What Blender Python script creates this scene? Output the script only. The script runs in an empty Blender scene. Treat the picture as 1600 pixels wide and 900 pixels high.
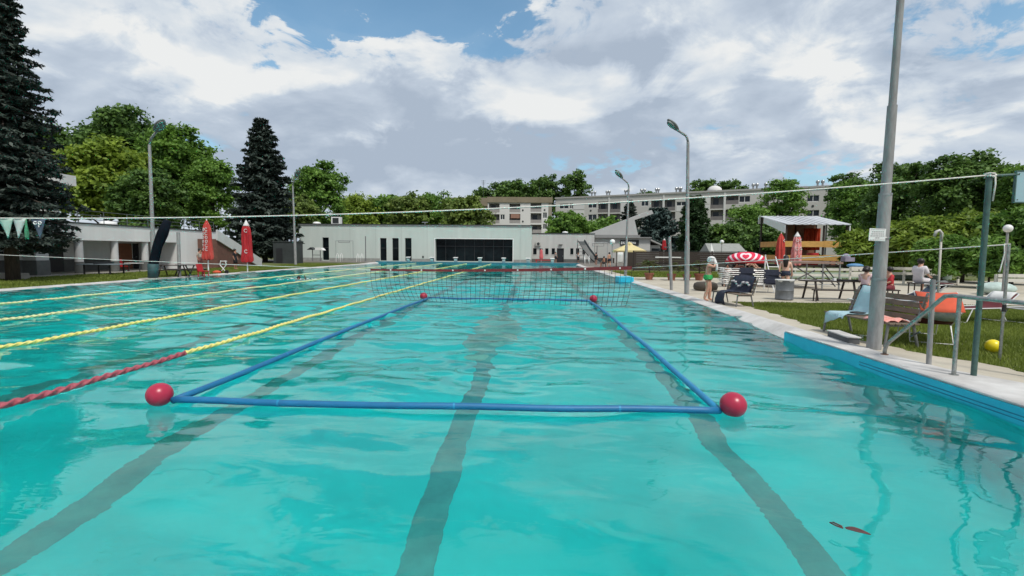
import bpy, math, random
import numpy as np
from mathutils import Vector, Matrix, noise as mnoise

R = math.radians
PI = math.pi
SC = bpy.context.scene
COL = SC.collection
rng = random.Random(7)
nrg = np.random.default_rng(11)

# ------------------------------------------------------------------ camera
FPX, W0, H0 = 760.0, 1600.0, 900.0
CAM = Vector((0.0, 0.0, 1.85))
YAW, PITCH, ROLL = math.atan(32 / FPX), math.atan(57 / FPX), 0.009
fwd = Vector((-math.sin(YAW) * math.cos(PITCH), math.cos(YAW) * math.cos(PITCH), -math.sin(PITCH)))
rt0 = Vector((math.cos(YAW), math.sin(YAW), 0.0))
up0 = rt0.cross(fwd)
rt = rt0 * math.cos(ROLL) + up0 * math.sin(ROLL)
up = up0 * math.cos(ROLL) - rt0 * math.sin(ROLL)
cd = bpy.data.cameras.new('camera')
cam = bpy.data.objects.new('camera', cd)
COL.objects.link(cam)
m3 = Matrix((rt, up, -fwd)).transposed()
cam.matrix_world = Matrix.Translation(CAM) @ m3.to_4x4()
cd.sensor_width = 36.0
cd.lens = 36.0 * FPX / W0
cd.clip_start, cd.clip_end = 0.05, 3000
SC.camera = cam

# ------------------------------------------------------------------ world, sun, exposure
SUN_DIR = Vector((0.30, -0.46, 0.83)).normalized()
world = bpy.data.worlds.new('World')
SC.world = world
world.use_nodes = True
wn, wl = world.node_tree.nodes, world.node_tree.links
wn.clear()


def wnode(t, **k):
    n = wn.new(t)
    for a, b in k.items():
        setattr(n, a, b)
    return n


def wmath(op, a, b=None, clamp=False):
    n = wnode('ShaderNodeMath', operation=op, use_clamp=clamp)
    for i, v in enumerate((a, b)):
        if v is None:
            continue
        if isinstance(v, (int, float)):
            n.inputs[i].default_value = v
        else:
            wl.new(v, n.inputs[i])
    return n.outputs[0]


def wramp(v, a, b, smooth=True):
    n = wnode('ShaderNodeMapRange', interpolation_type='SMOOTHSTEP' if smooth else 'LINEAR')
    wl.new(v, n.inputs[0])
    n.inputs[1].default_value, n.inputs[2].default_value = a, b
    return n.outputs[0]


tc = wnode('ShaderNodeTexCoord')
sky = wnode('ShaderNodeTexSky', sky_type='NISHITA', sun_disc=False)
sky.sun_elevation = math.asin(SUN_DIR.z)
sky.sun_rotation = math.atan2(SUN_DIR.x, SUN_DIR.y)
sky.air_density, sky.dust_density, sky.ozone_density = 1.0, 0.6, 2.0
sep = wnode('ShaderNodeSeparateXYZ')
wl.new(tc.outputs['Generated'], sep.inputs[0])
zz = wmath('MAXIMUM', sep.outputs[2], 0.0)
den = wmath('ADD', zz, 0.34)
comb = wnode('ShaderNodeCombineXYZ')
wl.new(wmath('DIVIDE', sep.outputs[0], den), comb.inputs[0])
wl.new(wmath('DIVIDE', sep.outputs[1], den), comb.inputs[1])
wl.new(wmath('MULTIPLY', zz, 1.2), comb.inputs[2])
CLOUD_OFF = (3.1, 1.7, 0.4)


def wnoise(vec, scale, det, rough, off, dist=0.0):
    mp = wnode('ShaderNodeMapping')
    wl.new(vec, mp.inputs[0])
    mp.inputs['Location'].default_value = off
    n = wnode('ShaderNodeTexNoise')
    wl.new(mp.outputs[0], n.inputs['Vector'])
    n.inputs['Scale'].default_value = scale
    n.inputs['Detail'].default_value = det
    n.inputs['Roughness'].default_value = rough
    n.inputs['Distortion'].default_value = dist
    return n.outputs['Fac']


def lobe(px, py, wx, wy):
    """soft patch of sky round the direction of a cloud or gap"""
    d = (fwd * FPX + rt * (px - 800) + up * (450 - py)).normalized()
    e = rt0
    u = e.cross(d).normalized()
    outs = []
    for ax, wd in ((e, wx), (u, wy)):
        v = wnode('ShaderNodeVectorMath', operation='DOT_PRODUCT')
        wl.new(tc.outputs['Generated'], v.inputs[0])
        v.inputs[1].default_value = ax
        s = wmath('SUBTRACT', v.outputs['Value'], ax.dot(d))
        s = wmath('DIVIDE', s, wd)
        outs.append(wmath('MULTIPLY', s, s))
    r = wmath('ADD', outs[0], outs[1])
    return wmath('POWER', 2.718, wmath('MULTIPLY', r, -1.0))


P = comb.outputs[0]
SC1 = 2.1
n_big = wnoise(P, SC1, 10.0, 0.55, CLOUD_OFF, 0.35)
n_lit = wnoise(P, SC1, 5.0, 0.50, (CLOUD_OFF[0] - 0.05, CLOUD_OFF[1] + 0.09, CLOUD_OFF[2] - 0.07), 0.35)
n_fine = wnoise(P, 7.0, 8.0, 0.62, (1.3, 6.2, 2.0), 0.5)
n_mid = wnoise(P, 3.3, 8.0, 0.58, (7.3, 2.2, 5.0), 0.6)


def sumlobes(tab):
    tot = None
    for (px, py, wx, wy, k) in tab:
        g = wmath('MULTIPLY', lobe(px, py, wx, wy), k)
        tot = g if tot is None else wmath('ADD', tot, g)
    return tot


# where the photograph's sky opens to blue
gap = sumlobes(((650, 15, .19, .07, .235), (450, 75, .07, .06, .20), (560, 60, .08, .05, .16), (770, 40, .09, .05, .20), (1190, 105, .07, .025, .18), (1280, 95, .06, .025, .15),
                (1140, 215, .10, .035, .22), (1050, 268, .22, .03, .15), (1260, 265, .16, .03, .12), (1490, 45, .10, .05, .22), (1525, 185, .06, .03, .17), (1420, 150, .05, .02, .10), (400, 20, .1, .05, .12), (760, -110, .30, .12, .40), (560, -250, .25, .12, .30), (1000, -260, .2, .1, .25)))
base = wmath('ADD', wmath('MULTIPLY', n_big, 0.75), wmath('MULTIPLY', n_mid, 0.25))
base = wmath('ADD', base, wmath('MULTIPLY', wmath('SUBTRACT', n_fine, 0.5), 0.26))
gapn = wmath('MULTIPLY', gap, wramp(wmath('ADD', wmath('MULTIPLY', n_mid, 0.55), wmath('MULTIPLY', n_fine, 0.45)), 0.62, 0.38))
cov = wmath('SUBTRACT', wmath('ADD', base, 0.13), wmath('MULTIPLY', gapn, 1.25))
veil = wmath('ADD', wmath('MULTIPLY', wramp(zz, 0.42, 0.08), 0.34), 0.10)
dens = wmath('MAXIMUM', wramp(cov, 0.36, 0.50), veil)
# sunlit cumulus heads and shaded cloud bases
bright = sumlobes(((860, 155, .12, .055, 1.25), (940, 140, .05, .045, .7), (800, 140, .06, .035, .3), (290, 115, .10, .045, .55), (500, 90, .09, .055, .75), (420, 110, .10, .05, .35), (690, 85, .12, .05, .65), (745, 70, .05, .05, .4),
                   (835, 20, .05, .07, .5), (230, -60, .16, .09, .75), (-80, -140, .2, .14, .7), (1330, -130, .22, .14, .55), (1600, -60, .15, .12, .5), (330, -330, .2, .1, .5), (1120, 135, .045, .06, .75), (1090, 225, .08, .03, .45), (1290, 130, .17, .06, .35), (1370, 210, .07, .06, .75), (1560, 60, .08, .08, .3), (180, 70, .18, .06, .10), (590, 195, .05, .03, .4), (1240, 55, .1, .05, .15)))
shade = sumlobes(((700, 258, .42, .05, .46), (940, 235, .20, .05, .34), (1030, 60, .20, .08, .22), (1000, 175, .07, .06, .26), (240, 215, .3, .07, .20), (720, 150, .08, .06, .40), (850, 90, .14, .03, .2), (1010, 130, .06, .07, .2), (640, 225, .2, .05, .16), (1230, 175, .1, .03, .10), (80, 160, .12, .05, .16), (160, 90, .14, .10, .14)))
relief = wmath('SUBTRACT', n_big, n_lit)
lit = wmath('ADD', wmath('MULTIPLY', relief, 2.6), 0.42)
lit = wmath('ADD', lit, wmath('MULTIPLY', wmath('SUBTRACT', n_fine, 0.5), 0.55))
lit = wmath('ADD', lit, wmath('MULTIPLY', wmath('SUBTRACT', n_mid, 0.5), 0.9))
# the heads get a crisp edge where the noise passes a threshold
head = wramp(wmath('ADD', wmath('ADD', wmath('MULTIPLY', bright, 0.55), wmath('MULTIPLY', wmath('SUBTRACT', n_mid, 0.5), 1.15)), wmath('MULTIPLY', wmath('SUBTRACT', n_fine, 0.5), 0.45)), 0.13, 0.36)
lit = wmath('SUBTRACT', wmath('ADD', lit, wmath('MULTIPLY', head, 0.44)), shade)
ramp = wnode('ShaderNodeValToRGB')
wl.new(lit, ramp.inputs[0])
cr = ramp.color_ramp
cr.elements[0].position, cr.elements[0].color = 0.0, (0.265, 0.315, 0.385, 1)
cr.elements[1].position, cr.elements[1].color = 1.0, (0.545, 0.555, 0.555, 1)
e = cr.elements.new(0.40); e.color = (0.345, 0.395, 0.46, 1)
e = cr.elements.new(0.70); e.color = (0.43, 0.47, 0.51, 1)
tint = wnode('ShaderNodeMix', data_type='RGBA', blend_type='MULTIPLY')
tint.inputs[0].default_value = 1.0
wl.new(sky.outputs[0], tint.inputs[6])
tint.inputs[7].default_value = (0.74, 1.0, 0.96, 1)
bg1 = wnode('ShaderNodeBackground'); wl.new(tint.outputs[2], bg1.inputs[0]); bg1.inputs[1].default_value = 0.10
bg2 = wnode('ShaderNodeBackground'); wl.new(ramp.outputs[0], bg2.inputs[0]); bg2.inputs[1].default_value = 0.95
mixs = wnode('ShaderNodeMixShader')
wl.new(dens, mixs.inputs[0]); wl.new(bg1.outputs[0], mixs.inputs[1]); wl.new(bg2.outputs[0], mixs.inputs[2])
wo = wnode('ShaderNodeOutputWorld')
wl.new(mixs.outputs[0], wo.inputs[0])

sl = bpy.data.lights.new('sun', 'SUN')
sl.energy, sl.angle, sl.color = 2.0, R(10), (1.0, 0.955, 0.89)
so = bpy.data.objects.new('sun', sl)
COL.objects.link(so)
so.rotation_euler = (-SUN_DIR).to_track_quat('-Z', 'Y').to_euler()
so.location = SUN_DIR * 60

SC.view_settings.view_transform = 'Standard'
SC.view_settings.look = 'None'
SC.view_settings.exposure = 0.7
SC.view_settings.gamma = 1.0
SC.view_settings.use_curve_mapping = False
SC.render.engine = 'CYCLES'
SC.cycles.use_denoising = True
SC.cycles.denoiser = 'OPENIMAGEDENOISE'
SC.cycles.max_bounces = 10
SC.cycles.transparent_max_bounces = 8
SC.cycles.sample_clamp_indirect = 6.0

# ------------------------------------------------------------------ measuring helpers


def ray(px, py):
    return fwd * FPX + rt * (px - 800) + up * (450 - py)


def At(px, py, Y):
    d = ray(px, py)
    return CAM + d * (Y / d.y)


def sstep(a, b, x):
    t = min(1, max(0, (x - a) / (b - a)))
    return t * t * (3 - 2 * t)


XR, XL, YF, YN = 6.12, -22.2, 69.5, 0.35       # pool edges
XB, YB = 5.37, 10.5                            # near block


def zg(x, y):
    if x > 0:
        near = 0.20 - 0.14 * sstep(9.5, 18.5, y)
    else:
        near = 0.06 + 0.14 * sstep(4, 0, y)
    return near + 0.10 * sstep(62, 69, y)


def G(px, py):
    d = ray(px, py)
    z = 0.1
    for _ in range(5):
        p = CAM + d * ((z - CAM.z) / d.z)
        z = zg(p.x, p.y)
    return Vector((p.x, p.y, z))


def Wp(px, py, z=0.0):
    d = ray(px, py)
    return CAM + d * ((z - CAM.z) / d.z)


# ------------------------------------------------------------------ mesh helpers
class MB:
    def __init__(s):
        s.v, s.f = [], []

    def add(s, vs, fs):
        o = len(s.v)
        s.v += [tuple(v) for v in vs]
        s.f += [tuple(i + o for i in f) for f in fs]
        return s

    def box(s, x0, x1, y0, y1, z0, z1):
        return s.add([(x0, y0, z0), (x1, y0, z0), (x1, y1, z0), (x0, y1, z0), (x0, y0, z1), (x1, y0, z1), (x1, y1, z1), (x0, y1, z1)],
                     [(0, 3, 2, 1), (4, 5, 6, 7), (0, 1, 5, 4), (1, 2, 6, 5), (2, 3, 7, 6), (3, 0, 4, 7)])

    def obox(s, c, size, rz=0.0, rx=0.0, ry=0.0):
        m = Matrix.Translation(c) @ Matrix.Rotation(rz, 4, 'Z') @ Matrix.Rotation(ry, 4, 'Y') @ Matrix.Rotation(rx, 4, 'X')
        hx, hy, hz = size[0] / 2, size[1] / 2, size[2] / 2
        vs = [m @ Vector((x, y, z)) for z in (-hz, hz) for x, y in ((-hx, -hy), (hx, -hy), (hx, hy), (-hx, hy))]
        return s.add(vs, [(0, 3, 2, 1), (4, 5, 6, 7), (0, 1, 5, 4), (1, 2, 6, 5), (2, 3, 7, 6), (3, 0, 4, 7)])

    def tube(s, path, r, n=8, cap=True, closed=False):
        pts = [Vector(p) for p in path]
        rs = r if isinstance(r, (list, tuple)) else [r] * len(pts)
        k = len(pts)
        prev = None
        vs, fs = [], []
        for i, p in enumerate(pts):
            a = pts[i - 1] if (i > 0 or closed) else p
            b = pts[(i + 1) % k] if (i < k - 1 or closed) else p
            t = (b - a).normalized() if (b - a).length > 1e-9 else Vector((0, 0, 1))
            if prev is None:
                ref = Vector((0, 0, 1)) if abs(t.z) < 0.9 else Vector((1, 0, 0))
                u = t.cross(ref).normalized()
            else:
                u = (prev - t * prev.dot(t)).normalized()
            w = t.cross(u)
            prev = u
            for j in range(n):
                an = 2 * PI * j / n
                vs.append(p + (u * math.cos(an) + w * math.sin(an)) * rs[i])
        for i in range(k if closed else k - 1):
            i2 = (i + 1) % k
            for j in range(n):
                fs.append((i * n + j, i * n + (j + 1) % n, i2 * n + (j + 1) % n, i2 * n + j))
        if cap and not closed:
            fs.append(tuple(range(n - 1, -1, -1)))
            fs.append(tuple((k - 1) * n + j for j in range(n)))
        return s.add(vs, fs)

    def bar(s, p, q, r, r2=None, n=8):
        return s.tube([p, q], [r, r if r2 is None else r2], n)

    def lathe(s, c, prof, n=16, lobes=0, amp=0.0, ph=0.0):
        vs, fs = [], []
        for (r, z) in prof:
            for j in range(n):
                an = 2 * PI * j / n
                rr = r * (1 + (amp * math.cos(lobes * an + ph) if lobes else 0))
                vs.append((c[0] + rr * math.cos(an), c[1] + rr * math.sin(an), c[2] + z))
        for i in range(len(prof) - 1):
            for j in range(n):
                fs.append((i * n + j, i * n + (j + 1) % n, (i + 1) * n + (j + 1) % n, (i + 1) * n + j))
        if prof[0][0] > 1e-4:
            fs.append(tuple(range(n - 1, -1, -1)))
        if prof[-1][0] > 1e-4:
            fs.append(tuple((len(prof) - 1) * n + j for j in range(n)))
        return s.add(vs, fs)

    def ell(s, c, r, nu=12, nv=8, rz=0.0, rx=0.0):
        m = Matrix.Translation(c) @ Matrix.Rotation(rz, 4, 'Z') @ Matrix.Rotation(rx, 4, 'X')
        vs, fs = [], []
        for i in range(nv + 1):
            th = PI * i / nv
            for j in range(nu):
                ph = 2 * PI * j / nu
                vs.append(m @ Vector((r[0] * math.sin(th) * math.cos(ph), r[1] * math.sin(th) * math.sin(ph), -r[2] * math.cos(th))))
        for i in range(nv):
            for j in range(nu):
                fs.append((i * nu + j, i * nu + (j + 1) % nu, (i + 1) * nu + (j + 1) % nu, (i + 1) * nu + j))
        return s.add(vs, fs)

    def ext(s, poly, vec):
        """polygon of 3-D points pushed along vec"""
        n = len(poly)
        a = [Vector(p) for p in poly]
        b = [p + Vector(vec) for p in a]
        fs = [tuple(range(n - 1, -1, -1)), tuple(range(n, 2 * n))]
        fs += [(i, (i + 1) % n, n + (i + 1) % n, n + i) for i in range(n)]
        return s.add(a + b, fs)

    def sheet(s, rows, th=0.0):
        """grid of points, optionally thickened along the mean normal"""
        nr, nc = len(rows), len(rows[0])
        vs = [Vector(p) for r_ in rows for p in r_]
        fs = [(i * nc + j, i * nc + j + 1, (i + 1) * nc + j + 1, (i + 1) * nc + j) for i in range(nr - 1) for j in range(nc - 1)]
        if th:
            nor = (vs[1] - vs[0]).cross(vs[nc] - vs[0]).normalized() * th
            o = len(vs)
            vs = vs + [v - nor for v in vs]
            fs = fs + [tuple(reversed([i + o for i in f])) for f in fs]
            ring = [j for j in range(nc)] + [i * nc + nc - 1 for i in range(1, nr)] + [(nr - 1) * nc + j for j in range(nc - 2, -1, -1)] + [i * nc for i in range(nr - 2, 0, -1)]
            for a, b in zip(ring, ring[1:] + ring[:1]):
                fs.append((b, a, a + o, b + o))
        return s.add(vs, fs)

    def build(s, name, mat, parent=None, smooth=False, label=None, bevel=0.0):
        off = Vector((0, 0, 0))
        q = parent
        while q is not None:
            off += q.location
            q = q.parent
        me = bpy.data.meshes.new(name)
        me.from_pydata([(v[0] - off.x, v[1] - off.y, v[2] - off.z) for v in s.v], [], s.f)
        me.validate()
        me.update()
        if mat is not None:
            me.materials.append(mat)
        if smooth:
            me.polygons.foreach_set('use_smooth', [True] * len(me.polygons))
            if smooth == 'auto':
                me.set_sharp_from_angle(angle=R(40))
        o = bpy.data.objects.new(name, me)
        COL.objects.link(o)
        if parent is not None:
            o.parent = parent
        if label:
            o['label'] = label
        if bevel:
            b = o.modifiers.new('bevel', 'BEVEL')
            b.width, b.segments, b.limit_method = bevel, 2, 'ANGLE'
        return o


def thing(name, loc, label, cat, group=None):
    o = bpy.data.objects.new(name, None)
    o.empty_display_size = 0.2
    COL.objects.link(o)
    o.location = loc
    return tag(o, label, cat, group)


def tag(o, label, cat, group=None, kind=None):
    o['label'] = label
    o['category'] = cat
    if group:
        o['group'] = group
    if kind:
        o['kind'] = kind
    return o


def struct(o):
    o['kind'] = 'structure'
    return o


KIDS = {}


def copy_tree(o, parent=None):
    c = o.copy()
    COL.objects.link(c)
    if parent is not None:
        c.parent = parent
    for ch in list(o.children):
        copy_tree(ch, c)
    return c


def place(o, loc, rz=0.0, label=None, sc=None):
    o.location = loc
    o.rotation_euler = (0, 0, rz)
    if sc:
        o.scale = sc if isinstance(sc, (tuple, list)) else (sc, sc, sc)
    if label:
        o['label'] = label
    return o


# ------------------------------------------------------------------ materials
MATS = {}


def M(name, col, rough=0.6, var=0.12, scale=3.0, metal=0.0, bump=0.0, bscale=40.0, spec=0.5, stretch=(1, 1, 1), col2=None, transl=0.0, coat=0.0):
    if name in MATS:
        return MATS[name]
    m = bpy.data.materials.new(name)
    m.use_nodes = True
    nt = m.node_tree
    N, L = nt.nodes, nt.links
    bs = N['Principled BSDF']
    bs.inputs['Roughness'].default_value = rough
    bs.inputs['Metallic'].default_value = metal
    bs.inputs['Specular IOR Level'].default_value = spec
    bs.inputs['Coat Weight'].default_value = coat
    t = N.new('ShaderNodeTexCoord')
    mp = N.new('ShaderNodeMapping')
    mp.inputs['Scale'].default_value = stretch
    L.new(t.outputs['Object'], mp.inputs[0])
    nz = N.new('ShaderNodeTexNoise')
    nz.inputs['Scale'].default_value = scale
    nz.inputs['Detail'].default_value = 6
    nz.inputs['Roughness'].default_value = 0.65
    L.new(mp.outputs[0], nz.inputs['Vector'])
    mx = N.new('ShaderNodeMix')
    mx.data_type = 'RGBA'
    ctr = N.new('ShaderNodeMapRange')
    ctr.inputs[1].default_value, ctr.inputs[2].default_value = 0.3, 0.7
    L.new(nz.outputs['Fac'], ctr.inputs[0])
    L.new(ctr.outputs[0], mx.inputs[0])
    c2 = col2 or tuple(min(1, c * (1 + var)) for c in col)
    c1 = col if col2 else tuple(c * (1 - var) for c in col)
    mx.inputs[6].default_value = (*c1, 1)
    mx.inputs[7].default_value = (*c2, 1)
    L.new(mx.outputs[2], bs.inputs['Base Color'])
    if bump:
        bz = N.new('ShaderNodeTexNoise')
        bz.inputs['Scale'].default_value = bscale
        bz.inputs['Detail'].default_value = 4
        L.new(mp.outputs[0], bz.inputs['Vector'])
        bp = N.new('ShaderNodeBump')
        bp.inputs['Strength'].default_value = bump
        bp.inputs['Distance'].default_value = 0.02
        L.new(bz.outputs['Fac'], bp.inputs['Height'])
        L.new(bp.outputs[0], bs.inputs['Normal'])
    if transl:
        tr = N.new('ShaderNodeBsdfTranslucent')
        L.new(mx.outputs[2], tr.inputs[0])
        ms = N.new('ShaderNodeMixShader')
        ms.inputs[0].default_value = transl
        L.new(bs.outputs[0], ms.inputs[1])
        L.new(tr.outputs[0], ms.inputs[2])
        L.new(ms.outputs[0], N['Material Output'].inputs[0])
    MATS[name] = m
    return m


def leafmat(name, ca, cb, transl=0.35, nscale=0.35):
    if name in MATS:
        return MATS[name]
    m = bpy.data.materials.new(name)
    m.use_nodes = True
    N, L = m.node_tree.nodes, m.node_tree.links
    N.clear()
    geo = N.new('ShaderNodeNewGeometry')
    t = N.new('ShaderNodeTexCoord')
    nz = N.new('ShaderNodeTexNoise')
    nz.inputs['Scale'].default_value = nscale
    nz.inputs['Detail'].default_value = 3
    L.new(t.outputs['Object'], nz.inputs['Vector'])
    a = N.new('ShaderNodeMath'); a.operation = 'MULTIPLY_ADD'
    L.new(geo.outputs['Random Per Island'], a.inputs[0]); a.inputs[1].default_value = 0.55
    s = N.new('ShaderNodeMapRange'); s.inputs[1].default_value, s.inputs[2].default_value = 0.32, 0.68
    s.inputs[3].default_value, s.inputs[4].default_value = -0.1, 0.5
    L.new(nz.outputs['Fac'], s.inputs[0])
    L.new(s.outputs[0], a.inputs[2])
    mx = N.new('ShaderNodeMix'); mx.data_type = 'RGBA'
    L.new(a.outputs[0], mx.inputs[0])
    mx.inputs[6].default_value = (*ca, 1); mx.inputs[7].default_value = (*cb, 1)
    d = N.new('ShaderNodeBsdfPrincipled'); d.inputs['Roughness'].default_value = 0.55; d.inputs['Specular IOR Level'].default_value = 0.3
    tr = N.new('ShaderNodeBsdfTranslucent')
    L.new(mx.outputs[2], d.inputs['Base Color']); L.new(mx.outputs[2], tr.inputs[0])
    ms = N.new('ShaderNodeMixShader'); ms.inputs[0].default_value = transl
    L.new(d.outputs[0], ms.inputs[1]); L.new(tr.outputs[0], ms.inputs[2])
    o = N.new('ShaderNodeOutputMaterial'); L.new(ms.outputs[0], o.inputs[0])
    MATS[name] = m
    return m


white_wall = M('white_render', (0.44, 0.50, 0.465), 0.85, 0.05, 0.9, bump=0.15, bscale=25, col2=(0.52, 0.575, 0.535), stretch=(1, 1, 0.12))
grey_wall = M('grey_render', (0.46, 0.46, 0.44), 0.85, 0.10, 1.1, stretch=(1, 1, 0.15), bump=0.15, bscale=25)
left_wall_m = M('left_render', (0.66, 0.66, 0.645), 0.85, 0.08, 0.9, stretch=(1, 1, 0.15), bump=0.15, bscale=25)
plinth_m = M('plinth_grey', (0.10, 0.105, 0.10), 0.8, 0.2, 2.0, bump=0.2)
dark_edge = M('dark_edge', (0.03, 0.035, 0.035), 0.5, 0.1)
glass_dark = M('dark_glass', (0.006, 0.010, 0.012), 0.12, 0.6, 0.7, spec=0.14)
pane_m = M('window_glass', (0.018, 0.024, 0.03), 0.1, 0.6, 0.3, spec=0.25)
frame_white = M('white_frame', (0.72, 0.72, 0.70), 0.5, 0.05)
steel = M('galvanised_steel', (0.33, 0.34, 0.34), 0.42, 0.25, 14.0, metal=0.75)
rail_steel = M('weathered_rail', (0.34, 0.35, 0.33), 0.38, 0.35, 22.0, metal=0.75, bump=0.12)
pole_grey = M('weathered_grey_pole', (0.26, 0.26, 0.255), 0.65, 0.30, 9.0, bump=0.15, stretch=(1, 1, 0.25))
pole_dark = M('dark_grey_pole', (0.12, 0.125, 0.13), 0.6, 0.2, 8.0)
green_paint = M('green_painted_steel', (0.055, 0.11, 0.095), 0.45, 0.3, 14.0, bump=0.1)
black_m = M('black_plastic', (0.012, 0.012, 0.014), 0.5, 0.2)
white_plastic = M('white_plastic', (0.75, 0.75, 0.73), 0.35, 0.04)
rope_white = M('white_rope', (0.62, 0.62, 0.57), 0.8, 0.15, 30.0)
wood_grey = M('weathered_wood', (0.16, 0.12, 0.085), 0.75, 0.35, 7.0, bump=0.3, stretch=(6, 1, 6))
wood_dark = M('dark_brown_wood', (0.035, 0.024, 0.018), 0.6, 0.35, 6.0, bump=0.25, stretch=(1, 1, 8))
wood_ochre = M('ochre_plank', (0.55, 0.31, 0.085), 0.65, 0.25, 3.0, bump=0.2, stretch=(1, 1, 8))
red_cloth = M('red_cloth', (0.50, 0.022, 0.030), 0.75, 0.25, 4.0, transl=0.25)
orange_red_cloth = M('faded_red_cloth', (0.60, 0.07, 0.055), 0.75, 0.2, 4.0, transl=0.25)
white_cloth = M('white_cloth', (0.74, 0.74, 0.72), 0.8, 0.06, 5.0, transl=0.15)
navy_cloth = M('navy_cloth', (0.015, 0.02, 0.04), 0.8, 0.3, 6.0)
black_cloth = M('black_cloth', (0.012, 0.012, 0.015), 0.85, 0.3, 6.0)
maroon_cloth = M('maroon_cloth', (0.10, 0.012, 0.016), 0.8, 0.25, 6.0)
orange_cloth = M('orange_cloth', (0.75, 0.13, 0.06), 0.75, 0.12, 6.0, transl=0.3)
blue_towel = M('pale_blue_towel', (0.38, 0.55, 0.60), 0.9, 0.06, 12.0, bump=0.4, bscale=160)
pattern_towel = M('blue_white_towel', (0.34, 0.46, 0.60), 0.9, 0.1, 9.0, bump=0.4, bscale=160, col2=(0.70, 0.74, 0.80))
pink_towel = M('pink_orange_towel', (0.70, 0.22, 0.14), 0.9, 0.1, 8.0, bump=0.4, bscale=160, col2=(0.80, 0.48, 0.46))
terracotta = M('terracotta', (0.32, 0.12, 0.075), 0.8, 0.15, 6.0, bump=0.2)
skin_m = M('skin', (0.52, 0.28, 0.19), 0.5, 0.08, 8.0)
skin_tan = M('tanned_skin', (0.36, 0.17, 0.105), 0.5, 0.08, 8.0)
skin_pale = M('pale_skin', (0.62, 0.38, 0.28), 0.5, 0.08, 8.0)
hair_dark = M('dark_hair', (0.012, 0.008, 0.007), 0.5, 0.3, 20.0)
hair_grey = M('grey_hair', (0.35, 0.33, 0.30), 0.6, 0.2, 20.0)
yellow_cloth = M('cream_yellow_cloth', (0.80, 0.68, 0.36), 0.8, 0.08, 3.0, transl=0.3)
bark = M('bark', (0.060, 0.045, 0.034), 0.9, 0.4, 5.0, bump=0.6, bscale=18, stretch=(3, 3, 0.6))
tin_roof = M('white_tin_roof', (0.46, 0.48, 0.50), 0.45, 0.12, 1.5)
roof_felt = M('roof_felt', (0.12, 0.12, 0.115), 0.9, 0.25, 1.0)
concrete = M('light_concrete', (0.36, 0.34, 0.30), 0.85, 0.18, 1.3, bump=0.25, bscale=30)
# ------------------------------------------------------------------ ground, decks, pool


def grid_sheet(name, xs, ys, zoff, mat, keep=None, zf=None):
    mb = MB()
    zf = zf or zg
    idx = {}
    for i, x in enumerate(xs):
        for j, y in enumerate(ys):
            idx[i, j] = len(mb.v)
            mb.v.append((x, y, zf(x, y) + zoff))
    for i in range(len(xs) - 1):
        for j in range(len(ys) - 1):
            cx, cy = (xs[i] + xs[i + 1]) / 2, (ys[j] + ys[j + 1]) / 2
            if keep is None or keep(cx, cy):
                mb.f.append((idx[i, j], idx[i + 1, j], idx[i + 1, j + 1], idx[i, j + 1]))
    o = mb.build(name, mat)
    return struct(o)


YS = [-12, -6, -2, YN - 0.5, 1.5, 3, 5, 7, 8, 9, 10, 11, 12, 13, 14, 15, 16, 17, 18.3, 20, 24, 28, 32, 36, 44, 52, 60, 62, 63.5, 65, 66.5, 68, YF + 0.5, 72, 80, 100, 140, 200, 400, 900]
XS = [-700, -300, -120, -80, -60, -45, -36, -31.5, -27, XL - 0.5, -16, -8, -1, 0.5, XR + 0.48, 7.45, 9, 12, 16, 22, 30, 45, 70, 120, 300, 700]
grass_ground = M('grass_soil', (0.070, 0.088, 0.020), 0.95, 0.45, 1.1, bump=0.5, bscale=30, col2=(0.135, 0.150, 0.045))
pool_hole = lambda x, y: not (XL - 0.5 < x < XR + 0.48 and YN - 0.5 < y < YF + 0.5)
grid_sheet('ground', XS, [-300, -60] + YS, -0.03, grass_ground, pool_hole)

paving_m = M('beige_concrete_paving', (0.36, 0.32, 0.245), 0.85, 0.2, 0.9, bump=0.25, bscale=35, col2=(0.50, 0.455, 0.37))
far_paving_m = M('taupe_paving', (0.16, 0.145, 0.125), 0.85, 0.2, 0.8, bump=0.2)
right_strip = grid_sheet('poolside_paving', [XR + 0.48, 7.0, 7.42], [y for y in YS if 18.3 <= y < 80], 0.0, paving_m)


def interp(y, tab):
    for (a, va), (b, vb) in zip(tab, tab[1:]):
        if y <= b:
            return va + (vb - va) * min(1, max(0, (y - a) / (b - a)))
    return tab[-1][1]


def rim_out(y):
    return interp(y, [(10.5, 5.93), (12, 6.05), (15, 6.40), (18.5, 6.58), (22, 6.60)])


def lawn_x(y):
    return interp(y, [(5, 7.35), (7, 7.08), (7.6, 6.93), (7.95, 6.72), (8.8, 6.46), (9.65, 6.38), (11.5, 6.50), (15, 7.10), (18.3, 7.42)])


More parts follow.
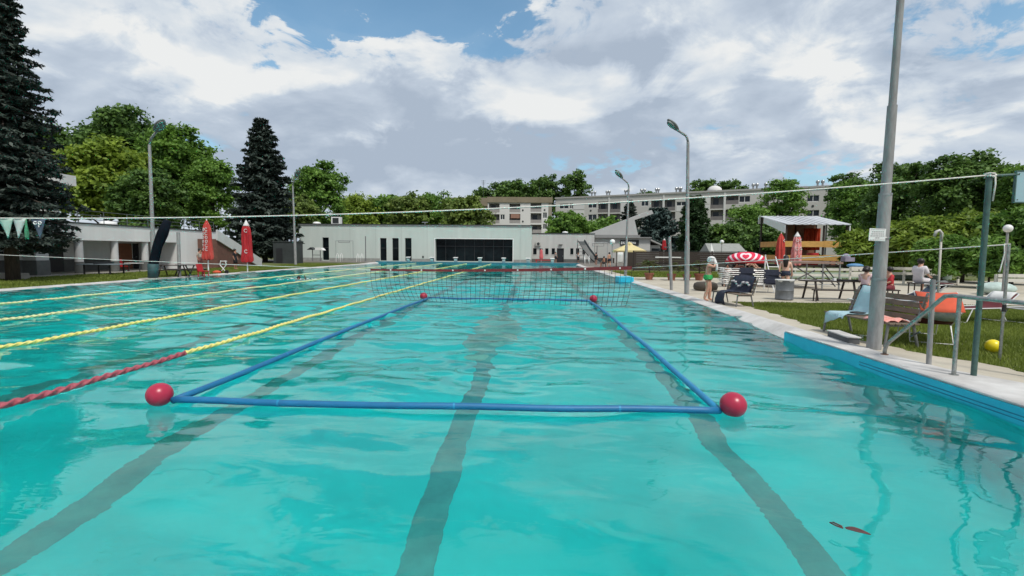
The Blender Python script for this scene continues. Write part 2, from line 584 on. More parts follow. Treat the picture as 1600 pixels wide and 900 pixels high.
mb = MB()
sy = [-6 + 24.3 * k / 120 for k in range(121)]
for y in sy:
    for x in (5.4, 6.0, lawn_x(y) + 0.06 * math.sin(y * 5.1) + 0.04 * math.sin(y * 13)):
        mb.v.append((x, y, zg(x, y) + 0.004))
for k in range(120):
    for j in range(2):
        a = k * 3 + j
        mb.f.append((a, a + 1, a + 4, a + 3))
mb.v = [v if v[1] < 10.4 else (max(v[0], rim_out(v[1]) - .03), v[1], v[2]) for v in mb.v]
struct(mb.build('poolside_paving', paving_m))
plaza = grid_sheet('plaza_paving', [7.42, 8.5, 10, 12, 16, 22, 27, 34], [y for y in YS if 18.3 <= y <= 36], 0.002, paving_m)
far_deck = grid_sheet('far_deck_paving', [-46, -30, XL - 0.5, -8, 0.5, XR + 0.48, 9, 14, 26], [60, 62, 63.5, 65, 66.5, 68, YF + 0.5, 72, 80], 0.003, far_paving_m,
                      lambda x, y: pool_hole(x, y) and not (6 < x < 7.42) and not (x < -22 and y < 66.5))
near_deck = grid_sheet('near_deck_paving', [-30, -16, -8, -1, 0.5, 3, XR + 0.48], [-12, -6, -2, YN - 0.5], 0.003, paving_m)
left_path = grid_sheet('colonnade_paving', [-36.5, -33, -29.6], [4, 8, 14, 20, 26, 32, 38, 44, 50, 55], 0.004, M('grey_paving', (0.24, 0.225, 0.195), 0.85, 0.2, 0.8, bump=0.2))

# basin
floor_mat = M('turquoise_pool_paint', (0.004, 0.62, 0.60), 0.6, 0.2, 0.45, col2=(0.010, 0.76, 0.74))
wall_paint = M('turquoise_wall_paint', (0.015, 0.62, 0.64), 0.6, 0.15, 1.5)
blue_paint = M('azure_pool_paint', (0.014, 0.40, 0.58), 0.45, 0.15, 2.2, col2=(0.024, 0.50, 0.68))
coping_m = M('white_coping', (0.36, 0.345, 0.325), 0.75, 0.15, 1.3, bump=0.2, bscale=50, col2=(0.62, 0.61, 0.59))
DEP = -1.8
mb = MB()
mb.add([(XL, YN, DEP), (XR, YN, DEP), (XR, YF, DEP), (XL, YF, DEP)], [(0, 1, 2, 3)])
struct(mb.build('pool_floor', floor_mat))
mb = MB()
mb.add([(XL, YN, DEP), (XR, YN, DEP), (XR, YF, DEP), (XL, YF, DEP), (XL, YN, -0.02), (XR, YN, -0.02), (XR, YF, -0.02), (XL, YF, -0.02)],
       [(0, 4, 5, 1), (1, 5, 6, 2), (2, 6, 7, 3), (3, 7, 4, 0)])
struct(mb.build('pool_wall', wall_paint))
line_m = M('dark_lane_paint', (0.06, 0.35, 0.33), 0.6, 0.2, 2.0)
mb = MB()
LANE_X = [-0.98 + 3.47 * k for k in range(-6, 2)]
for x in LANE_X:
    mb.add([(x - 0.17, 1.6, DEP + 0.004), (x + 0.17, 1.6, DEP + 0.004), (x + 0.17, 67, DEP + 0.004), (x - 0.17, 67, DEP + 0.004)], [(0, 1, 2, 3)])
struct(mb.build('pool_lane_marking', line_m))
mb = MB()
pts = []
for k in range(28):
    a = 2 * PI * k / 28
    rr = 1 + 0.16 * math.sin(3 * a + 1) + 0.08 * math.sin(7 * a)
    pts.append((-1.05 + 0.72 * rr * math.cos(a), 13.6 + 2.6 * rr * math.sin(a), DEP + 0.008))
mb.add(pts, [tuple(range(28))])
struct(mb.build('pool_floor_reflection', M('painted_tan_reflection', (0.20, 0.46, 0.40), 0.8, 0.3, 1.2)))  # tan cloud reflection in the water, painted as a flat patch on the floor


def coping_strip(pairs, name):
    """pairs: (water edge point, outer point) along the rim"""
    mb = MB()
    for a, b in pairs:
        mid = ((a[0] * .35 + b[0] * .65), (a[1] * .35 + b[1] * .65), b[2] + 0.004)
        mb.v += [(a[0], a[1], -0.12), (a[0], a[1], a[2]), mid, (b[0], b[1], b[2] + 0.006), (b[0], b[1], b[2] - 0.2)]
    for i in range(len(pairs) - 1):
        for j in range(4):
            mb.f.append((i * 5 + j, i * 5 + j + 1, i * 5 + 6 + j, i * 5 + 5 + j))
    o = mb.build(name, coping_m, smooth='auto')
    return struct(o)


ysR = [YB - 0.02 + (YF - YB) * k / 60 for k in range(61)]
coping_strip([((rim_out(y) - 0.46, y, 0.012), (rim_out(y), y, zg(rim_out(y), y) + .004)) for y in ysR], 'pool_coping')
coping_strip([((XL, y, 0.012), (XL - 0.5, y, zg(XL - 0.5, y))) for y in [YF - (YF - YN) * k / 60 for k in range(61)]], 'pool_coping')
coping_strip([((x, YN, 0.03), (x, YN - 0.5, zg(x, 0))) for x in (XL - 0.5, -10, XR + 0.5)], 'pool_coping')
# raised far end, painted azure
mb = MB()
mb.box(XL - 0.5, XR + 0.48, YF, YF + 0.5, -0.12, 0.27)
struct(mb.build('pool_end_wall', M('teal_end_paint', (0.02, 0.15, 0.20), 0.5, 0.25, 1.5)))
# near right block that stands into the pool, azure face under a white slab
mb = MB(); mb.box(XB + .004, XR + 0.02, -4, YB - .004, DEP, -0.06); struct(mb.build('pool_side_footing', wall_paint))
mb = MB(); mb.box(XB, XR + 0.02, -4, YB, -0.06, 0.19)
struct(mb.build('pool_side_block', blue_paint))
mb = MB(); mb.ext([(x, y, 0.192) for x, y in ((XB + .012, -4), (6.62, -4), (6.62, 5.4), (6.42, 6.3), (5.98, 7.2), (5.88, 8.4), (5.92, YB - .01), (XB + .012, YB - .01))], (0, 0, .03))
struct(mb.build('pool_side_slab', coping_m, bevel=0.01))
mb = MB()
for zc in (0.055, 0.10):
    mb.box(XB - 0.006, XB + 0.01, 5.0, 8.1, zc - 0.006, zc + 0.006)
struct(mb.build('pool_side_groove', M('groove_blue', (0.008, 0.16, 0.28), 0.6, 0.1)))
mb = MB(); mb.box(5.38, 6.3, 30.5, 31.9, -0.3, 0.32)
tag(mb.build('step_block', blue_paint, bevel=0.03), 'azure painted concrete block standing out of the right pool edge beyond the net', 'block')

# ------------------------------------------------------------------ water
def water_mesh():
    ys = [YN]
    y = YN
    while y < YF:
        y += max(0.035, 0.0052 * y) if y < 30 else 0.012 * y
        ys.append(min(y, YF))
    ys = np.array(ys)
    xs = np.linspace(XL, XR, 460)
    X, Y = np.meshgrid(xs, ys)
    dy = np.gradient(ys)[:, None]
    dx = xs[1] - xs[0]
    Z = np.zeros_like(X)
    r = np.random.default_rng(5)
    # patches where the surface is livelier
    patch = np.zeros_like(X)
    for k in range(7):
        a = r.uniform(0, 2 * PI); lam = r.uniform(4, 11)
        patch += np.sin(2 * PI / lam * (X * np.cos(a) + Y * np.sin(a)) + r.uniform(0, 7))
    patch = 0.65 + 0.35 * np.tanh(patch / 1.6)
    near = np.clip((Y - 3.5) / 9.0, 0, 1)
    level = (0.62 + 1.00 * near) * patch
    for lo, hi, cnt, slope, sig, kind in ((0.22, 0.60, 26, 0.0185, 0.48, 0), (0.6, 1.5, 30, 0.0255, 0.26, 1), (1.5, 3.6, 14, 0.0125, 0.6, 2)):
        for lam in r.uniform(lo, hi, cnt):
            a = r.normal(PI / 2, sig)
            k = 2 * PI / lam
            fade = np.clip((lam / np.maximum(dy, dx) - 2.6) / 2.0, 0, 1)
            ph = k * (X * np.cos(a) + Y * np.sin(a)) + r.uniform(0, 7) + 1.1 * np.sin(0.45 * X + 0.2 * Y + r.uniform(0, 7)) + 0.9 * np.sin(0.3 * Y - .25 * X + r.uniform(0, 7))
            if kind == 0:
                lv = level * np.clip((Y - 3.2) / 5.0, 0.09, 1)
            elif kind == 1:
                lv = level * np.clip((Y - 2.0) / 7.5, 0.20, 1)
            else:
                lv = 1.05 + 0.3 * level
            Z += slope / k * (np.sin(ph) + 0.22 * np.cos(2 * ph)) * fade * lv
    edge = np.minimum(np.minimum(X - XL, XR - X), np.minimum(Y - YN, YF - Y))
    Z *= np.clip(edge / 0.15 + 0.3, 0, 1)
    nr, nc = X.shape
    co = np.stack([X, Y, Z], -1).reshape(-1, 3).astype(np.float32)
    i = np.arange(nr - 1)[:, None] * nc + np.arange(nc - 1)[None]
    fa = np.stack([i, i + 1, i + nc + 1, i + nc], -1).reshape(-1, 4)
    return co, fa


def np_mesh(name, co, fa, mat, parent=None, smooth=False):
    me = bpy.data.meshes.new(name)
    k = fa.shape[1]
    me.vertices.add(len(co)); me.vertices.foreach_set('co', np.ascontiguousarray(co, np.float32).ravel())
    me.loops.add(fa.size); me.loops.foreach_set('vertex_index', fa.ravel().astype(np.int32))
    me.polygons.add(len(fa))
    me.polygons.foreach_set('loop_start', np.arange(0, fa.size, k, dtype=np.int32))
    me.polygons.foreach_set('loop_total', np.full(len(fa), k, np.int32))
    if smooth:
        me.polygons.foreach_set('use_smooth', np.ones(len(fa), bool))
    me.update(calc_edges=True)
    me.materials.append(mat)
    o = bpy.data.objects.new(name, me)
    COL.objects.link(o)
    if parent is not None:
        o.parent = parent
    return o


wm = bpy.data.materials.new('pool_water')
wm.use_nodes = True
N, L = wm.node_tree.nodes, wm.node_tree.links
N.clear()
gl = N.new('ShaderNodeBsdfRefraction')
gl.inputs['Color'].default_value = (0.80, 0.998, 0.99, 1)
gl.inputs['Roughness'].default_value = 0.0
gl.inputs['IOR'].default_value = 1.333
t = N.new('ShaderNodeTexCoord')
mp = N.new('ShaderNodeMapping'); mp.inputs['Scale'].default_value = (0.7, 1.3, 1)
L.new(t.outputs['Object'], mp.inputs[0])
b1 = N.new('ShaderNodeTexNoise'); b1.inputs['Scale'].default_value = 2.6; b1.inputs['Detail'].default_value = 3; b1.inputs['Roughness'].default_value = 0.45; b1.inputs['Distortion'].default_value = 0.6
L.new(mp.outputs[0], b1.inputs['Vector'])
bp = N.new('ShaderNodeBump'); bp.inputs['Strength'].default_value = 0.03; bp.inputs['Distance'].default_value = 0.25
L.new(b1.outputs['Fac'], bp.inputs['Height'])
L.new(bp.outputs[0], gl.inputs['Normal'])
gs = N.new('ShaderNodeBsdfGlossy'); gs.inputs['Roughness'].default_value = 0.015
fr = N.new('ShaderNodeFresnel'); fr.inputs['IOR'].default_value = 1.56
L.new(bp.outputs[0], gs.inputs['Normal']); L.new(bp.outputs[0], fr.inputs['Normal'])
wx = N.new('ShaderNodeMixShader')
L.new(fr.outputs[0], wx.inputs[0]); L.new(gl.outputs[0], wx.inputs[1]); L.new(gs.outputs[0], wx.inputs[2])
wo_ = N.new('ShaderNodeOutputMaterial'); L.new(wx.outputs[0], wo_.inputs[0])
co, fa = water_mesh()
struct(np_mesh('water', co, fa, wm, smooth=True))

# ------------------------------------------------------------------ grass on the near right lawn and the left strip
grass_blade = leafmat('grass_blade', (0.105, 0.150, 0.020), (0.255, 0.310, 0.058), 0.4, 0.5)


def grass(n, xr, yr, keep, h=(0.03, 0.07), seed=1, w=0.006):
    r = np.random.default_rng(seed)
    x = r.uniform(*xr, n); y = r.uniform(*yr, n)
    k = np.array([keep(a, b) for a, b in zip(x, y)])
    x, y = x[k], y[k]
    n = len(x)
    z = np.array([zg(a, b) for a, b in zip(x, y)]) - 0.032
    an = r.uniform(0, 2 * PI, n); hh = r.uniform(*h, n); ww = w * (1 + y / 9.0)
    lean = r.normal(0, 0.5, (n, 2)) * hh[:, None]
    dx, dy = np.cos(an) * ww, np.sin(an) * ww
    co = np.empty((n, 3, 3), np.float32)
    co[:, 0] = np.stack([x - dx, y - dy, z], -1)
    co[:, 1] = np.stack([x + dx, y + dy, z], -1)
    co[:, 2] = np.stack([x + lean[:, 0], y + lean[:, 1], z + 0.03 + hh], -1)
    return co.reshape(-1, 3), np.arange(n * 3).reshape(-1, 3)


def lawn_edge(x, y):
    return x > lawn_x(y) + 0.06 * math.sin(y * 5.1) + 0.04 * math.sin(y * 13)


co, fa = grass(120000, (6.3, 17.0), (4.0, 18.4), lambda x, y: lawn_edge(x, y) and x < 0.95 * y + 2.5 and y < 18.2 + 0.12 * math.sin(x * 3), seed=2)
o = np_mesh('grass', co, fa, grass_blade)
tag(o, 'short mown green lawn beside the right pool edge', 'grass', kind='stuff')
co, fa = grass(40000, (-29.6, -22.7), (10, 62), lambda x, y: True, (0.04, 0.09), seed=3, w=0.012)
o = np_mesh('grass', co, fa, grass_blade)
tag(o, 'strip of grass between the left pool edge and the colonnade', 'grass', kind='stuff')
co, fa = grass(20000, (7.5, 32), (36, 46.5), lambda x, y: True, (0.05, 0.12), seed=4, w=0.012)
o = np_mesh('grass', co, fa, grass_blade)
tag(o, 'grass strip behind the potted palms', 'grass', kind='stuff')
# ------------------------------------------------------------------ trees
leaf_dark = leafmat('leaf_dark_green', (0.038, 0.090, 0.024), (0.162, 0.278, 0.054), 0.3)
leaf_mid = leafmat('leaf_mid_green', (0.055, 0.131, 0.025), (0.219, 0.379, 0.060), 0.35)
leaf_light = leafmat('leaf_light_green', (0.103, 0.175, 0.022), (0.348, 0.458, 0.063), 0.4)
leaf_olive = leafmat('leaf_olive_green', (0.072, 0.123, 0.024), (0.245, 0.326, 0.075), 0.35)
needle_dark = leafmat('needle_dark', (0.017, 0.028, 0.023), (0.065, 0.090, 0.071), 0.1)
needle_blue = leafmat('needle_blue_green', (0.028, 0.053, 0.048), (0.101, 0.155, 0.139), 0.1)
needle_cypress = leafmat('needle_cypress', (0.016, 0.043, 0.016), (0.054, 0.109, 0.031), 0.15)


def leaf_quads(p, nor, size, aspect, r):
    n = len(p)
    nor = nor / np.maximum(np.linalg.norm(nor, axis=1, keepdims=True), 1e-6)
    t = r.normal(0, 1, (n, 3))
    a = np.cross(nor, t); a /= np.maximum(np.linalg.norm(a, axis=1, keepdims=True), 1e-6)
    b = np.cross(nor, a)
    s = size * r.uniform(0.6, 1.35, (n, 1))
    co = np.empty((n, 4, 3), np.float32)
    co[:, 0] = p - a * s * aspect / 2
    co[:, 1] = p + b * s / 2 + nor * s * 0.12
    co[:, 2] = p + a * s * aspect / 2
    co[:, 3] = p - b * s / 2 + nor * s * 0.12
    return co.reshape(-1, 3), np.arange(n * 4).reshape(-1, 4)


def tree(px, ptop, hw, pbot, Y, mat, label, seed, n=7000, leaf=0.07, aspect=1.5, cat='tree', name='leafy_tree', group=None, stem=True, droop=0.0, nl=None):
    top = At(px, ptop, Y); bot = At(px, pbot, Y)
    x, Rx = top.x, hw / FPX * Y
    g = zg(x, Y)
    H = top.z - g
    zb = max(0.06 * H, bot.z - g) if pbot else 0.25 * H
    r = np.random.default_rng(seed)
    root = thing(name, (x, Y, g), label, cat, group)
    ch = H - zb
    nl = nl or 22
    lob = []
    c0 = np.array([0, 0, zb + ch * 0.50])
    for k in range(nl):
        v = 1 - 2 * (k + 0.5) / nl
        v = max(-0.85, v)
        a = k * 2.39996 + r.uniform(-.4, .4)
        s_ = math.sqrt(max(0, 1 - v * v)) ** 0.75
        rr = Rx * r.uniform(0.24, 0.42)
        k_ = r.uniform(0.86, 1.04)
        c = c0 + np.array([(Rx - rr) * s_ * math.cos(a) * k_, (Rx - rr) * s_ * math.sin(a) * k_, (ch * 0.5 - rr * 0.7) * v * k_])
        lob.append((c, np.array([rr, rr, rr * r.uniform(.65, .9)])))
    lob.append((c0, np.array([Rx * 0.62, Rx * 0.62, ch * 0.36])))
    lob.append((c0 + np.array([0, 0, ch * .12]), np.array([Rx * 0.55, Rx * 0.55, ch * 0.30])))
    w = np.array([l[1][0] ** 2 for l in lob]); w /= w.sum()
    nc = max(40, n // 40)
    li = r.choice(len(lob), nc, p=w)
    d = r.normal(0, 1, (nc, 3)); d /= np.linalg.norm(d, axis=1, keepdims=True)
    d[:, 2] = np.where(d[:, 2] < -0.55, -d[:, 2], d[:, 2])
    rad = r.uniform(0.35, 1.0, (nc, 1)) ** 0.5
    C = np.array([lob[i][0] for i in li]) + d * rad * np.array([lob[i][1] for i in li])
    ci = r.integers(0, nc, n)
    sg = Rx * 0.085 * r.uniform(0.6, 1.3, (nc, 1))
    off = r.normal(0, 1, (n, 3)) * sg[ci] * np.array([1, 1, 0.62])
    off[:, 2] -= droop * np.linalg.norm(off[:, :2], axis=1)
    p = C[ci] + off
    p[:, 2] = np.maximum(p[:, 2], 0.05)
    nor = r.normal(0, 0.75, (n, 3)) + d[ci] * 0.6 + np.array([0, 0, 0.7])
    co, fa = leaf_quads(p, nor, Rx * leaf, aspect, r)
    np_mesh('crown', co, fa, mat, root)
    if stem:
        mb = MB()
        tr = max(0.05, H * 0.018)
        o = Vector((x, Y, g))
        mb.tube([o + Vector((0, 0, -0.1)), o + Vector((tr * .4, 0, H * 0.15)), o + Vector((-tr * .5, tr * .4, H * 0.45)), o + Vector((0, 0, H * 0.8))],
                [tr * 1.35, tr, tr * 0.75, tr * 0.2], 8)
        for k in range(0, len(lob), 2):
            c = lob[k][0]
            z0 = min(c[2] * 0.75, H * 0.6)
            mb.tube([o + Vector((0, 0, z0 * 0.85)), o + Vector((c[0] * .5, c[1] * .5, z0 + 0.35 * (c[2] - z0))), o + Vector(tuple(c))], [tr * 0.5, tr * 0.33, tr * 0.1], 6)
        mb.build('trunk', bark, root, True)
    return root


def conifer(px, ptop, hw, pbot, Y, mat, label, seed, n=9000, whorl=0.42, droop=0.35, size=0.11, power=0.85, name='spruce_tree', xoff=None, group=None, col=False, fill=0.25):
    top = At(px, ptop, Y); bot = At(px, pbot, Y)
    x, Rx = top.x, hw / FPX * Y
    g = zg(x, Y)
    H, zb = top.z - g, max(0.1, bot.z - g)
    r = np.random.default_rng(seed)
    root = thing(name, (x, Y, g), label, 'tree', group)
    P, Nn = [], []
    mb = MB()
    o = Vector((x, Y, g))
    tr = H * 0.014
    mb.tube([o + Vector((0, 0, -.1)), o + Vector((0, 0, H * .5)), o + Vector((0, 0, H * .97))], [tr * 1.3, tr * .8, tr * .12], 8)
    nw = int((H - zb) / whorl)
    per = max(60, n // max(1, nw * 8))
    for k in range(nw):
        t = k / nw
        z0 = zb + (H - zb) * t
        L0 = Rx * (1 - t) ** power * (0.55 + 0.45 * min(1, t * 7 + 0.35)) + 0.12
        nb = 9 if not col else 12
        for j in range(nb):
            a = 2 * PI * (j + r.uniform(-.3, .3)) / nb + k * 0.7
            Lb = L0 * r.uniform(0.68, 1.12)
            dr = droop * r.uniform(0.6, 1.4)
            nq = max(14, int(per * (Lb / Rx + 0.25)))
            s = r.uniform(0.05, 1.0, nq) ** 0.75
            wdt = (0.05 + 0.24 * np.sin(PI * np.clip(s * 0.85 + 0.1, 0, 1))) * Lb
            lat = r.uniform(-1, 1, nq) * wdt
            zz = z0 + Lb * (0.12 * s * (1 - t) * 0 - dr * s ** 1.5 * 0.9 + 0.16 * s ** 4) + (0.55 * Lb * s if col else 0) - np.abs(lat) * 0.25 - r.uniform(0, 0.05 * Lb + 0.03, nq)
            X = math.cos(a) * Lb * s - math.sin(a) * lat
            Yq = math.sin(a) * Lb * s + math.cos(a) * lat
            P.append(np.stack([X, Yq, np.maximum(zz, 0.03)], -1))
            nn = r.normal(0, 0.55, (nq, 3)) + np.array([math.cos(a) * 0.3, math.sin(a) * 0.3, 0.9])
            Nn.append(nn)
            if j % 2 == 0 and not col:
                q = [o + Vector((math.cos(a) * Lb * u, math.sin(a) * Lb * u, z0 + Lb * (-dr * u ** 1.5 * .9 + 0.16 * u ** 4) - 0.04)) for u in (0, .35, .7, .95)]
                mb.tube(q, [tr * .3, tr * .22, tr * .14, tr * .05], 5)
    P = np.concatenate(P); Nn = np.concatenate(Nn)
    co, fa = leaf_quads(P, Nn, size, 2.6, r)
    np_mesh('crown', co, fa, mat, root)
    mb.build('trunk', bark, root, True)
    return root


conifer(-14, -75, 98, 372, 25.0, needle_dark, 'tall dark spruce at the left edge of the photo, reaching out of the frame', 21, n=42000, whorl=0.36, droop=0.42, size=0.135, power=0.72)
conifer(408, 180, 60, 394, 66.0, needle_dark, 'broad dark spruce behind the two closed red parasols', 22, n=34000, whorl=0.62, droop=0.26, size=0.30, power=0.60)
conifer(985, 310, 20, 352, 135, needle_dark, 'small dark spruce rising over the slanted grey roof', 23, n=3500, whorl=0.7, droop=0.3, size=0.42, power=0.8)
conifer(1029, 322, 44, 402, 92, needle_blue, 'wide blue-green spruce to the right of the slanted grey roof', 24, n=11000, whorl=0.55, droop=0.1, size=0.34, power=0.42)
conifer(1086, 308, 24, 408, 82, needle_cypress, 'narrow dark green cypress just right of the curved street lamp', 25, n=9000, whorl=0.45, droop=0.0, size=0.30, power=0.35, name='cypress_tree', col=True)

T = [
    (62, 185, 58, 345, 92, leaf_dark, 'dark leafy tree half hidden behind the tall left spruce'),
    (182, 164, 66, 345, 92, leaf_dark, 'tallest dark leafy tree behind the light green one, left side'),
    (158, 216, 82, 362, 74, leaf_light, 'yellow-green leafy tree standing above the colonnade roof terrace'),
    (270, 190, 66, 366, 84, leaf_mid, 'dark leafy tree right behind the leftmost street lamp'),
    (330, 243, 48, 375, 82, leaf_mid, 'green leafy tree immediately left of the broad dark spruce'),
    (228, 262, 56, 372, 70, leaf_dark, 'dark leafy tree filling the gap behind the terrace railing'),
    (460, 300, 40, 375, 96, leaf_olive, 'small olive-green tree low behind the broad dark spruce'),
    (497, 252, 50, 372, 112, leaf_mid, 'feathery mid green tree right of the broad dark spruce'),
    (556, 300, 44, 385, 150, leaf_light, 'light green tree first from the left above the hall roof'),
    (600, 304, 40, 385, 158, leaf_mid, 'green tree second from the left above the hall roof'),
    (640, 301, 40, 385, 150, leaf_olive, 'olive tree third from the left above the hall roof'),
    (684, 299, 42, 385, 156, leaf_mid, 'rounded green tree above the big dark window of the hall'),
    (730, 306, 42, 385, 142, leaf_olive, 'olive tree beside the left end of the brown-roofed flats'),
    (757, 290, 24, 345, 215, leaf_dark, 'small dark tree behind the left end of the brown-roofed flats'),
    (800, 279, 38, 345, 215, leaf_dark, 'dark tree behind the middle of the brown-roofed flats'),
    (852, 273, 32, 345, 210, leaf_dark, 'dark tree behind the right end of the brown-roofed flats'),
    (898, 267, 28, 345, 205, leaf_dark, 'tallest dark round tree behind the join of the two flats'),
    (1010, 298, 20, 340, 200, leaf_dark, 'small dark tree barely showing above the long white flats'),
    (1102, 278, 28, 340, 190, leaf_dark, 'dark round tree above the long white flats, left of its neighbour'),
    (1142, 279, 26, 340, 188, leaf_dark, 'dark round tree above the long white flats, right of its neighbour'),
    (886, 328, 38, 390, 118, leaf_mid, 'bushy green tree in front of the flats behind the low annex'),
    (945, 340, 40, 390, 120, leaf_mid, 'low green tree behind the slanted grey roof'),
    (1138, 346, 40, 412, 84, leaf_dark, 'dark green bushy tree right of the cypress'),
    (1172, 316, 40, 405, 92, leaf_mid, 'green bushy tree in front of the flats left of the hut'),
    (1192, 350, 36, 420, 70, leaf_dark, 'dark bushy tree directly behind the bar hut'),
    (1227, 276, 38, 370, 100, leaf_mid, 'leafy green tree above the left part of the hut roof'),
    (1324, 268, 30, 360, 112, leaf_dark, 'dark leafy tree at the right end of the long white flats'),
    (1350, 280, 48, 410, 72, leaf_mid, 'green leafy tree behind the tall grey mast, on its left side'),
    (1410, 248, 54, 405, 62, leaf_dark, 'big dark leafy tree behind the tall grey mast'),
    (1512, 241, 62, 365, 50, leaf_dark, 'wide dark tree behind the green rope post'),
    (1624, 246, 50, 360, 44, leaf_mid, 'leafy tree at the right edge behind the blue panel'),
]
for i, (px, pt, hw, pb, Y, mt, lab) in enumerate(T):
    big = hw * (pb - pt)
    tree(px, pt, hw, pb, Y, mt, lab, 100 + i, n=int(min(24000, 4500 + big * 2.0)), leaf=0.062 if big > 3500 else 0.085)
BUSH = [
    (1372, 352, 52, 428, 38, leaf_light, 'light green shrub of long leaves just right of the bar hut'),
    (1440, 332, 56, 430, 36, leaf_light, 'big light green shrub behind the man in the white robe'),
    (1512, 326, 58, 432, 34, leaf_light, 'big light green shrub behind the green rope post'),
    (1590, 318, 56, 440, 32, leaf_mid, 'green shrub at the right edge below the blue panel'),
    (1475, 365, 40, 436, 29, leaf_mid, 'low dark-hearted shrub behind the thin shower post'),
    (1550, 372, 44, 440, 28, leaf_mid, 'low green shrub behind the maroon sun lounger'),
    (1250, 385, 30, 418, 62, leaf_dark, 'dark shrub in the shade behind the bar hut rails'),
    (1335, 380, 28, 425, 45, leaf_mid, 'green shrub beside the right post of the bar hut'),
]
for i, (px, pt, hw, pb, Y, mt, lab) in enumerate(BUSH):
    tree(px, pt, hw, pb, Y, mt, lab, 300 + i, n=15000, leaf=0.075, aspect=2.6, cat='shrub', name='leafy_shrub', droop=0.5, nl=9)

# ------------------------------------------------------------------ buildings


class Face:
    """vertical wall plane through a point, measured by u along it and z"""

    def __init__(s, O, U):
        s.O = Vector((O[0], O[1], 0)); s.U = Vector((U[0], U[1], 0)).normalized()
        s.N = Vector((s.U.y, -s.U.x, 0))         # towards the viewer for U running right

    def uz(s, px, py):
        d = ray(px, py)
        t = (s.O - CAM).dot(s.N) / d.dot(s.N)
        p = CAM + d * t
        return (p - s.O).dot(s.U), p.z

    def p(s, u, z, n=0.0):
        q = s.O + s.U * u + s.N * n
        return Vector((q.x, q.y, z))

    def rect(s, a, b, c, d):
        """pixel box -> u0,u1,z0,z1"""
        u0, _ = s.uz(a, (c + d) / 2); u1, _ = s.uz(b, (c + d) / 2)
        _, z1 = s.uz((a + b) / 2, c); _, z0 = s.uz((a + b) / 2, d)
        return u0, u1, z0, z1

    def slab(s, mb, u0, u1, z0, z1, n0, n1):
        vs = [s.p(u, z, n) for n in (n0, n1) for u, z in ((u0, z0), (u1, z0), (u1, z1), (u0, z1))]
        mb.add(vs, [(0, 3, 2, 1), (4, 5, 6, 7), (0, 1, 5, 4), (1, 2, 6, 5), (2, 3, 7, 6), (3, 0, 4, 7)])
        return mb

    def skin(s, mb, u0, u1, z0, z1, holes, d=0.3):
        us = sorted({u0, u1} | {h for q in holes for h in q[:2]})
        zs = sorted({z0, z1} | {h for q in holes for h in q[2:4]})
        us = [u for u in us if u0 <= u <= u1]; zs = [z for z in zs if z0 <= z <= z1]
        for a, b in zip(us, us[1:]):
            for c, e in zip(zs, zs[1:]):
                m, k = (a + b) / 2, (c + e) / 2
                if any(h[0] < m < h[1] and h[2] < k < h[3] for h in holes):
                    continue
                mb.add([s.p(a, c), s.p(b, c), s.p(b, e), s.p(a, e)], [(0, 1, 2, 3)])
        for h in holes:
            a, b, c, e = h[:4]
            dd = h[4] if len(h) > 4 else d
            f = [s.p(a, c), s.p(b, c), s.p(b, e), s.p(a, e)]
            k = [s.p(a, c, -dd), s.p(b, c, -dd), s.p(b, e, -dd), s.p(a, e, -dd)]
            mb.add(f + k, [(0, 4, 5, 1), (1, 5, 6, 2), (2, 6, 7, 3), (3, 7, 4, 0)])
        return mb

    def body(s, mb, u0, u1, z0, z1, depth, inset):
        """closed back and sides behind a skin"""
        vs = [s.p(u, z, n) for n in (0, -depth) for u, z in ((u0, z0), (u1, z0), (u1, z1), (u0, z1))]
        mb.add(vs, [(4, 7, 6, 5), (0, 4, 5, 1), (1, 5, 6, 2), (2, 6, 7, 3), (3, 7, 4, 0)])
        return mb


# --- the white hall at the far end
F = Face((0, 75.0), (1, 0))
u0, zt = F.uz(467, 351.5); u1, _ = F.uz(831, 352.5)
zt = F.uz(650, 352)[1]
GZ = zg(0, 75)
root = thing('white_hall', (u0, 75.0, GZ), 'long white flat-roofed hall with a big dark glazed opening beyond the far pool end', 'building')
H = []
H.append(F.rect(504, 514, 371, 411) ); H.append(F.rect(594, 604, 372, 411)); H.append(F.rect(613, 623, 372, 411)); H.append(F.rect(633, 643, 372, 411))
H = [(a, b, GZ + 0.1, d) for a, b, c, d in H]
big = F.rect(680, 801, 373.5, 411)
big = (big[0], big[1], GZ + 0.12, big[3], 0.9)
mb = MB(); F.skin(mb, u0, u1, GZ - 0.2, zt, H + [big], 0.25); F.body(mb, u0, u1, GZ - .2, zt, 22, 0)
mb.build('wall', white_wall, root)
mb = MB(); F.slab(mb, u0 - .1, u1 + .1, zt, zt + 0.14, -22.1, 0.08)
rf = mb.build('roof', dark_edge, root)
for h in H:
    mb = MB(); F.slab(mb, h[0] - .02, h[1] + .02, h[2] - .02, h[3] + .02, -0.26, -0.22)
    w = mb.build('window', glass_dark, root)
    mb = MB(); F.slab(mb, h[0], h[1], (h[2] + h[3]) * .55 - .03, (h[2] + h[3]) * .55 + .03, -0.22, -0.19)
    mb.build('frame', dark_edge, w)
mb = MB(); F.slab(mb, big[0] - .02, big[1] + .02, big[2] - .02, big[3] + .02, -0.93, -0.86)
gw = mb.build('glazed_front', glass_dark, root)
mb = MB()
for k in range(1, 8):
    u = big[0] + (big[1] - big[0]) * k / 8
    F.slab(mb, u - .035, u + .035, big[2], big[3], -0.86, -0.80)
F.slab(mb, big[0], big[1], 2.55, 2.65, -0.86, -0.79)
mb.build('mullion', M('mullion_grey', (0.018, 0.02, 0.022), 0.5, 0.1), gw)
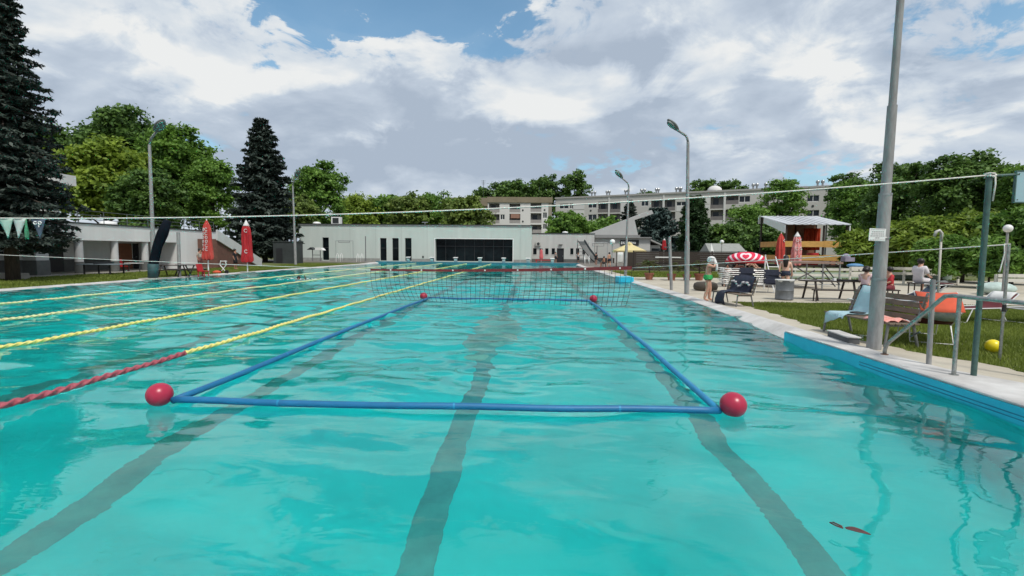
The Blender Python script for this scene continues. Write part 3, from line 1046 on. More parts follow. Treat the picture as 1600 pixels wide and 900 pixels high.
mb = MB(); F.slab(mb, big[0] - .12, big[0], big[2], big[3] + .12, 0.0, 0.03); F.slab(mb, big[1], big[1] + .12, big[2], big[3] + .12, 0.0, 0.03); F.slab(mb, big[0], big[1], big[3], big[3] + .12, 0.0, 0.03)
mb.build('surround', frame_white, root)
for px, py in ((470 + 2, 399), (661, 401.5)):
    u, z = F.uz(px, py); mb = MB(); F.slab(mb, u - .12, u + .12, z - .16, z + .16, 0.0, 0.05)
    mb.build('wall_vent', dark_edge, root)
u, z = F.uz(813, 380); mb = MB(); F.slab(mb, u - .03, u + .03, GZ, zt, 0.0, 0.04)
mb.build('downpipe', M('pipe_pale', (0.42, 0.45, 0.43), 0.5, .05), root)
mb = MB(); F.slab(mb, u0 - .12, u1 + .12, zt - .10, zt - .002, .0, .11); mb.build('gutter', M('gutter_grey', (.20, .21, .21), .5, .15), root)
for k in range(1, 9):
    uj = u0 + (u1 - u0) * k / 9
    if any(h[0] - .2 < uj < h[1] + .2 for h in H) or big[0] - .3 < uj < big[1] + .3:
        continue
    mb = MB(); F.slab(mb, uj - .012, uj + .012, GZ, zt - .11, .0, .004); mb.build('wall_joint', M('joint_grey', (.26, .29, .27), .9, .1), root)
for ua, ub in ((u0, H[0][0] - .05), (H[0][1] + .05, H[1][0] - .05), (H[3][1] + .05, big[0] - .14), (big[1] + .14, u1)):
    mb = MB(); F.slab(mb, ua, ub, GZ - .1, GZ + .45, 0, .03); mb.build('plinth', M('hall_plinth', (.27, .28, .26), .85, .2, 2), root)
# things on the hall roof
p = At(526, 351, 79)
t = thing('air_conditioner', (p.x, 79, zt + .14), 'boxy white air conditioner on the left part of the white hall roof', 'air conditioner')
mb = MB(); mb.box(p.x - .75, p.x + .75, 78.6, 79.5, zt + .3, zt + 1.45); mb.build('casing', white_plastic, t, bevel=.04)
mb = MB(); mb.box(p.x - .5, p.x + .5, 78.56, 78.6, zt + .45, zt + 1.3); mb.build('fan_grille', dark_edge, t)
for s in (-.6, .6):
    mb = MB(); mb.box(p.x + s - .05, p.x + s + .05, 78.7, 79.4, zt + .14, zt + .3); mb.build('foot', steel, t)
p = At(495, 346, 80)
mb = MB(); mb.lathe((p.x, 80, zt + .14), [(.55, 0), (.55, .2), (.66, .24), (.62, .42), (.35, .56), (0, .6)], 20)
tag(mb.build('roof_dome', white_plastic, smooth=True), 'white dome skylight on the white hall roof left of the air conditioner', 'skylight')
p = At(664, 345, 82)
t = thing('roof_vent', (p.x, 82, zt + .14), 'thin pale T-shaped vent pipe on the white hall roof', 'vent')
mb = MB(); mb.bar((p.x, 82, zt + .14), (p.x, 82, zt + .85), .08); mb.build('pipe', steel, t)
mb = MB(); mb.bar((p.x - .5, 82, zt + .85), (p.x + .5, 82, zt + .85), .07); mb.build('cap', steel, t)

# --- low annex with small windows
F = Face((0, 78.5), (1, 0))
u0 = u1 + 0.02
u1a, _ = F.uz(929, 366); zt = F.uz(880, 365.5)[1]
GZ = zg(0, 78)
root = thing('low_annex', (u0, 78.5, GZ), 'low off-white annex with a row of small dark windows beside the hall', 'building')
H = [F.rect(a, b, 388, 397.5) for a, b in ((833, 838.5), (843, 847.5), (852, 857), (862, 867), (891, 896), (900, 905), (910, 914.5))]
dr = F.rect(870, 881, 388, 412); dr = (dr[0], dr[1], GZ, dr[3])
mb = MB(); F.skin(mb, u0, u1a, GZ - .2, zt, H + [dr], .22); F.body(mb, u0, u1a, GZ - .2, zt, 16, 0)
mb.build('wall', grey_wall, root)
mb = MB(); F.slab(mb, u0, u1a + .1, zt, zt + .12, -16, .08); mb.build('roof', dark_edge, root)
for h in H:
    mb = MB(); F.slab(mb, h[0] - .02, h[1] + .02, h[2] - .02, h[3] + .02, -.23, -.19); w = mb.build('window', glass_dark, root)
    mb = MB(); F.slab(mb, h[0] - .04, h[1] + .04, h[2] - .07, h[2], 0, .05); mb.build('sill', grey_wall, w)
mb = MB(); F.slab(mb, dr[0] - .02, dr[1] + .02, dr[2], dr[3] + .02, -.23, -.18); d = mb.build('door', M('dark_door', (.012, .012, .016), .5, .2), root)
mb = MB(); F.slab(mb, dr[1] - .2, dr[1] - .12, GZ + 1.0, GZ + 1.1, -.18, -.1); mb.build('handle', steel, d)
for ua, ub in ((u0, dr[0]), (dr[1], u1a)):
    mb = MB(); F.slab(mb, ua, ub, GZ - .1, GZ + .55, 0, .04); mb.build('plinth', plinth_m, root)
u, z = F.uz(841, 381)
t = thing('air_conditioner', F.p(u, z - .4, .0), 'round-fanned air conditioner unit fixed to the annex wall', 'air conditioner')
mb = MB(); F.slab(mb, u - .42, u + .42, z - .3, z + .3, .03, .36); mb.build('casing', M('ac_beige', (.45, .45, .42), .5, .05), t)
mb = MB(); c = F.p(u, z, .37); mb.tube([c, c + F.N * .03], .23, 16); mb.build('fan_grille', dark_edge, t)
u, z = F.uz(876, 382)
mb = MB(); F.slab(mb, u - .3, u + .3, z - .08, z + .08, .0, .3)
tag(mb.build('wall_light', M('lamp_grey', (.2, .2, .19), .5, .1), bevel=.04), 'small wall lamp above the annex door', 'lamp')
p = At(883, 362, 82)
mb = MB(); mb.lathe((p.x, 82, zt + .12), [(.45, 0), (.45, .15), (.52, .18), (.45, .36), (0, .45)], 18)
tag(mb.build('roof_dome', white_plastic, smooth=True), 'white dome skylight on the low annex roof', 'skylight')

# --- grey building with the slanted monitor roof
F = Face((0, 80.0), (1, 0))
u0 = F.uz(929, 380)[0]; u1b = F.uz(1016, 380)[0]; ze = F.uz(970, 372)[1]
root = thing('cafe_building', (u0, 80, GZ), 'pale grey cafe with a steep wedge-shaped roof and a black sign', 'building')
mb = MB(); F.skin(mb, u0 + .02, u1b, GZ - .2, ze, []); F.body(mb, u0 + .02, u1b, GZ - .2, ze, 14, 0); mb.build('wall', M('cafe_wall', (.42, .42, .40), .85, .05, .4), root)
# wedge: a big sloping slab whose side faces the pool
w = [F.uz(918, 366), F.uz(1021, 327), F.uz(1024, 333), F.uz(994, 343), F.uz(1000, 369), F.uz(930, 369)]
mb = MB(); mb.ext([F.p(a, b, -1.2) for a, b in w], F.N * -9); mb.build('wedge_roof', M('wedge_grey', (.40, .40, .39), .8, .06, .5), root)
mb = MB(); F.slab(mb, u0, u1b + .1, ze, ze + .16, -14, .5); F.slab(mb, u0, F.uz(1000, 370)[0], ze + .16, F.uz(960, 367)[1], -10.4, .12); mb.build('eaves', M('eaves_grey', (.22, .22, .215), .6, .1), root)
sg_ = F.rect(969, 998, 375, 383.5)
mb = MB(); F.slab(mb, *sg_, .02, .1)
sb = mb.build('sign_board', black_m, root)
mb = MB(); rr = random.Random(4)
u = sg_[0] + .12; hz = (sg_[2] + sg_[3]) / 2; hh = (sg_[3] - sg_[2]) * .27
big_ = True
for k in range(9):
    wd = (.16, .22, .12, .0, .22, .20, .2, .18, .22)[k]
    if wd:
        big_ = k in (0, 1, 2, 4, 5, 6)
        s = 1.0 if big_ else .65
        F.slab(mb, u, u + .07, hz - hh * s, hz + hh * s, .1, .115)
        if wd > .13:
            F.slab(mb, u + wd - .07, u + wd, hz - hh * s, hz + hh * s, .1, .115)
            zk = hz + hh * s * rr.choice((-1, 0, .9))
            F.slab(mb, u + .07, u + wd - .07, zk - .05, zk + .05, .1, .114)
    u += wd + .09 if wd else .2
mb.build('lettering', white_plastic, sb)
# lean-to on the right
w = [F.uz(1016, 373.5), F.uz(1034, 382), F.uz(1034, 384), F.uz(1016, 376)]
mb = MB(); mb.ext([F.p(a, b, .3) for a, b in w], F.N * -8); mb.build('lean_to_roof', M('lean_roof', (.30, .30, .29), .6, .1), root)
mb = MB(); q = F.rect(1017, 1033, 383, 410); F.slab(mb, q[0], q[1], GZ - .1, q[3], -7, -.8); mb.build('lean_to_wall', grey_wall, root)
q = F.rect(1020, 1033, 388, 393); mb = MB(); F.slab(mb, *q, -.8, -.76); mb.build('window', pane_m, root)

# --- flats
apt_wall = M('apartment_white', (.47, .455, .425), .85, .06, .18, col2=(.54, .525, .495))
apt_pale = M('apartment_panel', (.60, .59, .57), .8, .05, .3)
apt_brown = M('apartment_roof_band', (.21, .175, .12), .85, .15, .5)
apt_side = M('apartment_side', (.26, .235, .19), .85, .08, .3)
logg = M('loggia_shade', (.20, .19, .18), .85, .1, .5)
apt_rail = M('balcony_panel', (.17, .155, .15), .8, .15, .6)
ZAP = 0.0


def windows(F, root, rects, d=.18, fr=True, parts=2):
    for q in rects:
        mb = MB(); F.slab(mb, q[0] - .02, q[1] + .02, q[2] - .02, q[3] + .02, -d - .05, -d); w = mb.build('window', pane_m, root)
        mb = MB()
        for k in range(parts + 1):
            u = q[0] + (q[1] - q[0]) * k / parts
            F.slab(mb, max(q[0], u - .06), min(q[1], u + .06), q[2], q[3], -d, -d + .05)
        F.slab(mb, q[0] + .06, q[1] - .06, q[2], q[2] + .1, -d, -d + .045); F.slab(mb, q[0] + .06, q[1] - .06, q[3] - .1, q[3], -d, -d + .045)
        mb.build('frame', frame_white, w)


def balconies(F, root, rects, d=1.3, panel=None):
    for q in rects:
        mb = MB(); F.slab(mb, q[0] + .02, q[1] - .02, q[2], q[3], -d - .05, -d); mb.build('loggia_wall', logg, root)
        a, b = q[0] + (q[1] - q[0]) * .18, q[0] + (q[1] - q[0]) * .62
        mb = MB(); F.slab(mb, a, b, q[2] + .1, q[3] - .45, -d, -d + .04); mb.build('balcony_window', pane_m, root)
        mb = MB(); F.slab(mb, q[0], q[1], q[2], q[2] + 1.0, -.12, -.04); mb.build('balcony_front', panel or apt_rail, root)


FB = Face((At(868, 330, 150).x, 150), (69, -31))
u0 = FB.uz(868, 330)[0]; u1 = FB.uz(1348, 330)[0]
zt = FB.uz(1100, 301)[1]
root = thing('apartment_block', FB.p(u0, 0), 'long white four-storey block of flats with dark loggias across the background', 'building')
LG = [FB.rect(*q) for q in ((934, 950.5, 315, 332), (952.5, 969, 315, 332), (934, 950.5, 334, 350), (952.5, 969, 334, 350),
                            (1017, 1035, 311, 329), (1038, 1055, 311, 329), (1038, 1055, 331, 347), (1017, 1035, 331, 347),
                            (1110, 1130, 306.5, 326), (1134, 1154, 306, 319), (1110, 1130, 328, 344), (1133, 1155, 327, 344), (1193, 1202, 304, 322), (1193, 1202, 326, 342))]
WN = [FB.rect(*q) for q in ((874, 888, 318, 326), (890, 895, 317.5, 326), (919, 932, 317, 325), (919, 932, 335, 344), (1002, 1013, 313, 322),
                            (1057, 1072, 315, 321.5), (1057, 1072, 346, 352), (1155, 1172, 306, 316), (1261, 1280, 305, 315), (1261, 1280, 328, 338), (1306, 1318, 303, 313), (1306, 1318, 326, 336))]
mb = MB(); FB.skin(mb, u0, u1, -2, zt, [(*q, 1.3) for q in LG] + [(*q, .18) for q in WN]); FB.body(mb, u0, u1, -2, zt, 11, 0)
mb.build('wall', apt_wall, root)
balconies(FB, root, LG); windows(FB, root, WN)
mb = MB(); FB.slab(mb, u0 - .2, u1 + .2, zt, zt + .45, -11.3, .25); mb.build('roof', M('apartment_cornice', (.36, .35, .33), .8, .08), root)
for q in ((896, 913, 318, 327), (896, 913, 329, 337), (970, 985, 314, 331), (1093, 1109, 309, 319), (1093, 1109, 320, 328), (1057, 1072, 322, 330), (1057, 1072, 354, 362)):
    a = FB.rect(*q); mb = MB(); FB.slab(mb, *a, 0, .06); mb.build('shutter', apt_pale, root)
for px in (951.5, 1036.5, 1132):
    u = FB.uz(px, 330)[0]; mb = MB(); FB.slab(mb, u - .25, u + .25, -1, zt, 0, .12); mb.build('pilaster', apt_pale, root)
for px in (1293,):
    u = FB.uz(px, 330)[0]; mb = MB(); FB.slab(mb, u - .12, u + .12, -1, zt, 0, .06); mb.build('downpipe', dark_edge, root)
for px, py in ((923, 329), (986, 326), (1066, 327), (1270, 322), (1312, 320)):
    u, z = FB.uz(px, py); mb = MB(); c = FB.p(u, z, .0); mb.tube([c, c + FB.N * .08], .28, 10); mb.build('wall_vent', dark_edge, root)
for px in (919, 924, 943, 947, 972.5, 977, 998, 1003, 1021.5, 1025, 1053.5, 1058.5, 1061, 1176, 1182, 1196, 1208, 1213, 1279, 1287):
    u, _ = FB.uz(px, 305)
    c = FB.p(u, zt + .45, -3.5)
    mb = MB(); mb.lathe(c, [(.22, 0), (.22, 1.0), (.42, 1.15), (.42, 1.55), (.3, 1.75), (0, 1.8)], 10); mb.build('chimney', steel, root)
c = FB.p(FB.uz(1114, 300)[0], zt + .45, -5)
mb = MB(); mb.ell(c + Vector((0, 0, .5)), (1.9, 1.9, 1.4), 14, 8); mb.build('roof_dome', apt_pale, root, True)

FA = Face((At(760, 330, 148).x, 148), (1, 0.02))
u0 = FA.uz(762, 330)[0]; u1 = FA.uz(862, 330)[0]; zt = FA.uz(810, 316.5)[1]
root = thing('apartment_block', FA.p(u0, 0), 'shorter block of flats with a brown parapet band and glazed balconies', 'building')
LG = [FA.rect(*q) for q in ((764, 780.5, 317.5, 332), (764, 780.5, 334.5, 349), (796, 813, 318, 332), (796, 813, 334, 349), (829, 846, 317, 331), (829, 846, 333, 348.5), (829, 846, 351, 364))]
WN = [FA.rect(*q) for q in ((782, 788.5, 335, 343), (848.5, 854.5, 332, 341), (848.5, 854.5, 350, 358))]
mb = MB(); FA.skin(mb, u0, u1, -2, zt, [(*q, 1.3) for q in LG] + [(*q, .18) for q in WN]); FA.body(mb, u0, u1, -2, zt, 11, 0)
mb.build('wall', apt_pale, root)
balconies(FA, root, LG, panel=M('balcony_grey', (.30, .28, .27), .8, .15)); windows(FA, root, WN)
q = FA.rect(761, 864, 308, 316.5)
mb = MB(); FA.slab(mb, u0 - .2, u1 + .2, zt, q[3], -11.2, .35); mb.build('roof', apt_brown, root)
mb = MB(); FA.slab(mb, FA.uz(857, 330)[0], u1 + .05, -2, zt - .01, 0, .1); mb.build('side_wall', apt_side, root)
q = FA.rect(798, 812, 334.5, 341); mb = MB(); FA.slab(mb, q[0], q[1], q[2], q[3], .05, .12); mb.build('awning', M('awning_rust', (.28, .15, .11), .8, .1), root)
for px, py in ((817, 328.5), (817, 346), (851, 328), (851, 346)):
    u, z = FA.uz(px, py); mb = MB(); c = FA.p(u, z, .0); mb.tube([c, c + FA.N * .08], .28, 10); mb.build('wall_vent', dark_edge, root)
FC = Face((At(704, 330, 172).x, 172), (1, 0))
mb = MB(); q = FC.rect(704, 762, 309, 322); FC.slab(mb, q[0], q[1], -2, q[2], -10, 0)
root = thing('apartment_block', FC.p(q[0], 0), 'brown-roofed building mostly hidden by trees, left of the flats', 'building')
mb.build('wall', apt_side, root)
mb = MB(); FC.slab(mb, q[0] - .3, q[1] + .3, q[2], q[3], -10.3, .4); mb.build('roof', apt_brown, root)
WN = [(q[0] + 2 + 3 * k, q[0] + 3.4 + 3 * k, 7, 8.6) for k in range(3)]
for a in WN:
    mb = MB(); FC.slab(mb, *a, .0, .06); mb.build('window', pane_m, root)
# antenna on the far roof trees line
p = At(757, 310, 172)
t = thing('antenna', (p.x, 168, q[3]), 'thin rooftop television antenna against the sky', 'antenna')
mb = MB(); mb.bar((p.x, 168, q[3]), (p.x, 168, q[3] + 5.5), .07); mb.build('mast', dark_edge, t)
mb = MB()
for k in range(4):
    mb.bar((p.x - .8 + .1 * k, 168, q[3] + 5.3 - .45 * k), (p.x + .8 - .1 * k, 168, q[3] + 5.3 - .45 * k), .04)
mb.build('crossbar', dark_edge, t)

# --- left colonnade building, facade facing the pool
XF = -31.4
FL = Face((XF, 60), (0, -1))   # u runs towards the viewer when seen from the pool
FL.U = Vector((0, 1, 0)); FL.N = Vector((1, 0, 0)); FL.O = Vector((XF, 0, 0))
ys = lambda px, py: FL.uz(px, py)[0]
y_end = ys(338.7, 362); y_mid = ys(276, 380)
z_par = FL.uz(200, 354)[1]; z_sof = FL.uz(160, 376)[1]
z_par2 = z_par
g = 0.064
root = thing('colonnade_building', (XF, 20, g), 'low pale building with an open colonnade and roof terrace along the left side', 'building')
mb = MB()
mb.box(XF - .35, XF, 8, y_mid, z_sof, z_par)                    # parapet beam
mb.box(XF - 8, XF - .351, 8, y_mid, z_sof + .25, z_par - .75)    # terrace slab
mb.box(XF - 8, XF, y_mid + .001, y_end, g - .3, z_par)            # solid end
mb.box(XF - 8.3, XF - 3.6, 8, y_mid, g - .3, z_sof + .249)     # back volume
mb.build('wall', left_wall_m, root)
mb = MB(); mb.box(XF - .45, XF + .06, 8, y_end + .05, z_par, z_par + .09); mb.build('parapet_cap', dark_edge, root)
pier = M('pier_white', (.50, .50, .49), .85, .06, 1.5)
y0, y1 = ys(78, 425), ys(58, 425)
mb = MB(); mb.box(XF - .9, XF - .01, y1, y0, g + .95, z_sof + .24); pr = mb.build('pillar', pier, root)
mb = MB(); mb.box(XF - .94, XF + .03, y1 - .03, y0 + .03, g - .1, g + .95); mb.build('plinth', plinth_m, pr)
for px in (131, 186, 233):
    yy = ys(px, 420)
    mb = MB(); mb.tube([(XF - .3, yy, g + .8), (XF - .3, yy, z_sof + .24)], .25, 14); pr = mb.build('pillar', pier, root, 'auto')
    mb = MB(); mb.tube([(XF - .3, yy, g - .1), (XF - .3, yy, g + .8)], .28, 14); mb.build('plinth', plinth_m, pr, 'auto')
mb = MB(); mb.box(XF - 3.6, XF - 3.56, 8, y_mid, g - .1, g + .9); mb.build('plinth', plinth_m, root)
for a, b, m_ in ((ys(103, 415) + 0, ys(128, 415), black_m), (ys(250, 415), ys(268, 415), black_m), (ys(205, 415) + 1, ys(222, 415) + 1, M('rust_door', (.22, .08, .035), .6, .2))):
    mb = MB(); mb.box(XF - 3.6, XF - 3.5, a + 1.5, b + 2.2, g, 2.25); d = mb.build('door', m_, root)
    mb = MB(); mb.bar((XF - 3.5, a + 1.7, 1.1), (XF - 3.42, a + 1.7, 1.1), .04); mb.build('handle', steel, d)
# terrace railing
mb = MB()
for zr in (.35, .65, .95):
    mb.bar((XF - .3, 8, z_par + zr), (XF - .3, y_end, z_par + zr), .022, n=6)
tr_ = mb.build('terrace_rail', M('rail_dark', (.09, .1, .1), .5, .1), root)
for k in range(20):
    yy = 8 + (y_end - 8) * k / 19
    mb = MB(); mb.bar((XF - .3, yy, z_par + .08), (XF - .3, yy, z_par + .97), .025, n=6); mb.build('rail_post', MATS['rail_dark'], tr_)
p = At(175, 343, ys(175, 343) + 3)
mb = MB(); mb.lathe((XF - 3, p.y, z_par - .75), [(.5, 0), (.5, .9), (.62, .95), (.5, 1.2), (0, 1.32)], 18)
tag(mb.build('roof_dome', white_plastic, smooth=True), 'white dome skylight behind the terrace railing on the left', 'skylight')
# staircase at the far end of the colonnade building
ST = thing('outdoor_staircase', (XF, y_end, g), 'red-brown outdoor stair with a pale sloping parapet beside the left building', 'staircase')
brick = M('brick_red_stair', (.13, .062, .045), .85, .2, 3, bump=.2)
zt_, n_ = z_par - .75, 14
mb = MB()
ylen = 7.0
for k in range(n_):
    zz_ = zt_ * (k + 1) / n_
    ya = y_end + .1 + ylen * (1 - (k + 1) / n_) - 3
    mb.box(XF + .05, XF + 1.9, ya, ya + ylen / n_ + .001 * k, g - .2, zz_)
mb.build('steps', brick, ST)
mb = MB(); mb.ext([(XF + 1.9, y_end + 4.3, g), (XF + 1.9, y_end + 4.3, g + .75), (XF + 1.9, y_end - 3, zt_ + .85), (XF + 1.9, y_end - 3, zt_ - .1), (XF + 1.9, y_end + 3.6, g)], (.16, 0, 0)); mb.build('parapet', pier, ST)
# house behind the tall spruce
FV = Face((0, 46), (1, 0))
q1 = FV.rect(20, 90, 240, 268)
q1 = (q1[0], At(84, 250, 50).x, q1[2], q1[3])
t = thing('white_house', (q1[0], 46, 0), 'white house with projecting balcony slabs glimpsed behind the tall left spruce', 'house')
mb = MB(); mb.box(q1[0], q1[1], 46, 50, -.2, q1[3]); mb.build('wall', M('house_white', (.58, .57, .55), .8, .05), t)
mb = MB(); mb.box(q1[0], q1[1] + .2, 45.8, 50.2, q1[3], q1[3] + .25); mb.build('roof', roof_felt, t)
q2 = FV.rect(40, 119, 275, 291); mb = MB(); mb.box(q2[0], q2[1], 44.2, 46, q2[2], q2[3]); mb.build('balcony', M('balcony_white', (.5, .5, .49), .8, .05), t)
q3 = FV.rect(30, 92, 308, 331); mb = MB(); mb.box(q3[0], q3[1], 44.6, 46, q3[2], q3[3]); mb.build('balcony', MATS['balcony_white'], t)
for a in ((30, 50, 290, 308), (60, 82, 292, 308)):
    q = FV.rect(*a); mb = MB(); mb.box(q[0], q[1], 45.93, 46.0, q[2], q[3]); mb.build('window', pane_m, t)
# ------------------------------------------------------------------ lane ropes
lane_yellow = M('yellow_lane_float', (0.72, 0.62, 0.10), 0.45, 0.12, 20.0, col2=(0.80, 0.74, 0.30))
lane_red = M('red_lane_float', (0.24, 0.018, 0.035), 0.45, 0.2, 28.0, col2=(0.46, 0.13, 0.15))
lane_pale = M('pale_yellow_lane_float', (0.66, 0.62, 0.24), 0.5, 0.12, 20.0, col2=(0.74, 0.72, 0.44))


def twist(path, y0, y1, x, rad, pitch, seed, mat, name, parent, detail):
    """three-lobed twisted float line lying in the water"""
    mb = MB()
    n = 12
    y = y0
    ring = []
    while y <= y1 + 1e-6:
        xo = 0.03 * math.sin(y * 0.21 + seed) + 0.010 * math.sin(y * 0.9 + 2 * seed)
        zo = 0.066 + 0.006 * math.sin(y * 1.7 + seed) + 0.006 * math.sin(y * 4.1)
        ring.append((x + xo, y, zo))
        st = detail if y < 14 else (0.05 if y < 26 else 0.25)
        y += st
    for i, (cx, cy, cz) in enumerate(ring):
        for j in range(n):
            a = 2 * PI * j / n
            w = 2 * PI * cy / pitch
            rr = rad * (0.80 + 0.30 * math.cos(3 * a - w)) if cy < 26 else rad
            mb.v.append((cx + rr * math.cos(a), cy, cz + rr * math.sin(a)))
    for i in range(len(ring) - 1):
        for j in range(n):
            mb.f.append((i * n + j, i * n + (j + 1) % n, (i + 1) * n + (j + 1) % n, (i + 1) * n + j))
    return mb.build(name, mat, parent, True)


LR = [(-5.95, 'lane rope nearest the ball court, red at its near end and yellow beyond', lane_yellow),
      (-9.45, 'yellow lane rope second from the ball court', lane_yellow),
      (-12.95, 'pale yellow lane rope third from the ball court', lane_pale),
      (-16.7, 'pale yellow lane rope closest to the left pool edge', lane_pale)]
for i, (x, lab, mt) in enumerate(LR):
    t = thing('lane_rope', (x, YN, 0), lab, 'lane rope', 'lane ropes across the left half of the pool')
    ysplit = 7.95 if i == 0 else 2.0
    twist(None, YN + .2, ysplit, x, 0.042, 0.17, i, lane_red, 'red_float_line', t, 0.02)
    twist(None, ysplit, YF - .1, x, 0.038, 0.17, i, mt, 'yellow_float_line', t, 0.025)

# ------------------------------------------------------------------ ball court of buoys and foam tubes
ball_red = M('red_buoy', (0.34, 0.012, 0.042), 0.33, 0.25, 5.0, spec=0.5, col2=(0.42, 0.022, 0.06))
tube_blue = M('blue_foam_tube', (0.004, 0.115, 0.26), 0.5, 0.12, 4.0, bump=0.1, col2=(0.007, 0.145, 0.32))
tube_light = M('light_blue_foam_tube', (0.012, 0.22, 0.42), 0.5, 0.12, 4.0, bump=0.1)
A1 = Wp(250, 631); B1 = Wp(1145, 648); A2 = Wp(662, 467.5); B2 = Wp(927, 471.5)
BC = {}
for nm, p, px, lab in (('A1', A1, 19.5, 'near left red ball buoy at the corner of the blue tube court'), ('B1', B1, 20, 'near right red ball buoy at the corner of the blue tube court'),
                       ('A2', A2, 6, 'far left red ball buoy below the net'), ('B2', B2, 6, 'far right red ball buoy below the net')):
    r_ = px / FPX * p.y
    t = thing('buoy', (p.x, p.y, 0), lab, 'buoy', 'red ball buoys of the court')
    mb = MB(); mb.ell((p.x, p.y, r_ * .80), (r_, r_, r_ * .98), 28, 18); mb.build('ball', ball_red, t, True)
    s_ = 1 if nm[0] == 'A' else -1
    mb = MB(); mb.tube([(p.x + s_ * r_ * .92, p.y + (.03 if nm[1] == '1' else -.03), r_ * .35), (p.x + s_ * r_ * 1.25, p.y, .03)], .018, 8); mb.build('eyelet', black_m, t)
    BC[nm] = (p.x + s_ * r_ * 1.2, p.y)


def foam(a, b, lab, sag, mat, rad=.041, seed=0):
    a, b = Vector((*a, 0)), Vector((*b, 0))
    n = 40
    d = (b - a); s = Vector((-d.y, d.x, 0)).normalized()
    pts = []
    for i in range(n + 1):
        u = i / n
        q = a + d * u + s * (sag * math.sin(PI * u) + 0.014 * math.sin(u * 9 + seed) + .008 * math.sin(u * 23 + seed))
        q.z = 0.046 + 0.006 * math.sin(u * 14 + seed)
        pts.append(q)
    t = thing('foam_tube', a, lab, 'foam tube', 'blue tubes floating round the court')
    mb = MB(); mb.tube(pts, rad, 12); mb.build('tube', mat, t, True)
    for k in (8, 21, 33):
        mb = MB(); q = pts[k]; e = (pts[k + 1] - pts[k]).normalized()
        mb.tube([q - e * .012, q + e * .012], rad * 1.06, 12); mb.build('tie', MATS['blue_foam_tube'] if mat is tube_light else tube_light, t)


foam(BC['A1'], BC['B1'], 'long blue foam tube across the near end of the court', -0.03, tube_blue, seed=1)
foam(BC['A2'], BC['B2'], 'blue foam tube across the far end of the court below the net', 0.03, tube_blue, seed=2)
foam(BC['A1'], BC['A2'], 'blue foam tube along the left side of the court', 0.05, tube_blue, seed=3)
foam(BC['B1'], BC['B2'], 'lighter blue foam tube along the right side of the court', -0.10, tube_light, seed=4)

# ------------------------------------------------------------------ net over the water
NL = At(579, 421.5, 17.6); NR = At(987, 418.5, 16.6)
band_m = M('maroon_net_band', (0.16, 0.018, 0.022), 0.7, 0.2, 8.0)
net_m = M('dark_net_cord', (0.008, 0.016, 0.013), 0.8, 0.1)
t = thing('water_net', ((NL + NR) / 2 - Vector((0, 0, .0))), 'wide black volleyball net with a maroon top band hanging across the water', 'net')
mb = MB(); nb = 24
top = []
for k in range(nb + 1):
    u = k / nb
    q = NL.lerp(NR, u); q.z -= 0.05 * math.sin(PI * u)
    top.append(q)
mb.sheet([[q + Vector((0, 0, .035 + .02 * (k / nb))) for k, q in enumerate(top)], [q - Vector((0, 0, .035 + .03 * (k / nb))) for k, q in enumerate(top)]], .012)
bd = mb.build('top_band', band_m, t)
for k in range(2, nb, 3):
    q = top[k]; mb = MB(); mb.ell(q + Vector((0, -.02, 0)), (.03, .012, .03), 8, 6); mb.build('eyelet', white_plastic, bd)
mb = MB(); ncol, nrow = 52, 8


def netp(u, v):
    q = NL.lerp(NR, u); q.z -= .05 * math.sin(PI * u)
    inset = 0.22 * v * (1 - 2 * u) * 1.0
    bot = Vector((q.x + inset + .10 * math.sin(u * 9) * v, q.y - .12 * math.sin(PI * v) + .05 * math.sin(u * 17), 0.02 + .03 * math.sin(u * 13)))
    p_ = q.lerp(bot, v)
    p_.z = q.z + (bot.z - q.z) * v
    return p_


for i in range(ncol + 1):
    mb.tube([netp(i / ncol, j / nrow) for j in range(nrow + 1)], 0.0055, 4, False)
for j in range(1, nrow + 1):
    mb.tube([netp(i / ncol, j / nrow) for i in range(ncol + 1)], 0.0055, 4, False)
mb.build('mesh', net_m, t)


def rope(p, q, sag, r_, name, label, cat='rope', n=24, mat=None):
    pts = []
    for i in range(n + 1):
        u = i / n
        x = Vector(p).lerp(Vector(q), u); x.z -= sag * 4 * u * (1 - u)
        pts.append(x)
    mb = MB(); mb.tube(pts, r_, 6)
    return tag(mb.build(name, mat or rope_white, smooth=True), label, cat)


PR = G(1562, 560)                                    # thin post that holds the net rope
prt = At(1577, 380, PR.y)
rope(NR + Vector((.02, 0, 0)), prt + Vector((0, 0, -.02)), 0.02, .011, 'net_rope', 'white rope from the right end of the net to the thin grey post')
LPY = 21.0
lpx = At(-130, 392, LPY)
rope(NL, lpx, 0.03, .012, 'net_rope', 'lower white rope from the left end of the net to the left pool side')
for pt, lab in ((Vector((lpx.x - .1, LPY, .064)), 'grey post on the left pool side holding the net rope, outside the photo'),):
    t = thing('rope_post', pt, lab, 'post')
    mb = MB(); mb.bar(pt, pt + Vector((0, 0, lpx.z + .1)), .045, n=10); mb.build('pole', steel, t)

# ------------------------------------------------------------------ flag rope with pennants
GP = G(1521, 589)
gpt = At(1546, 274, GP.y)
yR = GP.y
a_ = 0.0047 / 1.36


def flagz(x):
    xm = -8.6
    zr = gpt.z - a_ * (5.98 + 8.6) ** 2
    return zr + a_ * (x - xm) ** 2


pts = [Vector((x, yR, flagz(x))) for x in np.linspace(XL - .8, gpt.x, 60)]
z0 = At(0, 341, yR)
# fit the low point to the photograph's left crossing
dz = z0.z - flagz(z0.x)
pts = [Vector((p.x, p.y, p.z + dz * max(0, (gpt.x - p.x) / (gpt.x - z0.x)))) for p in pts]
mb = MB(); mb.tube(pts, .010, 6)
tag(mb.build('flag_rope', rope_white, smooth=True), 'upper white rope strung across the whole pool carrying the small pennants', 'rope')


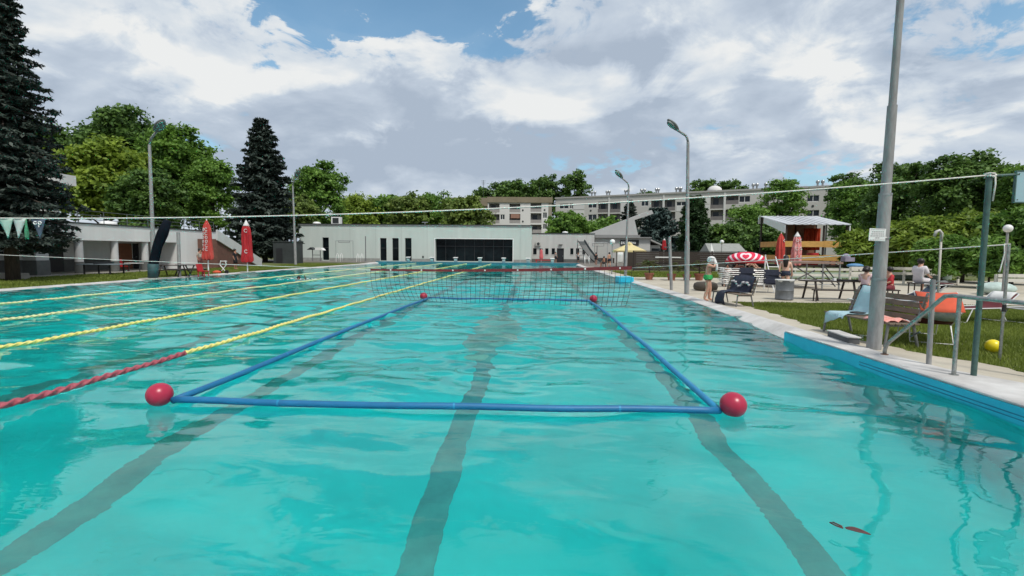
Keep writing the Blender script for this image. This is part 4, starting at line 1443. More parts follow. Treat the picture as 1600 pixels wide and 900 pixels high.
def rope_z(x):
    for p, q in zip(pts, pts[1:]):
        if p.x <= x <= q.x:
            return p.z + (q.z - p.z) * (x - p.x) / (q.x - p.x)
    return pts[0].z


pen_mint = M('pale_mint_cloth', (.52, .70, .60), .8, .1, 9, transl=.3)
pen_white = M('pale_white_cloth', (.66, .72, .68), .8, .05, 9, transl=.3)
pen_green = M('green_cloth', (.12, .40, .22), .8, .1, 9, transl=.3)
pen_slate = M('slate_blue_cloth', (.12, .16, .22), .8, .12, 9, transl=.3)
PEN = [(-3, 21, 11, 372, pen_mint, 'pale mint pennant at the left edge of the photo', None), (20, 42, 27, 372, pen_white, 'white pennant between the mint and the green ones', None),
       (33, 45, 41, 374, pen_green, 'narrow green pennant turned half edge-on', None), (48, 72, 61, 373, pen_slate, 'slate blue pennant with a white round emblem', 1),
       (-40, -16, -28, 373, pen_green, 'green pennant just outside the photo on the left', None)]
for a, b, c, yb, mt, lab, em in PEN:
    pa, pb, pc = At(a, 342, yR), At(b, 342, yR), At(c, yb, yR)
    pa.z, pb.z = rope_z(pa.x) - .008, rope_z(pb.x) - .008
    tw = .03 if mt is pen_green else .006
    rows = []
    for j in range(9):
        v = j / 8
        l_, r_ = pa.lerp(pc, v), pb.lerp(pc, v)
        rows.append([l_.lerp(r_, u) + Vector((0, tw * math.sin(3 * v + 5 * u) + .012 * v, 0)) for u in (0, .25, .5, .75, 1)])
    t = thing('pennant', pa, lab, 'pennant', 'pennants on the upper rope')
    mb = MB(); mb.sheet(rows, .0015); mb.build('cloth', mt, t, True)
    if em:
        for k, cx in enumerate((.30, .60)):
            c0 = pa.lerp(pb, cx + .03) + Vector((0, -.012, -.058))
            ring = [c0 + Vector((.022 * math.cos(w), 0, .020 * math.sin(w))) for w in np.linspace(.5 if k == 0 else 0, 2 * PI - (.5 if k == 0 else .2), 16)]
            mb = MB(); mb.tube(ring, .0075, 6); mb.build('emblem', white_plastic, t)
        c0 = pa.lerp(pb, .55) + Vector((0, -.012, -.088)); mb = MB(); mb.tube([c0, c0 + Vector((0, 0, -.03))], .007, 6); mb.build('emblem', white_plastic, t)

# green post that holds the flag rope, its arm and the blue panel
t = thing('rope_post', GP, 'dark green steel post with a knotted rope at its top and a side arm', 'post')
mb = MB(); mb.tube([GP, gpt + Vector((0, 0, .02))], .034, 12); mb.build('pole', green_paint, t, 'auto')
mb = MB(); mb.tube([GP + Vector((0, 0, .0)), GP + Vector((0, 0, .02))], .075, 14); mb.build('base_flange', green_paint, t)
arm_e = At(1592, 272.5, yR)
mb = MB(); mb.bar(gpt + Vector((0, 0, -.01)), arm_e, .017, n=8); mb.build('side_arm', green_paint, t)
mb = MB(); rr = random.Random(3)
kn = [gpt + Vector((.05 * math.cos(i * 1.1) * (1 + .2 * rr.random()) + .012, .05 * math.sin(i * 1.1), -.03 + .06 * rr.random())) for i in range(22)]
mb.tube(kn, .011, 6); mb.build('rope_knot', rope_white, t, True)
q = gpt + Vector((.045, -.03, 0)); mb = MB(); mb.tube([q, q + Vector((.012, 0, -.12)), q + Vector((-.005, 0, -.34))], .011, 6); mb.build('rope_end', rope_white, t, True)
p0, p1 = At(1588, 268, yR), At(1650, 316, yR)
t = thing('panel_board', (p0.x, yR, p1.z), 'pale blue board hanging at the right edge of the photo', 'board')
mb = MB(); mb.box(p0.x, p1.x, yR - .012, yR + .012, p1.z, p0.z); mb.build('panel', M('pale_blue_panel', (.30, .45, .50), .5, .08, 3), t, bevel=.004)
mb = MB()
for a, b, c, d in ((p0.x - .012, p0.x, p1.z, p0.z), (p0.x - .012, p1.x, p0.z, p0.z + .012), (p0.x - .012, p1.x, p1.z - .012, p1.z)):
    mb.box(a, b, yR - .018, yR + .018, c, d)
mb.build('frame', green_paint, t)
for zz_ in (p1.z + .03, p0.z - .03):
    mb = MB(); mb.ell((p0.x + .03, yR - .014, zz_), (.008, .006, .008), 8, 6); mb.build('bolt', dark_edge, t)
mb = MB(); mb.bar((p1.x - .1, yR + .04, .2), (p1.x - .1, yR + .04, p0.z), .03); mb.build('post', green_paint, t)

# thin post with the net rope
t = thing('rope_post', PR, 'thin grey steel post with a black clamp and a dangling rope end', 'post')
mb = MB(); mb.bar(PR - Vector((0, 0, .05)), prt, .021, n=10); mb.build('pole', rail_steel, t, 'auto')
cl = At(1568.5, 481, PR.y); mb = MB(); mb.bar(cl - Vector((0, 0, .06)), cl + Vector((.006, 0, .05)), .027, n=10); mb.build('clamp', black_m, t, 'auto')
q = prt + Vector((-.09, -.02, -.01)); mb = MB(); mb.tube([prt + Vector((0, -.02, -.02)), q, q + Vector((.012, 0, -.15)), q + Vector((-.03, 0, -.40)), q + Vector((-.045, 0, -.45))], [.008, .008, .009, .009, .016], 6); mb.build('rope_end', rope_white, t, True)

# ------------------------------------------------------------------ handrail and short posts on the near slab
xr = 5.84
ha = G(1382, 556); xr = ha.x
hb = ray(1480, 463); hb = CAM + hb * ((xr - CAM.x) / hb.x)
hc = ray(1600, 471); hc = CAM + hc * ((xr - CAM.x) / hc.x)
zt_ = (hb.z + hc.z) / 2
hpost = G(1492, 588)
t = thing('handrail', (xr, ha.y, .22), 'worn galvanised steel pool handrail sloping down to the slab', 'handrail')
end_ = Vector((xr, 2.6, zt_))
path = [Vector((xr, ha.y, .2)), Vector((xr, ha.y, .30)), Vector((xr, ha.y - .03, .38)), Vector((xr, ha.y - .10, .46)), Vector((xr, hb.y + .12, zt_ - .09)), Vector((xr, hb.y + .03, zt_ - .02)), Vector((xr, hb.y - .10, zt_)), end_]
mb = MB(); mb.tube(path, .029, 12); mb.build('rail', rail_steel, t, True)
for yy in (hpost.y, 3.0):
    mb = MB(); mb.bar((xr, yy, .2), (xr, yy, zt_ - .02), .026, n=12); ps = mb.build('post', rail_steel, t, 'auto')
    mb = MB(); mb.tube([(xr, yy, .222), (xr, yy, .232)], .055, 14); mb.build('base_flange', rail_steel, ps)
mb = MB(); mb.tube([(xr, ha.y, .222), (xr, ha.y, .232)], .055, 14); mb.build('base_flange', M('rusty_flange', (.20, .11, .07), .7, .3, 20), t)
mb = MB(); mb.tube([(xr + .05, ha.y - .45, .60), (xr + .05, ha.y - .62, .70)], .014, 8); mb.build('bracket', dark_edge, t)
pa = G(1451, 571); ptp = At(1458, 437, pa.y)
t = thing('short_post', pa, 'short thick grey post with a rope ring behind the sloping handrail', 'post')
mb = MB(); mb.bar(pa, ptp, .034, n=12); mb.build('pole', pole_grey, t, 'auto')
e1 = At(1478, 439, pa.y + .4)
mb = MB(); mb.bar(ptp - Vector((0, 0, .03)), e1, .008, n=6); mb.build('hook', steel, t)

# ------------------------------------------------------------------ tall lighting mast with its notice
mp_ = G(1365, 545.5); mtop = At(1407, 0, mp_.y)
ax = (mtop - mp_).normalized()
t = thing('lighting_mast', mp_, 'tall stepped grey steel mast that runs out of the top of the photo', 'mast')


def mpt(z):
    return mp_ + ax * ((z - mp_.z) / ax.z)


z1 = At(1383, 305, mp_.y).z; z2 = At(1396, 165, mp_.y).z; z1b = At(1373, 436, mp_.y).z
mb = MB(); mb.tube([mp_ - ax * .1, mpt(z1b)], .112, 16)
mb.tube([mpt(z1b), mpt(z1)], [.104, .096], 16); mb.build('lower_pole', pole_grey, t, 'auto')
mb = MB(); mb.tube([mpt(z1 - .01), mpt(z2)], [.078, .072], 14); mb.build('middle_pole', pole_grey, t, 'auto')
mb = MB(); mb.tube([mpt(z2 - .01), mpt(9.5)], [.058, .05], 12); mb.build('upper_pole', pole_grey, t, 'auto')
q = mpt(9.5)
mb = MB(); mb.bar(q + Vector((-.5, 0, 0)), q + Vector((.5, 0, 0)), .03); mb.build('crossbar', steel, t)
for s in (-.4, .4):
    mb = MB(); mb.obox(q + Vector((s, -.1, .15)), (.3, .14, .24), rx=R(-25)); mb.build('floodlight', dark_edge, t)
for z in (z1b, z1 + .01):
    mb = MB(); mb.tube([mpt(z - .02), mpt(z + .02)], .116 if z == z1b else .1, 16); mb.build('collar', steel, t, 'auto')
s0, s1 = At(1358.5, 357, mp_.y - .13), At(1383, 376.5, mp_.y - .13)
t2 = thing('notice', ((s0.x + s1.x) / 2, s0.y, s1.z), 'small white printed notice strapped to the tall grey mast', 'sign')
mb = MB(); mb.obox(((s0.x + s1.x) / 2, s0.y, (s0.z + s1.z) / 2), (s1.x - s0.x, .006, s0.z - s1.z), ry=R(2)); mb.build('plate', white_plastic, t2)
rr = random.Random(8)
for k, (hh, x0, x1) in enumerate(((.10, .08, .92), (.27, .15, .88), (.44, .12, .90), (.60, .08, .92), (.76, .38, .66), (.92, .06, .94))):
    zc = s0.z - (s0.z - s1.z) * hh
    mb = MB(); u = x0
    while u < x1 - .02:
        wd = min(x1 - u, rr.uniform(.06, .16))
        xa = s0.x + (s1.x - s0.x) * u
        hgt = .0022 if k in (0, 5) else .0045
        mb.box(xa, xa + (s1.x - s0.x) * wd, s0.y - .0052, s0.y - .0045, zc - hgt, zc + hgt)
        u += wd + .025
    mb.build('text_line', black_m, t2)
mb = MB(); mb.tube([mpt(s1.z + .06) + Vector((.118 * math.cos(w), .118 * math.sin(w), 0)) for w in np.linspace(0, 2 * PI, 20)], .006, 6, closed=False); mb.build('strap', steel, t2)

# ------------------------------------------------------------------ street lamps
lamp_head_m = M('lamp_head_grey', (.16, .17, .165), .5, .15, 6)
lens_m = M('lamp_lens', (.20, .22, .21), .4, .1, spec=.3)


def street_lamp(base, top, head, label, rad=.075, mat=pole_grey):
    base, top, head = Vector(base), Vector(top), Vector(head)
    t = thing('street_lamp', base, label, 'street lamp', 'curved street lamps round the pool')
    mid = base.lerp(top, .35)
    mb = MB(); mb.tube([base - Vector((0, 0, .1)), mid], rad * 1.25, 12); mb.tube([mid, top], [rad, rad * .72], 12); mb.build('pole', mat, t, 'auto')
    d = head - top
    arm_end = top + d * .62
    mb = MB(); mb.tube([top, top + Vector((0, 0, .12)) + d * .05, top + Vector((0, 0, .16)) + d * .14, arm_end], rad * .6, 8); mb.build('arm', mat, t, True)
    L_ = d.length * .52
    e = d.normalized()
    s = e.cross(Vector((0, 0, 1))).normalized(); u = s.cross(e)
    mb = MB(); rows = []
    for i in range(9):
        v = i / 8
        w = .17 * math.sin(PI * min(.97, .16 + .78 * v)) ** .7 * (d.length / 1.25)
        rows.append((arm_end + e * (L_ * v), w))
    vs, fs = [], []
    for c, w in rows:
        for j in range(10):
            a = 2 * PI * j / 10
            vs.append(c + s * (w * math.cos(a)) + u * (w * (.62 if math.sin(a) > 0 else .35) * math.sin(a)))
    for i in range(8):
        for j in range(10):
            fs.append((i * 10 + j, i * 10 + (j + 1) % 10, (i + 1) * 10 + (j + 1) % 10, (i + 1) * 10 + j))
    fs += [tuple(range(9, -1, -1)), tuple(80 + j for j in range(10))]
    mb.add(vs, fs); hd = mb.build('lamp_head', lamp_head_m, t, True)
    mb = MB(); c = arm_end + e * (L_ * .6) - u * .045
    ring = [(c + e * (L_ * .34 * math.cos(a)) + s * (.12 * math.sin(a) * d.length / 1.25)) for a in np.linspace(0, 2 * PI, 15)[:-1]]
    mb.ext(ring, -u * .05); mb.build('lens', lens_m, hd, 'auto')
    return t


lA = G(1067, 459.5); lA.x = max(lA.x, 6.75)
street_lamp(lA, At(1075, 222, lA.y), At(1047.5, 191, lA.y - .5), 'tall curved street lamp on the right pool edge beside the slim post', .085)
lB = G(977, 433)
street_lamp(lB, At(982.5, 292, lB.y), At(964.5, 269, lB.y - .8), 'curved street lamp in front of the yellow parasol and the cafe', .085)
lC = G(241, 434.5)
street_lamp(lC, At(233.5, 226, lC.y), At(252, 192, lC.y - 1.0), 'leftmost curved street lamp rising in front of the leafy trees', .11, pole_grey)
lD = G(462, 414)
street_lamp(lD, At(457.5, 290, lD.y), At(466, 268, lD.y - 1.2), 'slender street lamp against the right side of the broad dark spruce', .12, pole_grey)
sp_ = G(1044, 453); sp_.x = max(sp_.x, 6.75)
t = thing('slim_post', sp_, 'straight timber-grey post left of the street lamp on the right pool edge', 'post')
st_ = At(1046, 370, sp_.y)
mb = MB(); mb.bar(sp_ - Vector((0, 0, .1)), st_, .075, n=12); mb.build('pole', pole_grey, t, 'auto')
q = At(1038, 386.5, sp_.y); mb = MB(); mb.bar(At(1045, 386.5, sp_.y), q, .03); mb.build('bracket', dark_edge, t)
pp = G(280.5, 432); t = thing('slim_post', pp, 'straight grey post between the left benches and the dark folded parasol', 'post')
mb = MB(); mb.bar(pp, At(278.5, 363, pp.y), .10, n=12); mb.build('pole', pole_grey, t, 'auto')

# globe lamps
def globe(px, pt, pbase, Y, label, r_):
    q = At(px, pt, Y); g_ = zg(q.x, Y)
    t = thing('globe_lamp', (q.x, Y, g_), label, 'lamp', 'white globe lamps')
    mb = MB(); mb.bar((q.x, Y, g_), (q.x, Y, q.z - r_ * .6), .045, n=8); mb.build('pole', pole_grey, t)
    mb = MB(); mb.ell((q.x, Y, q.z), (r_, r_, r_), 14, 10); mb.build('globe', white_plastic, t, True)


globe(957, 378, 430, 40, 'white globe lamp left of the yellow parasol', .22)
globe(1128, 378, 396, 58, 'white globe lamp in front of the small tiled roof', .24)
globe(1575, 357, 400, 22, 'white globe lamp half hidden in the shrubs at the right', .17)

# thin shower post with hooked head
q = At(1467, 478, 12.5); g_ = zg(q.x, 12.5)
t = thing('shower_post', (q.x, 12.5, g_), 'thin shower pipe with a hooked head standing on the lawn', 'shower')
top = At(1470.5, 376, 12.5)
mb = MB(); mb.tube([(q.x - .03, 12.5, g_), top], .024, 8); mb.build('pipe', M('pale_pipe', (.40, .38, .33), .5, .15), t, True)
mb = MB(); mb.tube([top + Vector((0, 0, -.02)), top + Vector((-.0, 0, .18)), top + Vector((-.06, 0, .25)), top + Vector((-.13, 0, .22)), top + Vector((-.17, 0, .1))], [.03, .036, .036, .036, .03], 8); mb.build('shower_head', M('pale_pipe2', (.48, .47, .43), .45, .1), t, True)
mb = MB(); mb.bar(At(1452, 440, 12.5), At(1481, 441, 12.5), .014); mb.build('crossbar', steel, t)
# ------------------------------------------------------------------ people


def skin_mesh(name, verts, edges, radii, mat, parent, root=0, sub=1):
    me = bpy.data.meshes.new(name)
    me.from_pydata([tuple(v) for v in verts], edges, [])
    o = bpy.data.objects.new(name, me)
    COL.objects.link(o)
    sk = o.modifiers.new('skin', 'SKIN')
    sk.use_smooth_shade = True
    sk.branch_smoothing = 0.3
    lay = me.skin_vertices[0].data
    for i, r_ in enumerate(radii):
        lay[i].radius = r_ if isinstance(r_, tuple) else (r_, r_)
        lay[i].use_root = i == root
    if sub:
        s = o.modifiers.new('sub', 'SUBSURF'); s.levels = s.render_levels = sub
    dg = bpy.context.evaluated_depsgraph_get()
    ev = o.evaluated_get(dg)
    nm = bpy.data.meshes.new_from_object(ev)
    o.modifiers.clear()
    o.data = nm
    nm.materials.clear(); nm.materials.append(mat)
    nm.polygons.foreach_set('use_smooth', [True] * len(nm.polygons))
    o.parent = parent
    return o


BASE = dict(pelvis=(0, 0, .95), waist=(0, 0, 1.10), chest=(0, 0, 1.30), neck=(0, 0, 1.46), head=(0, .02, 1.57), crown=(0, .01, 1.67),
            nose=(0, .115, 1.575), shL=(-.18, 0, 1.40), elL=(-.24, -.03, 1.12), wrL=(-.25, .06, .88), haL=(-.25, .10, .78), shR=(.18, 0, 1.40), elR=(.24, -.03, 1.12), wrR=(.25, .06, .88), haR=(.25, .10, .78),
            hiL=(-.10, 0, .90), knL=(-.11, .03, .49), anL=(-.11, -.02, .08), toL=(-.12, .15, .03), hiR=(.10, 0, .90), knR=(.11, .03, .49), anR=(.11, -.02, .08), toR=(.12, .15, .03))
RAD = dict(pelvis=(.155, .115), waist=(.135, .10), chest=(.165, .115), neck=.055, head=(.078, .095), crown=(.065, .075), nose=.016, shL=.062, elL=.042, wrL=.03, haL=(.038, .022), shR=.062, elR=.042, wrR=.03, haR=(.038, .022),
           hiL=.095, knL=.06, anL=.042, toL=.034, hiR=.095, knR=.06, anR=.042, toR=.034)
EDG = [('pelvis', 'waist'), ('waist', 'chest'), ('chest', 'neck'), ('neck', 'head'), ('head', 'crown'), ('head', 'nose'), ('chest', 'shL'), ('shL', 'elL'), ('elL', 'wrL'), ('wrL', 'haL'), ('chest', 'shR'), ('shR', 'elR'), ('elR', 'wrR'), ('wrR', 'haR'),
       ('pelvis', 'hiL'), ('hiL', 'knL'), ('knL', 'anL'), ('anL', 'toL'), ('pelvis', 'hiR'), ('hiR', 'knR'), ('knR', 'anR'), ('anR', 'toR')]
POSE = dict(
    stand={},
    towel=dict(chest=(0, -.02, 1.31), neck=(0, .03, 1.46), head=(0, .09, 1.55), crown=(0, .10, 1.65), nose=(0, .18, 1.53), elL=(-.27, .18, 1.33), wrL=(-.14, .24, 1.52), haL=(-.08, .20, 1.60), elR=(.27, .18, 1.33), wrR=(.14, .24, 1.52), haR=(.08, .20, 1.60),
               knL=(-.10, .09, .49), knR=(.10, -.01, .49), anL=(-.11, .07, .08), toL=(-.12, .24, .03), anR=(.11, -.12, .08), toR=(.12, .05, .03)),
    sit=dict(pelvis=(0, 0, .55), waist=(0, .02, .70), chest=(0, .03, .90), neck=(0, .05, 1.06), head=(0, .09, 1.17), crown=(0, .09, 1.27), nose=(0, .19, 1.16), shL=(-.18, .03, 1.0), elL=(-.23, .10, .75), wrL=(-.16, .33, .66), haL=(-.13, .42, .64), shR=(.18, .03, 1.0), elR=(.23, .10, .75), wrR=(.16, .33, .66), haR=(.13, .42, .64),
             hiL=(-.10, .04, .52), knL=(-.13, .44, .50), anL=(-.13, .40, .08), toL=(-.14, .56, .03), hiR=(.10, .04, .52), knR=(.13, .44, .50), anR=(.13, .40, .08), toR=(.14, .56, .03)),
    walk=dict(knL=(-.10, .16, .50), anL=(-.10, .16, .10), toL=(-.10, .32, .05), knR=(.10, -.02, .49), anR=(.10, -.26, .12), toR=(.10, -.12, .03), elL=(-.24, -.10, 1.13), wrL=(-.25, -.08, .88), haL=(-.25, -.06, .78), elR=(.24, .04, 1.13), wrR=(.24, .18, .92), haR=(.24, .24, .84)),
    lie=dict(pelvis=(0, 0, .12), waist=(0, -.16, .13), chest=(0, -.36, .15), neck=(0, -.52, .18), head=(0, -.62, .22), crown=(0, -.72, .23), nose=(0, -.63, .33), shL=(-.18, -.46, .14), elL=(-.26, -.24, .1), wrL=(-.24, 0, .09), haL=(-.23, .1, .09), shR=(.18, -.46, .14), elR=(.26, -.24, .1), wrR=(.24, 0, .09), haR=(.23, .1, .09),
             hiL=(-.10, .05, .12), knL=(-.11, .40, .42), anL=(-.11, .70, .08), toL=(-.11, .84, .10), hiR=(.10, .05, .12), knR=(.11, .46, .40), anR=(.11, .78, .08), toR=(.11, .92, .10)),
    float=dict(pelvis=(0, -.1, -.5), waist=(0, -.06, -.36), chest=(0, 0, -.18), neck=(0, .03, -.03), head=(0, .06, .07), crown=(0, .05, .17), nose=(0, .16, .06), shL=(-.18, 0, -.09), elL=(-.42, .2, .05), wrL=(-.40, .45, .22), haL=(-.36, .55, .30), shR=(.18, 0, -.09), elR=(.36, .2, -.2), wrR=(.3, .4, -.22), haR=(.28, .5, -.22),
               hiL=(-.1, -.12, -.55), knL=(-.12, -.3, -.9), anL=(-.12, -.6, -1.1), toL=(-.12, -.7, -1.2), hiR=(.1, -.12, -.55), knR=(.12, -.25, -.95), anR=(.12, -.5, -1.2), toR=(.12, -.6, -1.3)))
TOP = ['pelvis', 'waist', 'chest', 'shL', 'shR', 'elL', 'elR']
TOPE = [('pelvis', 'waist'), ('waist', 'chest'), ('chest', 'shL'), ('chest', 'shR'), ('shL', 'elL'), ('shR', 'elR')]
SH = ['pelvis', 'hiL', 'hiR', 'mL', 'mR']
SHE = [('pelvis', 'hiL'), ('pelvis', 'hiR'), ('hiL', 'mL'), ('hiR', 'mR')]


def person(loc, rz, pose, label, skin=None, top=None, shorts=None, hair=None, hairlen=0, dress=None, bulk=1.0, scale=1.0, fingers=True, towel=None, long_shorts=.35, group=None):
    t = thing('person', (0, 0, 0), label, 'person', group)
    J = dict(BASE); J.update(POSE[pose])
    names = list(J)
    V = [Vector(J[n]) for n in names]
    E = [(names.index(a), names.index(b)) for a, b in EDG]
    Rr = [(tuple(x * bulk for x in RAD[n]) if isinstance(RAD[n], tuple) else RAD[n] * bulk) if n not in ('head', 'crown', 'nose') else RAD[n] for n in names]
    if fingers:
        for s, sg_ in (('L', -1), ('R', 1)):
            w, h = Vector(J['wr' + s]), Vector(J['ha' + s])
            d = (h - w).normalized()
            side = d.cross(Vector((0, 0, 1)))
            side = side.normalized() if side.length > .1 else Vector((0, 1, 0))
            hi = names.index('ha' + s)
            for k in range(4):
                ln = (.075, .085, .08, .06)[k]
                base = h + side * (.030 * (k - 1.5) / 1.5)
                a = base + d * ln * .55
                b = base + d * ln + d.cross(side) * .02
                i0 = len(V); V += [a, b]; Rr += [.0105, .009]; E += [(hi, i0), (i0, i0 + 1)]
            i0 = len(V); th = w.lerp(h, .5) + side * .045 + d * .01; V += [th, th + side * .02 + d * .04]; Rr += [.013, .010]; E += [(names.index('wr' + s), i0), (i0, i0 + 1)]
    skin_mesh('body', V, E, Rr, skin or skin_m, t, names.index('pelvis'))
    J['mL'] = tuple(Vector(J['hiL']).lerp(Vector(J['knL']), long_shorts)); J['mR'] = tuple(Vector(J['hiR']).lerp(Vector(J['knR']), long_shorts))
    RAD['mL'] = RAD['mR'] = .082

    def shell(nm, ns, es, mat, k=1.09, add=.008):
        rr = []
        for n in ns:
            r0 = RAD[n]
            rr.append(tuple(x * k + add for x in r0) if isinstance(r0, tuple) else r0 * k + add)
        return skin_mesh(nm, [J[n] for n in ns], [(ns.index(a), ns.index(b)) for a, b in es], rr, mat, t, 0)
    if top:
        shell('shirt', TOP, TOPE, top)
    if shorts:
        mb = MB()
        pe, wa = Vector(J['pelvis']), Vector(J['waist'])
        axd = (wa - pe).normalized(); side = (Vector(J['hiR']) - Vector(J['hiL'])).normalized(); fw = side.cross(axd).normalized() * -1
        rows_ = []
        for k_, (t_, a_, b_) in enumerate(((.085, .150, .112), (.03, .172, .128), (-.04, .185, .135), (-.10, .178, .128))):
            rows_.append([pe + axd * t_ + side * (a_ * bulk * math.cos(w_)) + fw * (b_ * bulk * math.sin(w_)) for w_ in np.linspace(0, 2 * PI, 15)[:-1]])
        for i_, rw in enumerate(rows_):
            mb.v += [tuple(q_) for q_ in rw]
        for i_ in range(3):
            for j_ in range(14):
                mb.f.append((i_ * 14 + j_, i_ * 14 + (j_ + 1) % 14, (i_ + 1) * 14 + (j_ + 1) % 14, (i_ + 1) * 14 + j_))
        for s_ in 'LR':
            h_ = Vector(J['hi' + s_]); m_ = Vector(J['m' + s_])
            mb.tube([h_ + (h_ - m_).normalized() * .02, h_.lerp(m_, .5), m_], [.112 * bulk, .106 * bulk, .100 * bulk], 12)
        mb.build('shorts', shorts, t, True)
    if dress:
        ns = TOP + ['hiL', 'hiR', 'knL', 'knR']
        shell('robe', ns, TOPE + [('pelvis', 'hiL'), ('pelvis', 'hiR'), ('hiL', 'knL'), ('hiR', 'knR')], dress, 1.18, .03)
    hd, cr_ = Vector(J['head']), Vector(J['crown'])
    dn = (cr_ - hd).normalized()
    if hair:
        fwd_ = (Vector(J['nose']) - hd).normalized()
        c = hd + dn * .060 - fwd_ * .036
        mb = MB(); mb.ell(c, (.112, .116, .112), 14, 10)
        if hairlen:
            mb.tube([c + dn * .03 - fwd_ * .03, c - fwd_ * .07 - Vector((0, 0, .10)), c - fwd_ * .07 - Vector((0, 0, hairlen))], [.10, .125, .07], 10)
        mb.build('hair', hair, t, True)
    if towel:
        mb = MB(); rr = random.Random(2)
        c = hd + dn * .06
        mb.ell(c, (.15, .165, .145), 16, 10)
        for k in range(7):
            a = rr.uniform(0, 2 * PI)
            q = c + Vector((.10 * math.cos(a), .11 * math.sin(a), rr.uniform(-.06, .08)))
            mb.ell(q, (.07, .06, .05), 8, 6, rz=a, rx=rr.uniform(-.5, .5))
        mb.tube([c + Vector((-.1, .1, 0)), Vector((-.17, .27, 1.45)), Vector((-.14, .30, 1.34))], [.06, .05, .045], 8)
        mb.tube([c + Vector((.1, .1, 0)), Vector((.17, .27, 1.42)), Vector((.15, .29, 1.26)), Vector((.15, .28, 1.18))], [.06, .055, .05, .04], 8)
        mb.build('towel', towel, t, True)
    place(t, loc, rz, sc=scale)
    return t


green_trunks = M('green_trunks', (.012, .30, .06), .6, .15, 8)
pink_top = M('pink_white_top', (.68, .50, .52), .8, .1, 8)
red_shirt = M('red_shirt', (.50, .03, .04), .75, .15, 8)
robe_m = M('white_robe', (.62, .58, .60), .9, .08, 8)
white_shirt = M('white_shirt', (.60, .60, .58), .8, .08, 8)
mP = G(1105, 470)
person((mP.x, mP.y, mP.z), R(-105), 'towel', 'man in green swimming trunks drying his hair with a white towel at the pool edge', skin_m, shorts=green_trunks, towel=white_cloth, scale=.96, bulk=1.3, long_shorts=.16)
p = At(1225, 470, 22.5)
person((p.x, 22.5, zg(p.x, 22.5)), R(-30), 'walk', 'bare-backed woman with long dark hair behind the grey bin', skin_pale, shorts=navy_cloth, hair=hair_dark, hairlen=.42, scale=1.0, bulk=1.12, long_shorts=.2)
bY = 19.0
p = At(1357, 450, bY - .1)
person((p.x, bY + .1, zg(p.x, bY)), R(-60), 'sit', 'woman in a pale pink top and dark skirt at the end of the picnic table', skin_pale, top=pink_top, shorts=black_cloth, hair=hair_dark, hairlen=.12, scale=1.02, long_shorts=.8)
p = At(1391, 455, 19.5)
person((p.x, 19.5, zg(p.x, 19.5)), R(75), 'sit', 'seated person in a red T-shirt leaning forward just right of the tall mast', skin_m, top=red_shirt, shorts=M('dark_red_shorts', (.16, .02, .03), .8, .1), hair=hair_dark, scale=1.0, long_shorts=.8)
p = At(1434, 455, 19.8)
person((p.x, 19.8, zg(p.x, 19.8) + .25), R(-70), 'sit', 'man in a white bathrobe sitting above the black-canopied lounger', skin_m, dress=robe_m, hair=hair_dark, scale=1.06)
p = At(1172, 418, 29)
person((p.x - .3, 29, p.z - .10), R(-90), 'lie', 'person lying with knees raised on the pale plank by the striped parasol', skin_pale, shorts=black_cloth, hair=hair_dark, scale=.95, long_shorts=.2)
p = At(1136, 430, 27)
person((p.x, 27, zg(p.x, 27)), R(160), 'sit', 'person in a white T-shirt sitting under the striped parasol', skin_tan, top=white_shirt, shorts=navy_cloth, hair=hair_dark, scale=.95, long_shorts=.6)
p = At(1150, 430, 27.5)
person((p.x, 27.5, zg(p.x, 27.5)), R(170), 'sit', 'seated person in dark clothes right of the white T-shirt under the striped parasol', skin_tan, top=black_cloth, shorts=maroon_cloth, hair=hair_dark, scale=1.0, long_shorts=.6)
p = At(868, 411, 76.5)
person((p.x, 76.5, zg(p.x, 76)), R(200), 'stand', 'far person in a pale shirt beside the annex door', skin_tan, top=M('grey_shirt', (.22, .22, .21), .8, .1), shorts=black_cloth, hair=hair_dark, fingers=False, long_shorts=.8)
p = At(903, 413, 75.5)
person((p.x, 75.5, zg(p.x, 75)), R(180), 'stand', 'far person in a white shirt and black trousers before the annex windows', skin_tan, top=white_shirt, shorts=black_cloth, hair=hair_dark, fingers=False, long_shorts=1.0)
p = At(951.5, 420, 57)
person((p.x, 57, zg(p.x, 57)), R(20), 'walk', 'bare-chested man walking left of the globe lamp, near the cafe', skin_m, shorts=navy_cloth, hair=hair_dark, fingers=False, scale=1.05)
p = At(944, 421, 59)
person((p.x, 59, zg(p.x, 59)), R(60), 'sit', 'sunburnt person sitting beside the walking man near the cafe', skin_tan, shorts=black_cloth, hair=hair_dark, fingers=False)
p = At(931, 413, 66)
person((p.x, 66, zg(p.x, 66)), R(-40), 'stand', 'dark-clothed person at the foot of the water slide', skin_tan, top=black_cloth, shorts=black_cloth, hair=hair_dark, fingers=False)
p = G(293, 424)
person((p.x, p.y + 1.5, .065), R(-100), 'stand', 'dark-haired man in a pale shirt standing left of the first red parasol', skin_tan, top=M('beige_shirt', (.42, .36, .31), .8, .1), shorts=M('rust_shorts', (.14, .05, .045), .8, .1), hair=hair_dark, fingers=False, scale=1.05, long_shorts=.8)
p = G(368, 421)
person((p.x, p.y, .065), R(-90), 'stand', 'person in black standing between the two closed red parasols', skin_tan, top=black_cloth, shorts=black_cloth, hair=hair_dark, fingers=False, scale=1.05, long_shorts=1.0)
p = Wp(467, 437)
person((p.x, p.y, 0), R(200), 'float', 'swimmer with head and one arm above the water in the left lanes', skin_tan, hair=hair_dark, fingers=False)
mb = MB(); rr = random.Random(5)
for k in range(60):
    a = rr.uniform(0, 2 * PI); d = rr.uniform(.1, 1.0)
    mb.ell((p.x + d * 1.6 * math.cos(a), p.y + d * math.sin(a), .02), (rr.uniform(.03, .10), rr.uniform(.02, .06), .02), 6, 4)
